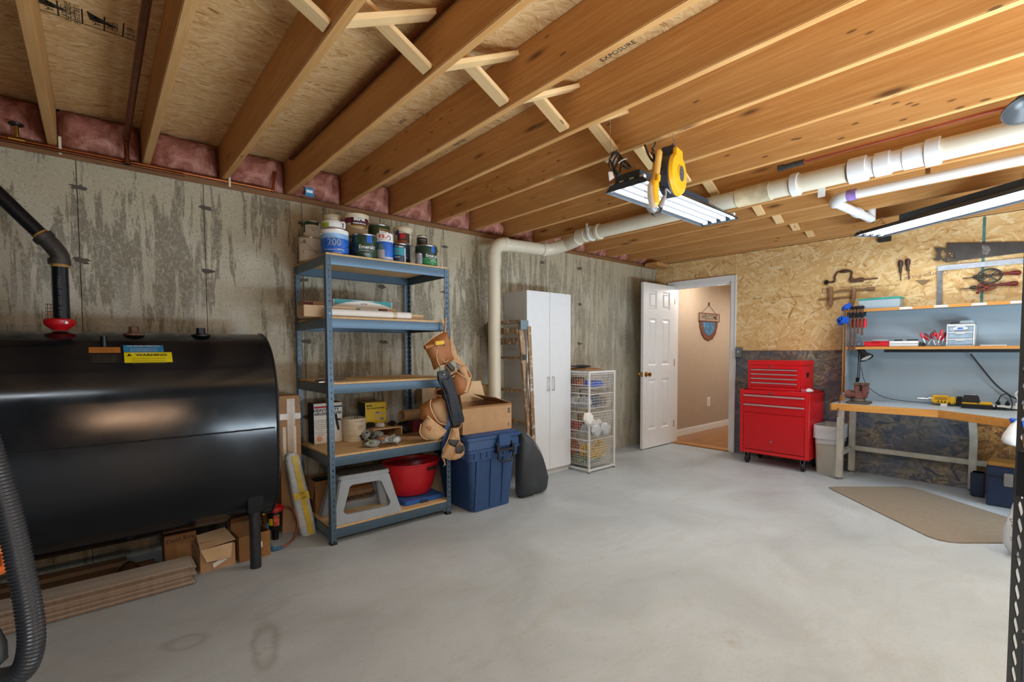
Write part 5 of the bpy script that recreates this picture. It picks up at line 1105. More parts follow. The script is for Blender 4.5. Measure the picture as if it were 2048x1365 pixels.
t = thing('shop_cloth', 'crumpled white and grey cloth on the right end of the tool cabinet', 'cloth', (5.36, 1.675, zc)); part('cloth', crumple((0, 0, .022), (.05, .035, .022), 4, .4, z0=0), mat('white_cloth', '#d8d5d2', .85, var=.25, scale=30), t, smooth=0)
t = thing('pink_card', 'small pink red carton beside the white cloth on the cabinet', 'box', (5.29, 1.700, zc)); part('body', MB().box(-.012, .012, -.02, .02, 0, .045), mat('pink_box', '#d4475c', .5), t)
# bin
TR = thing('waste_bin', 'grey white plastic waste bin with a clear liner between cabinet and bench', 'bin', (5.50, 1.518, 0))
def bring(mb, b, t, z0, z1, r=.03): return rbox(mb, b, t, z0, z1, r, 4, cap=False)
B0 = (-.105, .115, -.075, .095); B1 = (-.165, .175, -.103, .098)
mb = MB(); bring(mb, B0, B1, .004, .47); bring(mb, tuple(v * .96 for v in B1), tuple(v * .95 for v in B0), .47, .012); k = len(mb.v)
part('body', mb, mat('bin_plastic', '#b9b5a9', .5, var=.08, scale=6), TR, smooth=50); part('base', rbox(MB(), B0, B0, 0, .012, .03), _mats['bin_plastic'], TR)
part('rim', bring(bring(MB(), tuple(v * 1.05 for v in B1), tuple(v * 1.05 for v in B1), .452, .474), tuple(v * 1.05 for v in B1), tuple(v * .97 for v in B1), .474, .476), M_cream, TR, smooth=50)
def liner():
    mb = MB(); n = 48; rows = [(.97, .30), (.98, .44), (1.03, .482), (1.08, .470), (1.09, .42), (1.07, .385), (1.09, .352)]
    vs = []; rg = random.Random(4)
    base = rr(B1[0], B1[1], B1[2], B1[3], .03, 11)
    n = len(base)
    for ri, (s_, z) in enumerate(rows):
        for i, (x, y) in enumerate(base):
            q = .007 * NZ.noise(V((x * 30, y * 30, ri * .6))); sc = s_ * (1 - .0 if z > .35 else 1)
            vs.append((x * sc + q, y * sc + q, z + (.012 * NZ.noise(V((x * 16, y * 16, ri + 5))) if ri not in (1,) else 0)))
    mb.add(vs, [(r_ * n + i, r_ * n + (i + 1) % n, (r_ + 1) * n + (i + 1) % n, (r_ + 1) * n + i) for r_ in range(len(rows) - 1) for i in range(n)]); return mb
t_ = NT('liner_film'); t_.out('#e4e6ea', .3, spec=.6); t_.b.inputs['Alpha'].default_value = .62; M_film = t_.m
part('liner', liner(), M_film, TR, smooth=60); part('rubbish', crumple((0, 0, .34), (.12, .09, .06), 6, .4), M_paper, TR, smooth=0)

# ================================================================== WORKBENCH
WB = thing('workbench', 'long angled workbench with grey top and orange wood front edge', 'workbench', (5.3, 1.0, 0)); ZB0, ZB1 = .658, .722
poly = [(5.695, 1.43), (5.195, 1.43), (5.243, .68), (4.905, .225), (4.60, -.20), (4.60, -1.6), (5.695, -1.6)]
M_lam = mat('grey_laminate', '#b5c0c6', .35, var=.03, scale=3); M_edge = wood('orange_edge_wood', '#b57530', '#cb8a3f', '#dba057', 'y', knots=False, rough=.4, grain=.6)
part('tabletop', MB().prism(poly, ZB0 + .004, ZB1), M_lam, WB, world=True, smooth=0)
def band(a, b, th=.012):
    a = V((*a, 0)); b = V((*b, 0)); d = (b - a).normalized(); n = V((d.y, -d.x, 0))
    if n.x > 0: n = -n
    q = [a, b, b + n * th, a + n * th]
    return MB().hexa([p + V((0, 0, ZB0)) for p in q], [p + V((0, 0, ZB1 - .003)) for p in q])
for a, b in zip(poly[1:5], poly[2:6]): part('edge_band', band(a, b), M_edge, WB, world=True, bev=.002)
part('edge_band', MB().box(5.195, 5.695, 1.43, 1.442, ZB0, ZB1 - .003), M_edge, WB, world=True)
M_leg = mat('chipped_beige_steel', '#b9b4a6', .5, .2, var=.2, scale=9)
def leg(pts, w_=.05): 
    for a, b in zip(pts, pts[1:]): part('leg', MB().bar(a, b, w_, w_, up=(1, 0, 0) if abs(b[2] - a[2]) > .1 else (0, 0, 1)), M_leg, WB, world=True, bev=.004)
for x in (5.255, 5.645): leg([(x, 1.372, .02), (x, 1.372, ZB0)]); part('glide', MB().cyl((x, 1.372, 0), (x, 1.372, .012), .028, n=16).cyl((x, 1.372, .012), (x, 1.372, .03), .010, n=10), M_steel, WB, world=True)
part('stretcher', MB().bar((5.28, 1.372, .25), (5.62, 1.372, .25), .04, .045), M_leg, WB, world=True, bev=.003)
part('stretcher', MB().bar((5.645, 1.346, .25), (5.645, -1.4, .25), .035, .045), M_leg, WB, world=True, bev=.003)
q = PX(1943, 975, 5.62); leg([(5.645, q.y - .0, .02), (5.645, q.y, .46), (5.60, q.y + .012, ZB0)], .05); part('glide', MB().cyl((5.645, q.y, 0), (5.645, q.y, .012), .028, n=16).cyl((5.645, q.y, .012), (5.645, q.y, .03), .01, n=10), M_steel, WB, world=True)
leg([(4.75, -.6, .02), (4.75, -.6, ZB0)])
# hutch
XH = 5.49
HT = thing('bench_hutch', 'grey backed shelf hutch with two orange edged shelves over the workbench', 'shelf unit', (5.6, 0, ZB1)); ZTS, ZMS = 1.600, 1.245
M_hb = mat('blue_grey_board', '#93a2ab', .55, var=.06, scale=2)
part('back_panel', MB().box(5.690, 5.705, -1.55, 1.425, ZB1 + .001, ZTS - .02), M_hb, HT, world=True)
part('side_panel', MB().box(XH + .012, 5.690, 1.408, 1.425, ZB1 + .001, ZTS - .022), M_hb, HT, world=True); part('side_edge', MB().box(XH, XH + .012, 1.405, 1.432, ZB1 + .001, ZTS - .022), M_edge, HT, world=True)
for z in (ZTS, ZMS):
    part('shelf', MB().box(XH + .010, 5.690 if z < ZTS else 5.705, -1.55, 1.407 if z < ZTS else 1.432, z - .022, z), M_hb, HT, world=True, bev=.001)
    part('shelf_edge', MB().box(XH, XH + .010, -1.55, 1.405 if z < ZTS else 1.432, z - .024, z + .001), M_edge, HT, world=True, bev=.001)
for px in (1812, 1882, 1958, 2037):
    y = PX(px, 612, XH).y; part('paper_tab', MB().box(XH - .0012, XH - .0002, y - .045, y + .045, ZTS - .020, ZTS - .002), M_paper, HT, world=True)
y0 = PX(1768, 702, 5.53).y; part('tool_bar', MB().box(5.525, 5.545, -1.4, y0, ZMS - .052, ZMS - .026), M_black, HT, world=True, bev=.002)

# ------------------------------------------------------------------ clamps
def fclamp(px, ytop, ybot, hand, label, g=None, X=XH - .012, down=.13):
    a = PX(px, ytop, X); b = PX(px, ybot, X); t = thing('bar_clamp', label, 'clamp', (X, a.y, a.z), 0, g); L = a.z - b.z
    part('bar', MB().box(-.004, .004, -.009, .009, -L, .0), M_rust, t, bev=.001)
    j0 = ZTS + .006 - a.z; j1 = ZTS - .045 - a.z
    part('fixed_jaw', MB().box(-.008, .10, -.008, .008, j0 + .006, j0 + .024).box(-.012, .012, -.012, .012, j0 - .002, j0 + .026).cyl((.095, 0, j0 - .004), (.095, 0, j0 + .01), .012, n=12), M_blackm, t, bev=.002)
    part('sliding_jaw', MB().box(-.008, .105, -.008, .008, j1 - .018, j1).box(-.013, .013, -.013, .013, j1 - .03, j1 + .012).cyl((.095, 0, j1 - .02), (.095, 0, j1 + .018), .008, n=10).cyl((.095, 0, j1 + .016), (.095, 0, j1 + .022), .014, n=12), M_blackm, t, bev=.002)
    part('screw', MB().cyl((.095, 0, j1 - .05), (.095, 0, j1), .005, n=8), M_steel, t)
    part('handle', MB().lathe([(.010, 0), (.014, -.01), (.015, -.07), (.011, -.085), (0, -.086)][::-1], (.095, 0, j1 - .04), 10), hand, t)
    return t
M_rh = mat('red_handle', '#d5242c', .35, var=.05)
fclamp(1702, 617, 703, M_rh, 'long bar clamp, second bar from the hutch side, reaching below the middle shelf', 'bar clamps on the top shelf edge')
fclamp(1710, 617, 703, M_rh, 'long bar clamp with red handle just right of its equally long neighbour', 'bar clamps on the top shelf edge')
fclamp(1717, 616, 668, M_rh, 'short bar clamp, the left one of the two short clamps', 'bar clamps on the top shelf edge')
fclamp(1725, 617, 671, M_rh, 'short bar clamp with red handle, rightmost of the clamps', 'bar clamps on the top shelf edge')
M_bh = mat('blue_handle', '#1553bd', .35, var=.05)
for k, (px, yt, yb, lb) in enumerate(((1694, 618, 790, 'long bar clamp with bright blue pads hung at the left end of the hutch'), (1689, 622, 700, 'blue padded clamp behind the long blue one at the hutch end'))):
    X = XH - .03 + k * .05; a = PX(px, yt, X); b = PX(px, yb, X); t = thing('bar_clamp', lb, 'clamp', (X, a.y + .012, a.z), 0, 'bar clamps on the top shelf edge'); L = a.z - b.z
    part('bar', MB().box(-.003, .003, -.007, .007, -L, .02), M_rust if k == 0 else M_steel, t)
    part('head', MB().box(-.014, .014, -.04, .012, -.004, .045).box(-.012, .012, -.045, -.01, .02, .055), M_bh, t, bev=.008)
    part('sliding_head', MB().box(-.014, .014, -.03, .04, -.14, -.075).box(-.014, .014, .015, .05, -.115, -.065), M_bh, t, bev=.008)
# clear box, cases, drawers on shelves
def xbox(px0, px1, X, z0, z1, depth): a = PX(px0, 690, X).y; b = PX(px1, 690, X).y; return (X, X + depth, min(a, b), max(a, b), z0, z1)
x_, X_, y_, Y_, *_r = xbox(1713, 1800, 5.52, 0, 0, .15)
t = thing('lidded_box', 'clear plastic box with teal lid standing on top of the hutch', 'box', ((x_ + X_) / 2, (y_ + Y_) / 2, ZTS + .002)); hw = (Y_ - y_) / 2
mcl = NT('clear_plastic'); mcl.out('#c9d6dc', .15, spec=.5); mcl.b.inputs['Alpha'].default_value = .45; M_cp = mcl.m
part('body', open_box(MB(), -.075, .075, -hw + .01, hw - .01, 0, .085, .003), M_cp, t); part('lid', MB().box(-.083, .083, -hw, hw, .082, .098), mat('teal_lid', '#2f9f8c', .4), t, bev=.005)
part('contents', MB().tube(spline([(-.03, hw - .03, .02), (0, .04, .03), (.0, -.06, .045), (-.02, -hw + .04, .03)], 4), .012, 8).box(-.05, .05, -hw + .03, 0, .005, .02), mat('pale_blue', '#9fb9d2', .5), t)
tg = 'loose strips lying on the teal lid'
for k, (dy, l, m) in enumerate(((.06, .12, M_cardd), (-.03, .14, M_cardl), (-.09, .05, M_card))): tag(part('wood_strip', MB().cbox(((x_ + X_) / 2 + .01 * k, (y_ + Y_) / 2 + dy, ZTS + .105 + (.006 if k == 1 else 0)), (.03, l, .008 + (.004 if k == 1 else 0)), (0, 0, .05 * k)), m, bev=.001), ['dark wooden strip at the left on the teal lid', 'long pale wooden strip in the middle on the teal lid', 'short wooden piece at the right on the teal lid'][k], 'wood strip')
def case(name, label, cat, px0, px1, X, h_, m, depth=.13, z=ZMS + .001, bev=.004):
    x0, x1, y0, y1, *_ = xbox(px0, px1, X, 0, 0, depth); t = thing(name, label, cat, ((x0 + x1) / 2, (y0 + y1) / 2, z)); w2 = (y1 - y0) / 2
    part('body', MB().box(-depth / 2, depth / 2, -w2, w2, 0, h_), m, t, bev=bev); return t, w2
t, w2 = case('red_case', 'low red plastic case on the middle shelf', 'case', 1728, 1777, 5.53, .040, M_rh); part('lid', MB().box(-.067, .067, -w2 - .002, w2 + .002, .040, .05), M_rh, t, bev=.003); part('latch', MB().box(-.072, -.065, -.03, .03, .035, .052), M_red, t, bev=.002)
t2_, w3 = case('parts_tray', 'small clear parts tray resting on the red case', 'tray', 1744, 1775, 5.56, .016, M_cp, .08, ZMS + .052)
t, w2 = case('white_case', 'low white plastic case beside the red case on the middle shelf', 'case', 1778, 1836, 5.53, .050, M_wh); part('seam', MB().box(-.066, -.064, -w2, w2, .024, .027), M_greyd, t); 
for k, (y, l) in enumerate(((.045, .06), (-.055, .08))): tag(part('pen', MB().cyl((5.575, t.location.y + y - l / 2, ZMS + .058), (5.58, t.location.y + y + l / 2, ZMS + .058), .006, n=10), M_blackm), ['black marker on the left half of the white case', 'black marker on the right half of the white case'][k], 'marker')
tt, w2 = case('metal_tin', 'small dark tin right of the white case', 'tin', 1838, 1848, 5.56, .035, M_iron)
y = PX(1716, 690, 5.52).y; t = thing('spring_clamp', 'dark metal hand tool with looped handle at the left end of the middle shelf', 'hand tool', (5.56, y, ZMS + .001)); part('body', MB().box(-.02, .02, -.07, .07, 0, .010), M_iron, t, bev=.003); part('loop', MB().tube(arc((0, 0, .03), .022, 0, 2 * pi, 16, 0)[:-1], .003, 6, closed=True), M_rust, t)
# screwdriver rack
yc = PX(1868, 690, 5.56).y; t = thing('screwdriver_rack', 'wire holder bristling with red handled screwdrivers on the middle shelf', 'screwdriver rack', (5.57, yc, ZMS + .001))
part('base', MB().box(-.04, .04, -.055, .055, 0, .006).tube([(-.035, -.05, .05), (-.035, .05, .05), (.035, .05, .05), (.035, -.05, .05)], .002, 5, closed=True).tube([(-.035, -.05, 0), (-.035, -.05, .05)], .002, 5).tube([(-.035, .05, 0), (-.035, .05, .05)], .002, 5), M_steel, t)
rs = random.Random(8)
for k in range(13):
    a_ = V((rs.uniform(-.03, .02), rs.uniform(-.05, .05), .008)); dr = V((rs.uniform(-.3, .1), rs.uniform(-1, 1), rs.uniform(.5, 1.2))).normalized()
    if k == 0: a_, dr = V((-.03, -.05, .01)), V((-.05, .82, .75)).normalized()
    L = rs.uniform(.05, .09) if k else .10
    s_ = thing('screwdriver', 'red handled screwdriver standing in the wire holder' if k else 'long screwdriver leaning far left out of the wire holder', 'screwdriver', V((5.57, yc, ZMS + .001)) + a_, 0, 'screwdrivers in the wire holder')
    part('blade', MB().cyl((0, 0, 0), dr * L, .003, n=6), M_steel, s_); part('handle', MB().tube([dr * L, dr * (L + .01), dr * (L + .05), dr * (L + .055)], [.005, .009, .009, .004], 8), M_rh if k % 4 else M_maroon, s_)
t = thing('silver_cup', 'small silver cup held on top of the screwdriver holder', 'cup', (5.56, yc + .005, ZMS + .09)); part('body', MB().lathe([(.012, 0), (.014, .04), (.012, .04), (.010, .003), (0, .003)], n=16), M_steel, t)
# mini drawers
x0, x1, y0, y1, *_ = xbox(1892, 1948, 5.53, 0, 0, .15); t = thing('drawer_organizer', 'white three drawer plastic organizer on the middle shelf', 'organizer', ((x0 + x1) / 2, (y0 + y1) / 2, ZMS + .001)); w2 = (y1 - y0) / 2; hh = .185
part('body', MB().box(-.07, .075, -w2, -w2 + .008, 0, hh).box(-.07, .075, w2 - .008, w2, 0, hh).box(-.07, .075, -w2, w2, 0, .006).box(-.07, .075, -w2, w2, hh - .007, hh).box(.07, .075, -w2, w2, 0, hh), M_wh, t, bev=.002)
for k in range(3):
    z0 = .008 + k * .058; d = part('drawer', MB().box(-.072, .065, -w2 + .010, w2 - .010, z0, z0 + .048), mat('smoky_plastic', '#98a8b5', .2, var=.2, scale=30, spec=.6), t, bev=.002)
    part('lip', MB().box(-.080, -.070, -w2 + .008, w2 - .008, z0 + .046, z0 + .055), M_wh, d, bev=.002); part('grip', MB().box(-.082, -.072, -.03, .03, z0 + .036, z0 + .048), M_wh, d, bev=.004)
d = part('label', MB().prism(rr(-.045, .045, -.010, .010, .009), -.0825, -.0815, Matrix.Translation((0, 0, .149)) @ Matrix(((0, 0, 1, 0), (1, 0, 0, 0), (0, 1, 0, 0), (0, 0, 0, 1)))), M_paper, t); part('label', MB().box(-.0835, -.0828, -.018, .018, .143, .156), M_bluep, t)
t = thing('safety_glasses', 'clear safety glasses lying on top of the white organizer', 'glasses', (5.60, (y0 + y1) / 2, ZMS + hh + .002)); part('lens', MB().box(-.03, .03, -.075, .01, .003, .03), M_cp, t, bev=.005); part('arm', MB().tube(spline([(0, .0, .012), (0, .05, .02), (0, .07, .008), (0, .03, .004)]), .003, 6), M_iron, t)
t, _ = case('paper_stack', 'thin white paper pad at the right on the middle shelf', 'paper', 1960, 2014, 5.54, .009, M_paper, .12, bev=.001)
# bench lamp
a_ = PX(1715, 760, 5.53); b_ = PX(1718, 702, 5.53); H_ = PX(1733, 716, 5.50)
LM = thing('desk_lamp', 'black jointed desk lamp with conical shade fixed inside the hutch at left', 'lamp', a_)
part('clamp', MB().box(-.012, .012, -.012, .012, -.02, .02).cyl((0, .02, -.02), (0, -.01, -.02), .004, n=8), M_blackm, LM, bev=.002)
part('arm', MB().cyl(a_, b_, .005, n=8).cyl(a_ + V((0, -.014, 0)), b_ + V((0, -.014, .01)), .004, n=8), M_blackm, LM, world=True)
part('joint', MB().ell(b_, (.014, .014, .014)), M_black, LM, world=True)
dr = (PX(1742, 734, 5.48) - PX(1721, 702, 5.52)).normalized(); s0 = PX(1722, 700, 5.52); Mt = Matrix.Translation(s0) @ dr.to_track_quat('Z', 'Y').to_matrix().to_4x4()
part('shade', MB().lathe([(0, 0), (.018, .0), (.026, .008), (.030, .05), (.047, .072), (.058, .10), (.056, .10), (.045, .074), (.028, .052), (0, .05)], n=28, M=Mt), M_black, LM, world=True, smooth=40)
part('bulb', MB().lathe([(0, .060), (.03, .066), (.046, .088), (.044, .093), (0, .095)], n=24, M=Mt), mat('frosted_bulb', '#d8d3c6', .3), LM, world=True, smooth=50)
cp_ = spline([PX(1722, 735, 5.53), PX(1730, 765, 5.56), PX(1748, 784, 5.6), PX(1775, 797, 5.62), PX(1815, 803, 5.6), PX(1850, 806, 5.56), PX(1868, 807, 5.52)], 6)
for p in cp_: p.z = max(p.z, ZB1 + .004)
part('cord', MB().tube(cp_, .0028, 6), M_black, LM, world=True)
# vise
p = PZ(1712, 812, ZB1); p = V((5.235, PX(1708, 806, 5.25).y, ZB1)); VS = thing('bench_vise', 'rusty red brown bench vise clamped to the left end of the workbench', 'vise', p)
M_vr = mat('rusty_red_casting', '#7a4a42', .6, .2, var=.25, scale=18, bump=.4)
part('base', MB().box(.0, .12, -.075, .045, 0, .016).lathe([(.045, .016), (.04, .03), (.03, .035)], (.06, -.01, 0), 20), mat('olive_iron', '#5c5246', .6, .3, var=.3), VS, bev=.003)
part('body', MB().box(.035, .10, -.045, .005, .03, .085).box(.03, .105, -.06, -.035, .06, .125).cyl((.06, -.06, .058), (.06, .055, .058), .024, n=16), M_vr, VS, bev=.006)
part('front_jaw', MB().box(.03, .10, -.022, .008, .07, .125).cyl((.06, .02, .058), (.06, .06, .058), .028, n=16), M_vr, VS, bev=.006)
part('jaw_plate', MB().box(.02, .11, -.062, -.030, .122, .135).box(.02, .11, -.026, .010, .122, .135), M_rust, VS, bev=.003)
part('screw', MB().cyl((.06, .06, .058), (.06, .085, .058), .011, n=12), M_steel, VS); part('handle', MB().cyl((.03, .078, .06), (-.062, .074, -.08), .005, n=8).ell((-.062, .074, -.08), (.008, .008, .008)).ell((.03, .078, .062), (.008, .008, .008)), M_rust, VS)
VS.scale = (1.4, 1.4, 1.4)
# drill and light
def onb(px, py): q = PZ(px, py, ZB1); return V((q.x, q.y, ZB1 + .001))
q = onb(1888, 812); DR = thing('power_drill', 'yellow cordless driver without battery lying on the bench', 'drill', q, R(4))
part('body', MB().box(-.03, .03, -.035, .075, .012, .060), M_yel, DR, bev=.010); part('gearbox', MB().box(-.025, .025, -.07, -.03, .012, .055), M_yel, DR, bev=.008); part('grip', MB().box(-.02, .025, -.115, -.065, .006, .058), M_black, DR, bev=.010)
part('chuck', MB().cyl((0, .075, .035), (0, .095, .035), .010, n=12), M_steel, DR); part('bit', MB().cyl((0, .095, .035), (0, .165, .035), .003, n=6), M_steel, DR)
part('slot', MB().box(-.0315, -.029, -.02, .055, .034, .052), mat('ochre', '#a87c10', .5), DR); part('foot', MB().box(-.03, .02, -.02, .02, 0, .012), M_paper, DR)
for k in range(3): part('vent', MB().box(-.032, -.0305, -.01 + .02 * k, -.004 + .02 * k, .018, .03), M_black, DR)
DR.scale = (1, 1.1, 1.5)
q = onb(1948, 818); BL = thing('work_light', 'black and yellow battery work light lying on the bench', 'work light', q, R(3))
part('base', MB().box(-.035, .035, -.115, .085, .004, .030), M_black, BL, bev=.010); part('trim', MB().box(-.03, .03, -.02, .072, .032, .044), M_yel, BL, bev=.004); part('arm', MB().box(-.02, .015, -.105, -.02, .03, .05), M_yel, BL, bev=.006)
part('battery', MB().hexa([(-.035, -.035, .044), (.035, -.035, .044), (.035, .075, .044), (-.035, .075, .044)], [(-.028, -.022, .095), (.03, -.022, .095), (.03, .06, .095), (-.028, .06, .095)]), M_black, BL, bev=.006); part('logo', MB().cbox((-.02, .02, .0965), (.012, .06, .001)), M_inkw, BL)
part('knob', MB().cyl((0, -.118, .03), (0, -.128, .03), .016, n=14), M_black, BL)
BL.scale = (1, 1.05, 1.2)
# power strip and leads
q = V((5.615, .352, ZB1 + .001)); PS = thing('power_strip', 'white power strip with three plugs at the right of the bench', 'power strip', q, R(-6)); part('body', MB().box(-.025, .025, -.15, .12, 0, .035), M_wh, PS, bev=.006)
for k, (y, m) in enumerate(((.01, M_black), (-.045, M_black), (-.105, M_wh))): pl = part('plug', MB().box(-.014, .014, y - .013, y + .013, .035, .062).cyl((0, y, .062), (0, y, .075), .007, n=10), m, PS, bev=.003)
lead = spline([q + V((0, .01, .07)), q + V((-.01, -.01, .12)), q + V((-.01, -.045, .125)), q + V((-.03, -.07, .07)), q + V((-.06, -.06, .01)), q + V((-.07, .05, .006)), q + V((-.05, .10, .006)), q + V((-.08, .03, .012)), q + V((-.075, -.08, .008)), q + V((-.05, -.02, .018)), q + V((-.08, .08, .016)), q + V((-.06, -.1, .012)), q + V((-.09, -.04, .006))], 6)
tag(part('power_lead', MB().tube(lead, .004, 6), M_black), 'tangled black power leads in front of the white power strip', 'cord')
tag(part('power_lead', MB().tube(spline([q + V((0, -.105, .075)), q + V((0, -.09, .14)), q + V((0, -.14, .16)), q + V((0, -.2, .10)), q + V((0, -.22, .03))], 6), .005, 6), M_wh), 'white lead looping up out of the power strip', 'cord')
a_ = PX(1941, 708, 5.60); c_ = PX(2040, 800, 5.66); tag(part('power_lead', MB().tube(spline([a_, PX(1965, 738, 5.62), PX(1990, 768, 5.64), PX(2015, 788, 5.65), c_, c_ + V((-.02, -.2, -.04))], 6), .006, 8), M_black), 'thick black cord slanting down the hutch back panel', 'cord')

# ------------------------------------------------------------------ old hand tools on the strand board
XT = 5.702
def wx(px, py, X=XT): return PX(px, py, X)
def wz(z0, pts): return None
BT = thing('brace_drill', 'antique hand brace with wooden grip hanging on the strand board', 'hand drill', wx(1700, 560))
Z8 = lambda x, y: wx(1640 + x / 11.378, 520 + y / 11.378)
part('pad', MB().tube([Z8(115, 515), Z8(175, 515), Z8(195, 515)], [.022, .024, .012], 14), M_black, BT, world=True)
part('crank', MB().tube(spline([Z8(195, 515), Z8(330, 495), Z8(345, 380), Z8(400, 285), Z8(460, 270), Z8(560, 255), Z8(690, 250), Z8(725, 290), Z8(715, 380), Z8(705, 470), Z8(760, 475)], 4), .009, 8), M_rust, BT, world=True)
part('grip', MB().tube([Z8(450, 275), Z8(520, 262), Z8(600, 256), Z8(680, 252)], [.011, .018, .017, .010], 10), mat('dark_wood_grip', '#4b2f26', .4, var=.2), BT, world=True)
part('chuck', MB().tube([Z8(690, 480), Z8(790, 475), Z8(920, 455), Z8(985, 452), Z8(1005, 452)], [.018, .017, .020, .020, .010], 12).ell(Z8(715, 440), (.02, .018, .02)), M_rust, BT, world=True)
part('bit', MB().tube([Z8(1000, 452), Z8(1315, 418)], .006, 8), M_rust, BT, world=True)
WC = thing('wooden_clamp', 'old wooden bar clamp with two jaws hanging under the hand brace', 'clamp', wx(1690, 585))
M_ow = wood('old_tool_wood', '#6d4a30', '#8d6746', '#a8825c', 'y', knots=False, rough=.6)
part('beam', MB().bar(Z8(300, 735), Z8(1060, 665), .02, .014), M_ow, WC, world=True, bev=.002); part('handle', MB().tube([Z8(1060, 665), Z8(1250, 655)], .016, 10), M_ow, WC, world=True)
part('screw', MB().tube([Z8(-20, 905), Z8(300, 880), Z8(740, 835)], .009, 8), M_ow, WC, world=True); part('jaw', cushion(MB(), [Z8(225, 620), Z8(300, 620), Z8(300, 1000), Z8(260, 1090), Z8(205, 1000), Z8(225, 900)], (-1, 0, 0), .03, .002), M_ow, WC, world=True, smooth=30)
part('jaw', cushion(MB(), [Z8(750, 650), Z8(825, 650), Z8(820, 860), Z8(780, 1010), Z8(735, 1060), Z8(735, 900)], (-1, 0, 0), .03, .002), M_ow, WC, world=True, smooth=30)
for k, px in enumerate((1801, 1815.5)):
    yo = 0 if k == 0 else -3; t = thing('screwdriver', ['left one of two antique wooden screwdrivers on the wall', 'right one of two antique wooden screwdrivers on the wall'][k], 'screwdriver', wx(px, 560)); P_ = lambda y, dx=0: wx(px + dx * (k + .3), y + yo)
    part('handle', MB().tube([P_(521), P_(523), P_(531), P_(536), P_(543)], [.012, .020, .021, .012, .013], 10), mat('dark_wood_grip', '#4b2f26'), t, world=True); part('ferrule', MB().tube([P_(543, 1), P_(547, 1.5)], [.013, .007], 10), M_rust, t, world=True); part('blade', MB().tube([P_(546, 1.5), P_(562, 2)], .0045, 6), M_rust, t, world=True)
# saw
Z5 = lambda x, y, X=XT: wx(1640 + x / 5.02, 460 + y / 5.02, X)
SW = thing('hand_saw', 'large old hand saw with wooden handle at the top of the strand board', 'saw', Z5(1600, 220))
part('blade', MB().hexa([Z5(1270, 325, 5.706), Z5(1395, 318, 5.706), Z5(2040, 230, 5.706), Z5(2040, 118, 5.706)][:0] or [Z5(1275, 135, 5.705), Z5(1270, 325, 5.705), Z5(2060, 228, 5.705), Z5(2060, 120, 5.705)], [Z5(1275, 135, 5.700), Z5(1270, 325, 5.700), Z5(2060, 228, 5.700), Z5(2060, 120, 5.700)]), mat('old_saw_steel', '#4d4742', .45, .5, var=.3, scale=9), SW, world=True)
hd = [(1150, 180), (1200, 178), (1215, 195), (1260, 180), (1340, 205), (1358, 235), (1340, 285), (1395, 300), (1390, 318), (1260, 328), (1265, 300), (1235, 290), (1190, 312), (1130, 305), (1170, 280), (1170, 215)]
hole = [(1230, 205), (1262, 200), (1270, 250), (1262, 290), (1235, 280), (1215, 245)]
n_ = len(hd); hp = [Z5(x, y, 5.699) for x, y in hd]
ring_o = [(1150, 180), (1200, 178), (1240, 182), (1290, 190), (1345, 220), (1350, 260), (1340, 285), (1395, 300), (1390, 318), (1260, 328), (1225, 296), (1190, 312), (1130, 305), (1168, 280), (1175, 240), (1170, 210)]
hc = V((1243, 245, 0)); ring_i = []
for x, y in ring_o:
    a = math.atan2(y - 245, x - 1243); ring_i.append((1243 + 27 * cos(a), 245 + 46 * sin(a)))
mb = MB(); nO = len(ring_o)
for X in (5.700, 5.682): mb.v += [Z5(x, y, X) for x, y in ring_o] + [Z5(x, y, X) for x, y in ring_i]
for i in range(nO):
    j = (i + 1) % nO; q = 2 * nO
    mb.f += [[i, j, nO + j, nO + i], [q + i, q + j, q + nO + j, q + nO + i], [i, j, q + j, q + i], [nO + i, nO + j, q + nO + j, q + nO + i]]
part('handle', mb, mat('grey_worn_wood', '#4d4236', .6, var=.3, scale=20), SW, world=True, smooth=30)
for x, y in ((1300, 235), (1320, 260), (1285, 300)): part('screw', MB().ell(Z5(x, y, 5.682), (.003, .007, .007), 10, 6), M_brass, SW, world=True)
part('etching', cushion(MB(), [Z5(1625, 150, 5.6995), Z5(1690, 160, 5.6995), Z5(1715, 200, 5.6995), Z5(1680, 250, 5.6995), Z5(1630, 240, 5.6995)], (-1, 0, 0), .0003, .0002), mat('etched_steel', '#7d7670', .6, .3, var=.5, scale=60), SW, world=True)
# framing square
FS = thing('framing_square', 'large galvanised framing square hanging over the top shelf', 'square', Z5(1210, 380)); M_gal = mat('galvanised_bright', '#a9adb2', .4, .7, var=.2, scale=25)
part('blade', MB().hexa([Z5(1180, 365, 5.708), Z5(2060, 280, 5.708), Z5(2060, 335, 5.708), Z5(1180, 413, 5.708)], [Z5(1180, 365, 5.703), Z5(2060, 280, 5.703), Z5(2060, 335, 5.703), Z5(1180, 413, 5.703)]), M_gal, FS, world=True)
part('tongue', MB().hexa([Z5(1178, 414, 5.708), Z5(1232, 410, 5.708), Z5(1225, 762, 5.708), Z5(1167, 764, 5.708)], [Z5(1178, 414, 5.703), Z5(1232, 410, 5.703), Z5(1225, 762, 5.703), Z5(1167, 764, 5.703)]), mat('galvanised_dull', '#7d7c7c', .5, .5, var=.3, scale=20), FS, world=True)
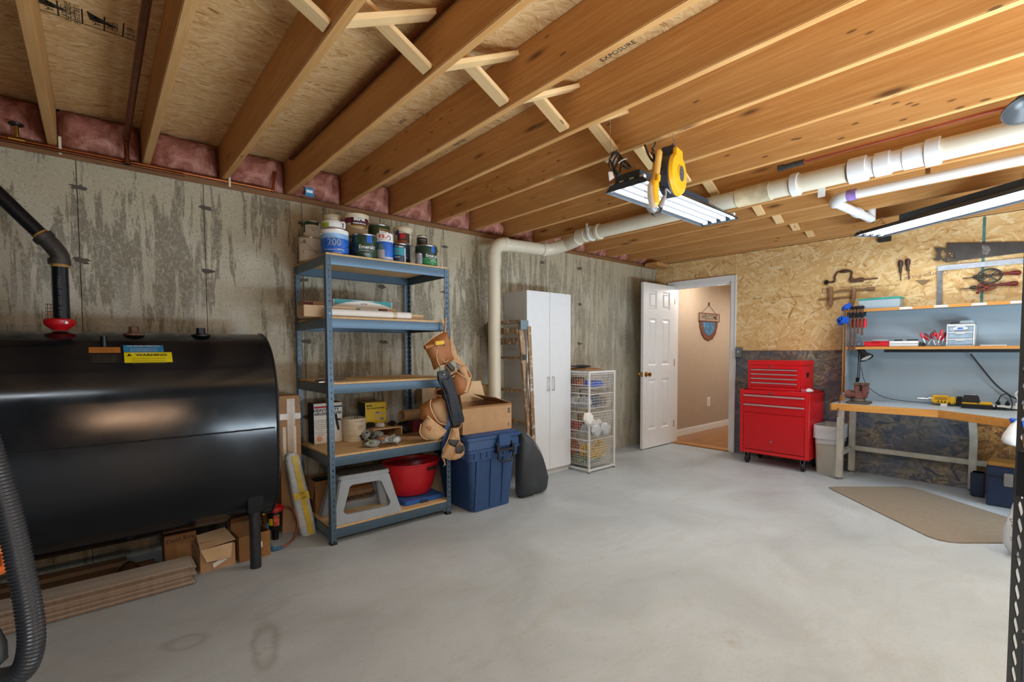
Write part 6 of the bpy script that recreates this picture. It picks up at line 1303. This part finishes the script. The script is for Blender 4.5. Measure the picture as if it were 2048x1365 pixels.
# egg beater drills
for k, (y0, dx) in enumerate(((0, 0), (108, -30))):
    t = thing('hand_drill', ['antique hand crank drill with dark wheel, the upper of two', 'antique hand crank drill with red wheel, the lower of two'][k], 'hand drill', Z5(1700, 465 + y0)); Q = lambda x, y, X=5.695: Z5(x + dx, y + y0, X)
    part('handle', MB().tube([Q(1840, 442), Q(1870, 440), Q(1960, 432), Q(2005, 432), Q(2022, 432)], [.014, .011, .019, .021, .010], 12), mat('oxblood_wood', '#6e2420', .3, var=.15), t, world=True)
    part('shaft', MB().tube([Q(1600, 470), Q(1840, 445)], .007, 8), M_rust, t, world=True); part('chuck', MB().tube([Q(1530, 480), Q(1555, 472), Q(1590, 470), Q(1610, 470)], [.007, .016, .016, .009], 12), M_iron, t, world=True)
    part('bit', MB().tube([Q(1430, 490), Q(1535, 480)], .0045, 6), M_rust, t, world=True)
    c_ = Q(1700, 465, 5.683); wm_ = MB(); rr_ = .072 if k == 0 else .060; ex = 1 if k == 0 else .62
    wm_.tube([c_ + V((0, rr_ * cos(a), rr_ * .62 * ex * 1.3 * sin(a))) for a in [2 * pi * i / 28 for i in range(28)]], .008 if k == 0 else .006, 6, closed=True)
    for i in range(4): a = pi / 4 + i * pi / 2; wm_.bar(c_, c_ + V((0, rr_ * cos(a), rr_ * .8 * ex * sin(a))), .008, .022 if k == 0 else .012, up=(1, 0, 0))
    wm_.ell(c_, (.012, .016, .016), 12, 8); part('wheel', wm_, M_iron if k == 0 else mat('faded_red_iron', '#7e2f28', .5, .2, var=.25), t, world=True)
    part('crank', MB().tube([c_ + V((-.012, 0, 0)), Q(1615, 520, 5.67)], .006, 6).ell(Q(1612, 524, 5.662), (.014, .012, .012), 10, 8), M_rust if k == 0 else _mats['faded_red_iron'], t, world=True)
# marking round: small metal plate near the light, hook
t = thing('outlet_plate', 'small dark metal box on the strand board under the right ceiling light', 'box', wx(1770, 478, 5.712)); part('box', MB().box(-.03, .004, -.05, .05, -.03, .02), M_iron, t, bev=.004)

# ================================================================== MAT, BLUE TOOL BOX, THINGS AT THE RIGHT EDGE
def mat_weave():
    t = NT('woven_mat'); tc = t.n('ShaderNodeTexCoord').outputs['Object']; b = t.n('ShaderNodeTexBrick'); t.i(b, 0, t.coord(vec=tc, rot=(0, 0, .9), scale=(14, 14, 14)))
    b.inputs['Scale'].default_value = 1.5; b.inputs['Mortar Size'].default_value = .03; b.inputs['Color1'].default_value = (*lin('#94897a'), 1); b.inputs['Color2'].default_value = (*lin('#8b8071'), 1); b.inputs['Mortar'].default_value = (*lin('#7e7364'), 1)
    t.bump(b.outputs['Fac'], -.5, .004); t.out(b.outputs[0], .85, spec=.2); return t.m
mp = [(4.866, 1.349), (4.92, 1.318), (5.34, .945), (5.378, .90), (5.385, .86), (5.355, .79), (4.95, .256), (4.76, .02), (4.70, -.01), (4.60, .0), (4.277, .225), (4.075, .405), (4.045, .45), (4.035, .50), (4.06, .56), (4.80, 1.30)]
tag(part('floor_mat', MB().prism(mp, 0, .007), mat_weave(), bev=.002), 'taupe woven corner mat on the floor in front of the workbench', 'mat')
a_, b_ = PZ(1980, 1002, 0), PZ(2040, 1009, 0); zt_ = PX(2000, 930, a_.x).z
BX = thing('plastic_toolbox', 'dark blue plastic toolbox with yellow lid edge under the bench', 'toolbox', (5.30, .26, 0))
part('body', MB().box(-.06, .16, -.12, .125, 0, .235), mat('toolbox_blue', '#1b2d4c', .4, var=.1), BX, bev=.008); part('lid', MB().box(-.066, .166, -.126, .131, .235, .315), _mats['toolbox_blue'], BX, bev=.010); part('lid_top', MB().box(-.06, .16, -.12, .125, .315, .345), mat('ochre_lid', '#a9782f', .5), BX, bev=.006); part('latch', MB().box(-.078, -.062, -.02, .03, .17, .27), M_steel, BX, bev=.004)
t = thing('battery_case', 'small dark blue case behind the blue toolbox', 'case', (5.53, .47, 0)); t.location = (5.50, .452, 0); part('body', MB().box(-.05, .06, -.045, .045, .0, .20), mat('toolbox_blue', '#1b2d4c'), t, bev=.01); part('lid', MB().box(-.052, .062, -.047, .047, .165, .20), M_navy, t, bev=.01)
# black slotted upright of the shelving beside the camera
BP = thing('slotted_post', 'black slotted steel shelving upright at the right edge of the view', 'post', (1.542, .046, 0))
M_bp = mat('black_powder_coat', '#1a1819', .35, .2, var=.1)
ux = V((.45, -.893, 0)).normalized(); nn = V((-ux.y, ux.x, 0))
for s, (u_, n_) in enumerate(((ux, nn), (nn, ux))):
    mb = MB(); holed(mb, (0, 0, 0), u_, (0, 0, 1), n_, .056, .0385, 58, .0095, .0115, .002, cu=.030, wob=.005); part('flange', mb, M_bp, BP, smooth=0)
for z in (.99, .955, .60, .575): part('bolt', MB().cyl(-ux * .004 + V((0, 0, z)), ux * .002 + V((0, 0, z)), .005, n=8), M_iron, BP)
part('sleeve', MB().box(-.001, .0, -.0, .02, .90, 1.0), M_bp, BP)
def rside(name, label, cat, px, X, m, th=.04, bulge=.04, sm=60):
    pts = plane_x(px, X); t = thing(name, label, cat, pts[0]); part('shell', cushion(MB(), pts, (-1, 0, 0), th, bulge), m, t, world=True, smooth=sm); return t
def rside2(name, label, cat, px, X, m, **k): return rside(name, label, cat, px, X, m, **k)
t = rside('white_cover', 'white curved plastic cover hanging below the right end of the bench', 'cover', [(2036, 838), (2020, 850), (2006, 868), (2002, 878), (2008, 886), (2022, 890), (2036, 893), (2044, 880), (2044, 842)], 4.86, M_wh)
t = rside('blue_grip', 'bright blue rounded handle above the white cover at the right edge', 'handle tool', [(2018, 838), (2024, 836), (2040, 840), (2060, 848), (2060, 858), (2036, 852), (2022, 845)], 4.86, M_bh, th=.02, bulge=.01)
q0 = PZ(2034, 1120, 0); FB = thing('feed_bag', 'white printed plastic bag standing behind the black slotted post', 'bag', (q0.x + .10, q0.y - .072, 0))
mb = crumple((0, 0, .16), (.12, .135, .20), 12, .22, z0=.002, n=28, m=18); part('film', mb, mat('white_poly_bag', '#cfd2d6', .3, var=.06, scale=9), FB, smooth=60)
part('gathered_top', crumple((0, .01, .38), (.05, .06, .05), 5, .5), M_wrap, FB, smooth=0)
for k, tx in enumerate(('DU', 'R')): text(tx, .04, M_inkg, FB, (q0.x - .045, q0.y + .018, .22 - .09 * k), (0, -.2, -1), (0, -1, .2))
# ================================================================== CEILING LIGHTS
M_tube = emit('fluorescent_tube', '#e6efff', TUBE); M_hs = mat('slate_housing', '#3b4753', .4, .3, var=.05); M_refl = mat('white_reflector', '#53585c', .4, .1, var=.02)
def fixture(label, loc, rz, L=1.22, Wd=.29, WATT=3.3):
    t = thing('shop_light', label, 'ceiling light', loc, rz, 'fluorescent shop lights'); h2 = L / 2; w2 = Wd / 2
    prof = [(-w2, 0), (-w2 + .030, .032), (-.07, .0365), (.07, .0365), (w2 - .030, .032), (w2, 0)]
    mb = MB(); k = len(prof)
    mb.add([(x, y, z) for x in (-h2, h2) for y, z in prof], [(i, i + 1, k + i + 1, k + i) for i in range(k - 1)]); part('reflector', mb, M_refl, t, smooth=20)
    o = [(y * 1.012, z + .003) for y, z in prof]; mb = MB(); mb.add([(x, y, z) for x in (-h2, h2) for y, z in o], [(i, i + 1, k + i + 1, k + i) for i in range(k - 1)]); part('housing', mb, M_hs, t, smooth=20)
    part('ballast_cover', MB().box(-h2 + .01, .26, -.085, .085, .041, .09), M_hs, t, bev=.004)
    for s in (-1, 1): part('end_cap', MB().prism(prof + [(-.0, -.001)][:0], 0, .004, Matrix.Translation((s * h2 - (.004 if s < 0 else 0), 0, 0)) @ Matrix(((0, 0, 1, 0), (1, 0, 0, 0), (0, 1, 0, 0), (0, 0, 0, 1)))), M_hs, t)
    for y in (-.105, -.035, .035, .105):
        part('tube', MB().cyl((-h2 + .03, y, .022), (h2 - .03, y, .022), .0125, n=14), M_tube, t)
        lamp('AREA', 'tube_glow', (0, y, .008), WATT, (.84, .93, 1), L - .08, .02, (0, 0, 0), t)
        bits('tube_socket', [(-h2 + .004, -h2 + .03, y - .014, y + .014, .006, .05), (h2 - .03, h2 - .004, y - .014, y + .014, .006, .05)], M_wh, t)
    for s in (-1, 1): part('hanger', MB().tube([(s * (h2 - .12), 0, .10), (s * (h2 - .12), 0, ZJ - loc[2] + .0)], .002, 5).tube([(s * (h2 - .12), -.05, .07), (s * (h2 - .12), 0, .10 + .02), (s * (h2 - .12), .05, .07)], .002, 5), M_steel, t)
    return t
fixture('four tube ceiling light hanging behind the yellow cord reel', (3.02, 1.755, 2.19), R(1.0))
fixture('four tube ceiling light over the workbench near the strand board wall', (4.745, .635, 2.19), R(58.2))
tip = PD(2052, 212, 2.2); LH = thing('lamp_hood', 'black metal lamp hood hanging on a chain at the top right edge', 'lamp', tip)
Mh = Matrix.Rotation(R(25), 4, 'Y') @ Matrix.Rotation(R(-12), 4, 'X')
part('hood', MB().lathe([(.012, .055), (.030, .05), (.045, .02), (.085, -.012), (.086, -.018), (.082, -.016), (.04, .016), (0, .03)], n=32, M=Mh), M_black, LH, smooth=40)
part('rim', MB().lathe([(.080, -.0165), (.0865, -.0185), (.0865, -.021), (.080, -.0165)], n=32, M=Mh), M_iron, LH, smooth=40)
part('socket', MB().cyl((.02, 0, .05), (.035, 0, .09), .018, n=14), M_iron, LH); part('chain', MB().tube([(.035, 0, .09), (.035, 0, ZJ - tip.z)], .003, 6), M_steel, LH)

# ------------------------------------------------------------------ cord reel, trouble light, cord bundle
def unZ(x, y, d): return PD(1180 + x / 6.203, 240 + y / 6.203, d)
X6 = JX[10] - .019; hk = V((X6, PZ(1348, 268, ZJ).y, ZJ)); rl = thing('cord_reel', 'yellow and dark blue retractable cord reel hanging from a joist hook', 'cord reel', hk)
M_ry = mat('reel_yellow', '#e0a51a', .35, var=.06); M_rk = mat('reel_dark_blue', '#20293a', .4, var=.1)
axn = V((.17, -.985, 0)).normalized(); sd = V((.985, .17, 0)); cz = -.215; RC = hk + V((0, 0, cz)); rad = .108
Mr = Matrix.Translation(RC) @ Matrix((sd, V((0, 0, 1)), sd.cross(V((0, 0, 1))))).transposed().to_4x4()
part('hook', MB().tube(spline([hk, hk + V((0, 0, -.025)), hk + V((.012, 0, -.045)), hk + V((0, 0, -.06)), hk + V((-.012, 0, -.045))], 5), .0025, 6), M_steel, rl, world=True)
part('ring', MB().tube([hk + V((.0, 0, -.072)) + sd * (.018 * cos(a)) + V((0, 0, .018 * sin(a))) for a in [2 * pi * i / 16 for i in range(16)]], .004, 6, closed=True), M_black, rl, world=True)
def zax(v): return v
sg = 1 if sd.cross(V((0, 0, 1))).dot(axn) > 0 else -1
part('drum', MB().lathe([(.0, -.045), (rad - .008, -.045), (rad, -.038), (rad, .010), (rad - .004, .014), (0, .014)], n=40, M=Mr @ Matrix.Diagonal((1, 1, sg, 1))), M_rk, rl, world=True, smooth=40)
part('side_cover', MB().lathe([(rad - .002, .014), (rad, .02), (rad - .008, .036), (rad - .03, .042), (.045, .040), (.043, .046), (0, .046)], n=40, M=Mr @ Matrix.Diagonal((1, 1, sg, 1))), M_ry, rl, world=True, smooth=40)
part('badge', MB().lathe([(.036, .046), (.036, .0475), (0, .0475)], n=28, M=Mr @ Matrix.Diagonal((.9, 1.1, sg, 1))), mat('speckled_badge', '#4c4c50', .4, var=.9, scale=120), rl, world=True)
def rb(x0, x1, z0, z1, n0, n1): # box in reel axes
    P_ = lambda x, z, n: RC + sd * x + V((0, 0, z)) + axn * n
    return MB().hexa([P_(x0, z0, n0), P_(x1, z0, n0), P_(x1, z0, n1), P_(x0, z0, n1)], [P_(x0 * .8, z1, n0), P_(x1 * .8, z1, n0), P_(x1 * .8, z1, n1), P_(x0 * .8, z1, n1)])
part('bracket', rb(-.055, .05, .06, .142, -.045, .014), M_rk, rl, world=True, bev=.004); part('bracket_cover', rb(-.055, .05, .06, .128, .0145, .036), M_ry, rl, world=True, bev=.004)
TL = thing('trouble_light', 'yellow handled trouble light with clear shield hanging beside the cord reel', 'work light', unZ(800, 480, 2.42))
T_ = lambda x, y, d=2.42: unZ(x, y, d)
part('handle', MB().tube([T_(855, 375), T_(850, 400), T_(835, 500), T_(820, 640), T_(800, 760)], [.012, .020, .021, .020, .022], 14), mat('pale_yellow_grip', '#c99a4a', .35, var=.08), TL, world=True)
part('grip_core', MB().tube([T_(845, 690, 2.40), T_(838, 760, 2.40)], .013, 10), M_ry, TL, world=True)
part('lamp_back', MB().tube(spline([T_(800, 760), T_(785, 830), T_(782, 920), T_(800, 1040), T_(815, 1080)], 4), [.022, .024, .026, .027, .028, .028, .028, .028, .028, .028, .027, .027, .026, .024, .020, .018, .012], 14), M_ry, TL, world=True)
mcl2 = NT('clear_shield'); mcl2.out('#cdd3d6', .08, spec=.8); mcl2.b.inputs['Alpha'].default_value = .35
part('shield', MB().tube(spline([T_(755, 770), T_(738, 850), T_(738, 950), T_(755, 1060), T_(800, 1150)], 4), [.012, .018, .022, .026, .028, .028, .028, .028, .028, .028, .028, .028, .027, .026, .024, .02, .012], 12), mcl2.m, TL, world=True)
part('tip', MB().tube(spline([T_(745, 1090), T_(790, 1180), T_(860, 1150), T_(890, 1090)], 5), .007, 8), M_iron, TL, world=True)
part('hook', MB().tube(spline([T_(808, 275), T_(800, 320), T_(770, 355), T_(790, 385), T_(765, 410), T_(800, 425)], 5), .004, 6), M_black, TL, world=True); part('switch', MB().cbox(T_(793, 470, 2.41), (.012, .012, .04)), M_black, TL, world=True, bev=.004)
tag(part('reel_cord', MB().tube(spline([T_(680, 315, 2.5), T_(720, 420, 2.45), T_(780, 510, 2.42), T_(880, 575, 2.42), RC + V((-.05, 0, .03))], 6), .006, 8), M_black), 'thick black cord from the joists into the cord reel', 'cord')
tag(part('plug_cord', MB().tube(spline([RC + V((.0, 0, -.10)), T_(945, 860), T_(940, 930), T_(915, 960)], 6), .005, 8).tube([T_(925, 945), T_(880, 1060), T_(862, 1080)], [.010, .015, .012], 10), mat('grey_rubber', '#8a8482', .5)), 'grey rubber plug dangling between the trouble light and reel', 'plug')
CB = thing('cord_bundle', 'bundled black power cord tied above the near end of the middle light', 'cord', unZ(350, 540, 2.62)); B_ = lambda x, y, d=2.62: unZ(x, y, d)
part('loop', MB().tube(spline([B_(240, 490), B_(290, 400), B_(370, 440), B_(330, 560), B_(270, 640), B_(240, 520), B_(310, 420), B_(390, 470), B_(380, 600), B_(350, 690), B_(300, 640), B_(290, 520), B_(350, 430), B_(420, 500), B_(480, 570), B_(470, 610), B_(400, 560), B_(350, 470)], 5), .005, 8), M_black, CB, world=True)
part('loop', MB().tube(spline([B_(250, 500, 2.6), B_(300, 600, 2.6), B_(360, 670, 2.6), B_(390, 560, 2.6), B_(440, 590, 2.6), B_(500, 590, 2.6), B_(450, 530, 2.6), B_(380, 490, 2.6)], 5), .006, 8), M_black, CB, world=True); part('tie', MB().tube(spline([B_(350, 540, 2.59), B_(400, 500, 2.59), B_(460, 480, 2.59)], 5), .003, 6), M_wh, CB, world=True)
part('hanger', MB().tube([B_(350, 430), V((B_(350, 430).x, B_(350, 430).y, ZJ))], .002, 5), M_steel, CB, world=True)
t = thing('white_tag', 'white folded paper tag behind the black cord bundle', 'tag', B_(240, 520, 2.64)); part('paper', cushion(MB(), [B_(180, 520, 2.66), B_(280, 450, 2.66), B_(340, 480, 2.66), B_(300, 560, 2.66)], (-.6, -.8, 0), .002, .001), M_paper, t, world=True)
t = thing('white_tag', 'white paper tag low at the near end of the middle light', 'tag', B_(260, 690, 2.64)); part('paper', cushion(MB(), [B_(225, 650, 2.6), B_(275, 640, 2.6), B_(300, 720, 2.6), B_(240, 760, 2.6)], (-.6, -.8, 0), .002, .001), M_paper, t, world=True); q = B_(250, 650, 2.6); part('string', MB().tube([q, V((q.x, q.y, ZD + .001))], .0015, 5), M_steel, t, world=True)

# ================================================================== LOWER LEFT: planks, cartons, wrapped package, filter, vacuum hose
M_plk = wood('grey_laminate_plank', '#a19587', '#b8ad9f', '#c9bfb1', 'x', knots=False, rough=.45, grain=.5); M_core = mat('plank_core', '#8d7663', .8, var=.2, scale=60)
rp = random.Random(6)
for k in range(10):
    x1 = .375 - rp.uniform(0, .035) - (0 if k else 0); y0 = 2.985 + rp.uniform(-.010, .012) + .001 * k
    if k == 5: x1 += .02
    t = thing('laminate_plank', f'{["lowest grey laminate plank of the stack on the floor","second grey plank from the bottom of the stack","third grey plank up in the stack by the tank leg","fourth grey plank up in the stack by the tank leg","fifth plank, in the middle of the stack by the tank","sixth grey plank, sticking out slightly at the right end","seventh grey plank up in the stack by the tank leg","third grey plank from the top of the stack","second grey plank from the top of the stack","topmost grey laminate plank, its pale face showing"][k]}', 'plank', (0, y0, .0102 * k), R(rp.uniform(-.25, .25)), 'laminate planks stacked under the tank')
    part('board', MB().box(-.54, x1, 0, .168, .0002, .0078), M_core, t); part('wear_layer', MB().box(-.54, x1 - .003, .004, .164, .0078, .0100), M_plk, t)
for k, (y0, z0, x0, x1) in enumerate(((3.20, 0, -.5, .15), (3.30, 0, -.5, .24), (3.215, .026, -.5, .19), (3.30, .026, -.5, .22), (3.37, .052, -.5, .1))):
    t = part('rough_board', MB().box(x0, x1, y0, y0 + .085, z0 + .0005, z0 + .024), wood('dark_board', '#4b3522', '#6a4c30', '#86653f', 'x', rough=.8) if k == 0 else bpy.data.materials['dark_board'], bev=.002)
    tag(t, ['front dark board on the floor under the oil tank', 'rear dark board on the floor under the oil tank', 'board lying on the front dark board under the tank', 'board lying on the rear dark board under the tank', 'topmost dark board against the wall under the tank'][k], 'board', 'dark boards under the tank')
t = thing('bronze_cone', 'dark shiny conical cap on the boards under the tank', 'cap', (.10, 3.245, .053)); part('cone', MB().lathe([(.055, 0), (.05, .02), (.02, .055), (0, .06)], n=8), mat('dark_bronze', '#4a3526', .25, .5), t, smooth=0)
c = thing('duct_carton', 'brown carton marked Duct Box under the tank, left one of three', 'box', (.44, 3.42, 0), R(0)); a_, b_ = PY(329, 1095, 3.27).x, PY(393, 1090, 3.27).x; HD = PY(360, 1068, 3.27).z; c.location = ((a_ + b_) / 2, 3.35, 0); w2 = (b_ - a_) / 2
part('body', MB().box(-w2, w2, -.08, .08, 0, HD), M_cardd, c, bev=.003); part('tape', MB().box(-.02, .045, -.081, -.0803, 0, HD - .06), mat('brown_tape', '#9c754c', .25, var=.1), c); text('Duct Box', .034, M_inkk, c, (c.location.x, 3.2685, HD - .03), (1, 0, .08), (0, 0, 1))
c = thing('torn_carton', 'torn squashed carton with white label under the tank, middle of three', 'box', (.485, 3.20, 0), R(6)); 
mb = open_box(MB(), -.09, .085, -.085, .09, 0, .13); mb.v = [V((p.x + .008 * NZ.noise(p * 23), p.y + .01 * NZ.noise(p * 17 + V((3, 0, 0))), max(0, p.z + (.02 * NZ.noise(p * 15 + V((0, 5, 0))) if p.z > .1 else 0)))) for p in mb.v]
part('body', mb, M_card, c, smooth=0); part('flap', MB().hexa([(-.09, -.086, .13), (.07, -.086, .13), (.07, -.083, .13), (-.09, -.083, .13)], [(-.07, -.13, .07), (.05, -.125, .06), (.05, -.121, .062), (-.07, -.127, .072)]), M_cardl, c, smooth=0)
part('flap', MB().hexa([(-.09, -.085, .13), (.09, -.085, .14), (.09, -.082, .14), (-.09, -.082, .13)], [(-.075, .05, .175), (.075, .06, .18), (.075, .063, .18), (-.075, .053, .175)]), M_cardl, c, smooth=0); part('tape', MB().hexa([(-.03, -.0975, .015), (.05, -.0955, .05), (.05, -.0945, .05), (-.03, -.0965, .015)], [(-.035, -.0975, .04), (.045, -.0955, .075), (.045, -.0945, .075), (-.035, -.0965, .04)]), M_paper, c)
part('flap', MB().box(-.08, .075, -.04, .07, .135, .15), M_card, c)
c = thing('open_carton', 'brown open carton with tape behind the tank leg, right one of three', 'box', (.655, 3.155, 0), R(4)); c.location = (.675, 3.19, 0)
part('body', open_box(MB(), -.085, .085, -.075, .09, 0, .15), M_cardd, c); part('tape', MB().box(-.03, .04, -.0765, -.0755, .06, .095), M_paper, c); part('flap', MB().hexa([(-.085, .088, .15), (.085, .088, .15), (.085, .09, .15), (-.085, .09, .15)], [(-.08, .10, .21), (.08, .10, .21), (.08, .102, .21), (-.08, .102, .21)]), M_cardd, c)
part('tape', MB().box(.0, .025, -.0765, -.0755, 0, .15), M_teal, c)
# tall carton and wrapped package between tank and shelving
xa, xb, zt = PY(558, 790, 3.42).x, PY(600, 790, 3.42).x, PY(580, 792, 3.42).z
c = thing('tall_carton', 'tall taped brown carton standing between the oil tank and the shelving', 'box', ((xa + xb) / 2 + .0, 3.51, 0)); w2 = (xb - xa) / 2
part('body', MB().box(-w2, w2, -.09, .09, 0, zt), M_card, c, bev=.003); part('tape', MB().box(-.02, .03, -.0915, -.0903, .3, zt - .02).box(-w2, w2, -.0925, -.0917, zt - .16, zt - .12), M_tape, c); part('tape', MB().box(-.05, -.03, -.0917, -.0903, .5, .72).box(.02, .035, -.0917, -.0903, .5, .72), M_paper, c)
WP = thing('wrapped_package', 'long bubble wrapped package with yellow tape leaning by the shelving post', 'package', (1.03, 3.25, 0))
def wcurve(z): return V((.945 + .085 * (1 - z / .56), 3.20 + (.09 * z), z))
mb = MB(); rings = []
vs = []; zs_ = [.002, .02, .1, .2, .3, .4, .5, .54, .56]; hw_ = [.045, .052, .055, .053, .052, .05, .048, .044, .02]; pf = 16
for z, h_ in zip(zs_, hw_):
    c0 = V((1.045 - .09 * z / .56, 3.30 + .06 * z, z))
    for j in range(pf):
        a = 2 * pi * j / pf; q_ = .004 * NZ.noise(V((cos(a) * 2, sin(a) * 2, z * 22))); vs.append(c0 + V(((h_ + q_) * (abs(cos(a)) ** .6) * (1 if cos(a) > 0 else -1), (.03 + q_) * (abs(sin(a)) ** .6) * (1 if sin(a) > 0 else -1), 0)))
mb.add(vs, [(i * pf + j, i * pf + (j + 1) % pf, (i + 1) * pf + (j + 1) % pf, (i + 1) * pf + j) for i in range(len(zs_) - 1) for j in range(pf)] + [tuple(range(pf))[::-1], tuple((len(zs_) - 1) * pf + j for j in range(pf))])
part('wrap', mb, M_wrap, WP, world=True, smooth=50)
def strip(x0, x1, z0, z1):
    f = lambda u, v: (lambda z: V((1.045 - .09 * z / .56 + x0 + (x1 - x0) * u, 3.30 + .06 * z - .0355, z)))(z0 + (z1 - z0) * v)
    return MB().grid(f, 2, 10)
M_yt = mat('yellow_tape', '#cdb23c', .35, var=.15, scale=20); part('tape', strip(-.008, .025, .01, .545), M_yt, WP, world=True); part('tape', strip(-.048, .048, .25, .30), M_yt, WP, world=True)
# oil filter
p = (.865, 3.33, 0); FL = thing('oil_filter', 'black oil filter canister with red cap and label beside the tank leg', 'filter', (.855, 3.36, .07))
part('canister', MB().lathe([(.035, 0), (.043, .008), (.045, .10), (.045, .12)], n=28), M_black, FL, smooth=50); part('cap', MB().lathe([(.052, .12), (.054, .135), (.045, .15), (.022, .158), (.015, .168), (0, .17)], n=24), M_red, FL, smooth=50); part('stud', MB().cyl((0, 0, .165), (0, 0, .18), .008, n=8), M_brass, FL)
af = facing(.855, 3.36); part('label', patch_cyl(MB(), (0, 0), .0458, af - .9, af - .3, .035, .08), M_yel, FL); part('label', patch_cyl(MB(), (0, 0), .0459, af - .2, af + .6, .03, .10), mat('flame_label', '#b5502c', .5, var=.7, scale=60), FL)
part('stand', MB().cyl((0, 0, -.07), (0, 0, .0), .02, n=12), M_blackm, FL)
part('valve', MB().ell((-.075, -.02, .12), (.022, .02, .022), 10, 8).cyl((-.045, 0, .135), (-.09, -.02, .12), .010, n=8).cyl((-.075, -.02, .05), (-.075, -.02, .12), .010, n=8), M_brass, FL)
tag(part('copper_tube', MB().tube(spline([(.905, 3.36, .20), (.945, 3.33, .19), (.965, 3.27, .12), (.93, 3.20, .05), (.87, 3.16, .02), (.84, 3.155, .015)], 8), .0065, 10), M_coppern), 'bent copper tube curving down from the oil filter', 'tube')
tag(part('blue_hose', MB().tube(spline([(.84, 3.155, .016), (.79, 3.155, .016), (.775, 3.20, .05), (.785, 3.27, .10), (.80, 3.33, .12)], 8), .010, 10), mat('blue_hose', '#27698c', .4)), 'blue hose looping from the copper tube to the filter valve', 'hose')
# vacuum hose
cl = [(-60, 800), (-32, 870), (-12, 930), (5, 985), (25, 1060), (42, 1140), (57, 1215), (63, 1285), (50, 1335), (20, 1356), (-30, 1364), (-80, 1362)]
sp_ = spline([PD(x, y, 1.0) for x, y in cl], 40); 
# resample at even steps and give it ribs
pts = [sp_[0]]; acc = 0
for a, b in zip(sp_, sp_[1:]):
    L = (b - a).length; s_ = 0
    while acc + L - s_ >= .0019: s_ += .0019 - acc; acc = 0; pts.append(a.lerp(b, min(1, s_ / L)))
    acc += L - s_
VH = thing('vacuum_hose', 'black ribbed vacuum hose looping through the lower left corner', 'hose', sp_[0])
part('ribbed_tube', MB().tube(pts, [.0205 + (.0022 if i % 4 in (1, 2) else 0) for i in range(len(pts))], 20), mat('hose_black', '#24262a', .32, var=.08, spec=.6), VH, world=True, smooth=60)
OT = thing('orange_tool', 'orange plastic power tool part poking in at the left edge', 'power tool', PD(5, 1130, 1.25)); O_ = lambda x, y, d=1.25: PD(x, y, d)
M_or = mat('orange_plastic', '#e0681c', .4, var=.05)
part('handle', cushion(MB(), [O_(-60, 1085), O_(-2, 1088), O_(10, 1096), O_(14, 1108), O_(21, 1116), O_(21, 1134), O_(12, 1146), O_(-60, 1168)], (-.65, -.75, 0), .03, .008), M_or, OT, world=True, bev=.002); part('window', cushion(MB(), [O_(-12, 1108, 1.206), O_(4, 1108, 1.206), O_(6, 1132, 1.206), O_(-12, 1138, 1.206)], (-.65, -.75, 0), .002, .0005), mat('orange_dark', '#a8480f', .5), OT, world=True)
t = thing('black_nozzle', 'black plastic nozzle end at the lower left edge by the hose', 'nozzle', PD(-6, 1300, 1.15)); part('body', MB().tube([PD(-14, 1262, 1.15), PD(-6, 1290, 1.15), PD(-4, 1318, 1.15), PD(-10, 1328, 1.15)], [.012, .018, .018, .012], 14), M_black, t, world=True)
# the frame-left wall carries the hose and tool: a small shelf bracket outside the picture is not shown
# hall sign, outlet
yh = 3.540
a_, b_ = PY(1397, 637, 3.545), PY(1437, 645, 3.545); SG = thing('hall_sign', 'wooden hanging sign with blue scalloped half circle on the hall wall', 'sign', ((a_.x + b_.x) / 2, 3.552, 1.69)); w2 = (b_.x - a_.x) / 2
M_sw = mat('sign_wood', '#6e3a24', .6, var=.2)
part('board', MB().box(-w2, w2, -.018, 0, -.045, .075), mat('sign_ground', '#9a8a78', .6, var=.2), SG); part('board_frame', MB().frame(-w2, w2, -.048, .078, .014, -.024, -.016), M_sw, SG)
text('WELCOME', .10, mat('sign_ink', '#4c3a30', .7), SG, (SG.location.x, 3.5325, 1.705), (1, 0, 0), (0, 0, 1), sx=1.05, thick=.002)
n = 40; mb = MB(); mb.add([(0, -.012, -.05)] + [((w2 * .86 + .014 * abs(sin(i * pi / n * 7))) * cos(pi + pi * i / n), -.012, -.05 + (.27 + .014 * abs(sin(i * pi / n * 7))) * sin(pi + pi * i / n)) for i in range(n + 1)], [(0, i, i + 1) for i in range(1, n + 1)])
part('scalloped_rim', mb, M_sw, SG, smooth=0)
mb = MB(); mb.add([(0, -.014, -.05)] + [(w2 * .62 * cos(pi + pi * i / n), -.014, -.05 + .205 * sin(pi + pi * i / n)) for i in range(n + 1)], [(0, i, i + 1) for i in range(1, n + 1)]); part('picture', mb, mat('sign_blue', '#3f6f93', .6, var=.5, scale=14), SG, smooth=0)
part('wire', MB().tube([(-w2 * .7, -.01, .078), (0, -.01, .20), (w2 * .7, -.01, .078)], .003, 5), M_iron, SG); part('nail', MB().box(-.006, .006, -.015, 0, .19, .24), M_black, SG)
q = PY(1417, 804, 3.55); t = thing('wall_outlet', 'white electrical outlet low on the beige hall wall', 'outlet', (q.x, 3.5525, q.z)); part('plate', MB().box(-.045, .045, -.006, 0, -.07, .07), M_white, t, bev=.002)
for z in (.022, -.022): part('socket', MB().box(-.018, .018, -.008, -.006, z - .014, z + .014), M_cream, t)
q = PZ(1425, 568, 2.2); t = thing('hall_ceiling_lamp', 'small dark sprinkler or lamp fitting on the hall ceiling', 'fitting', (7.0, 3.3, 2.22)); part('base', MB().lathe([(.05, -.012), (.05, 0)], n=16).cyl((0, 0, -.04), (0, 0, -.01), .012, n=8), M_brass, t)
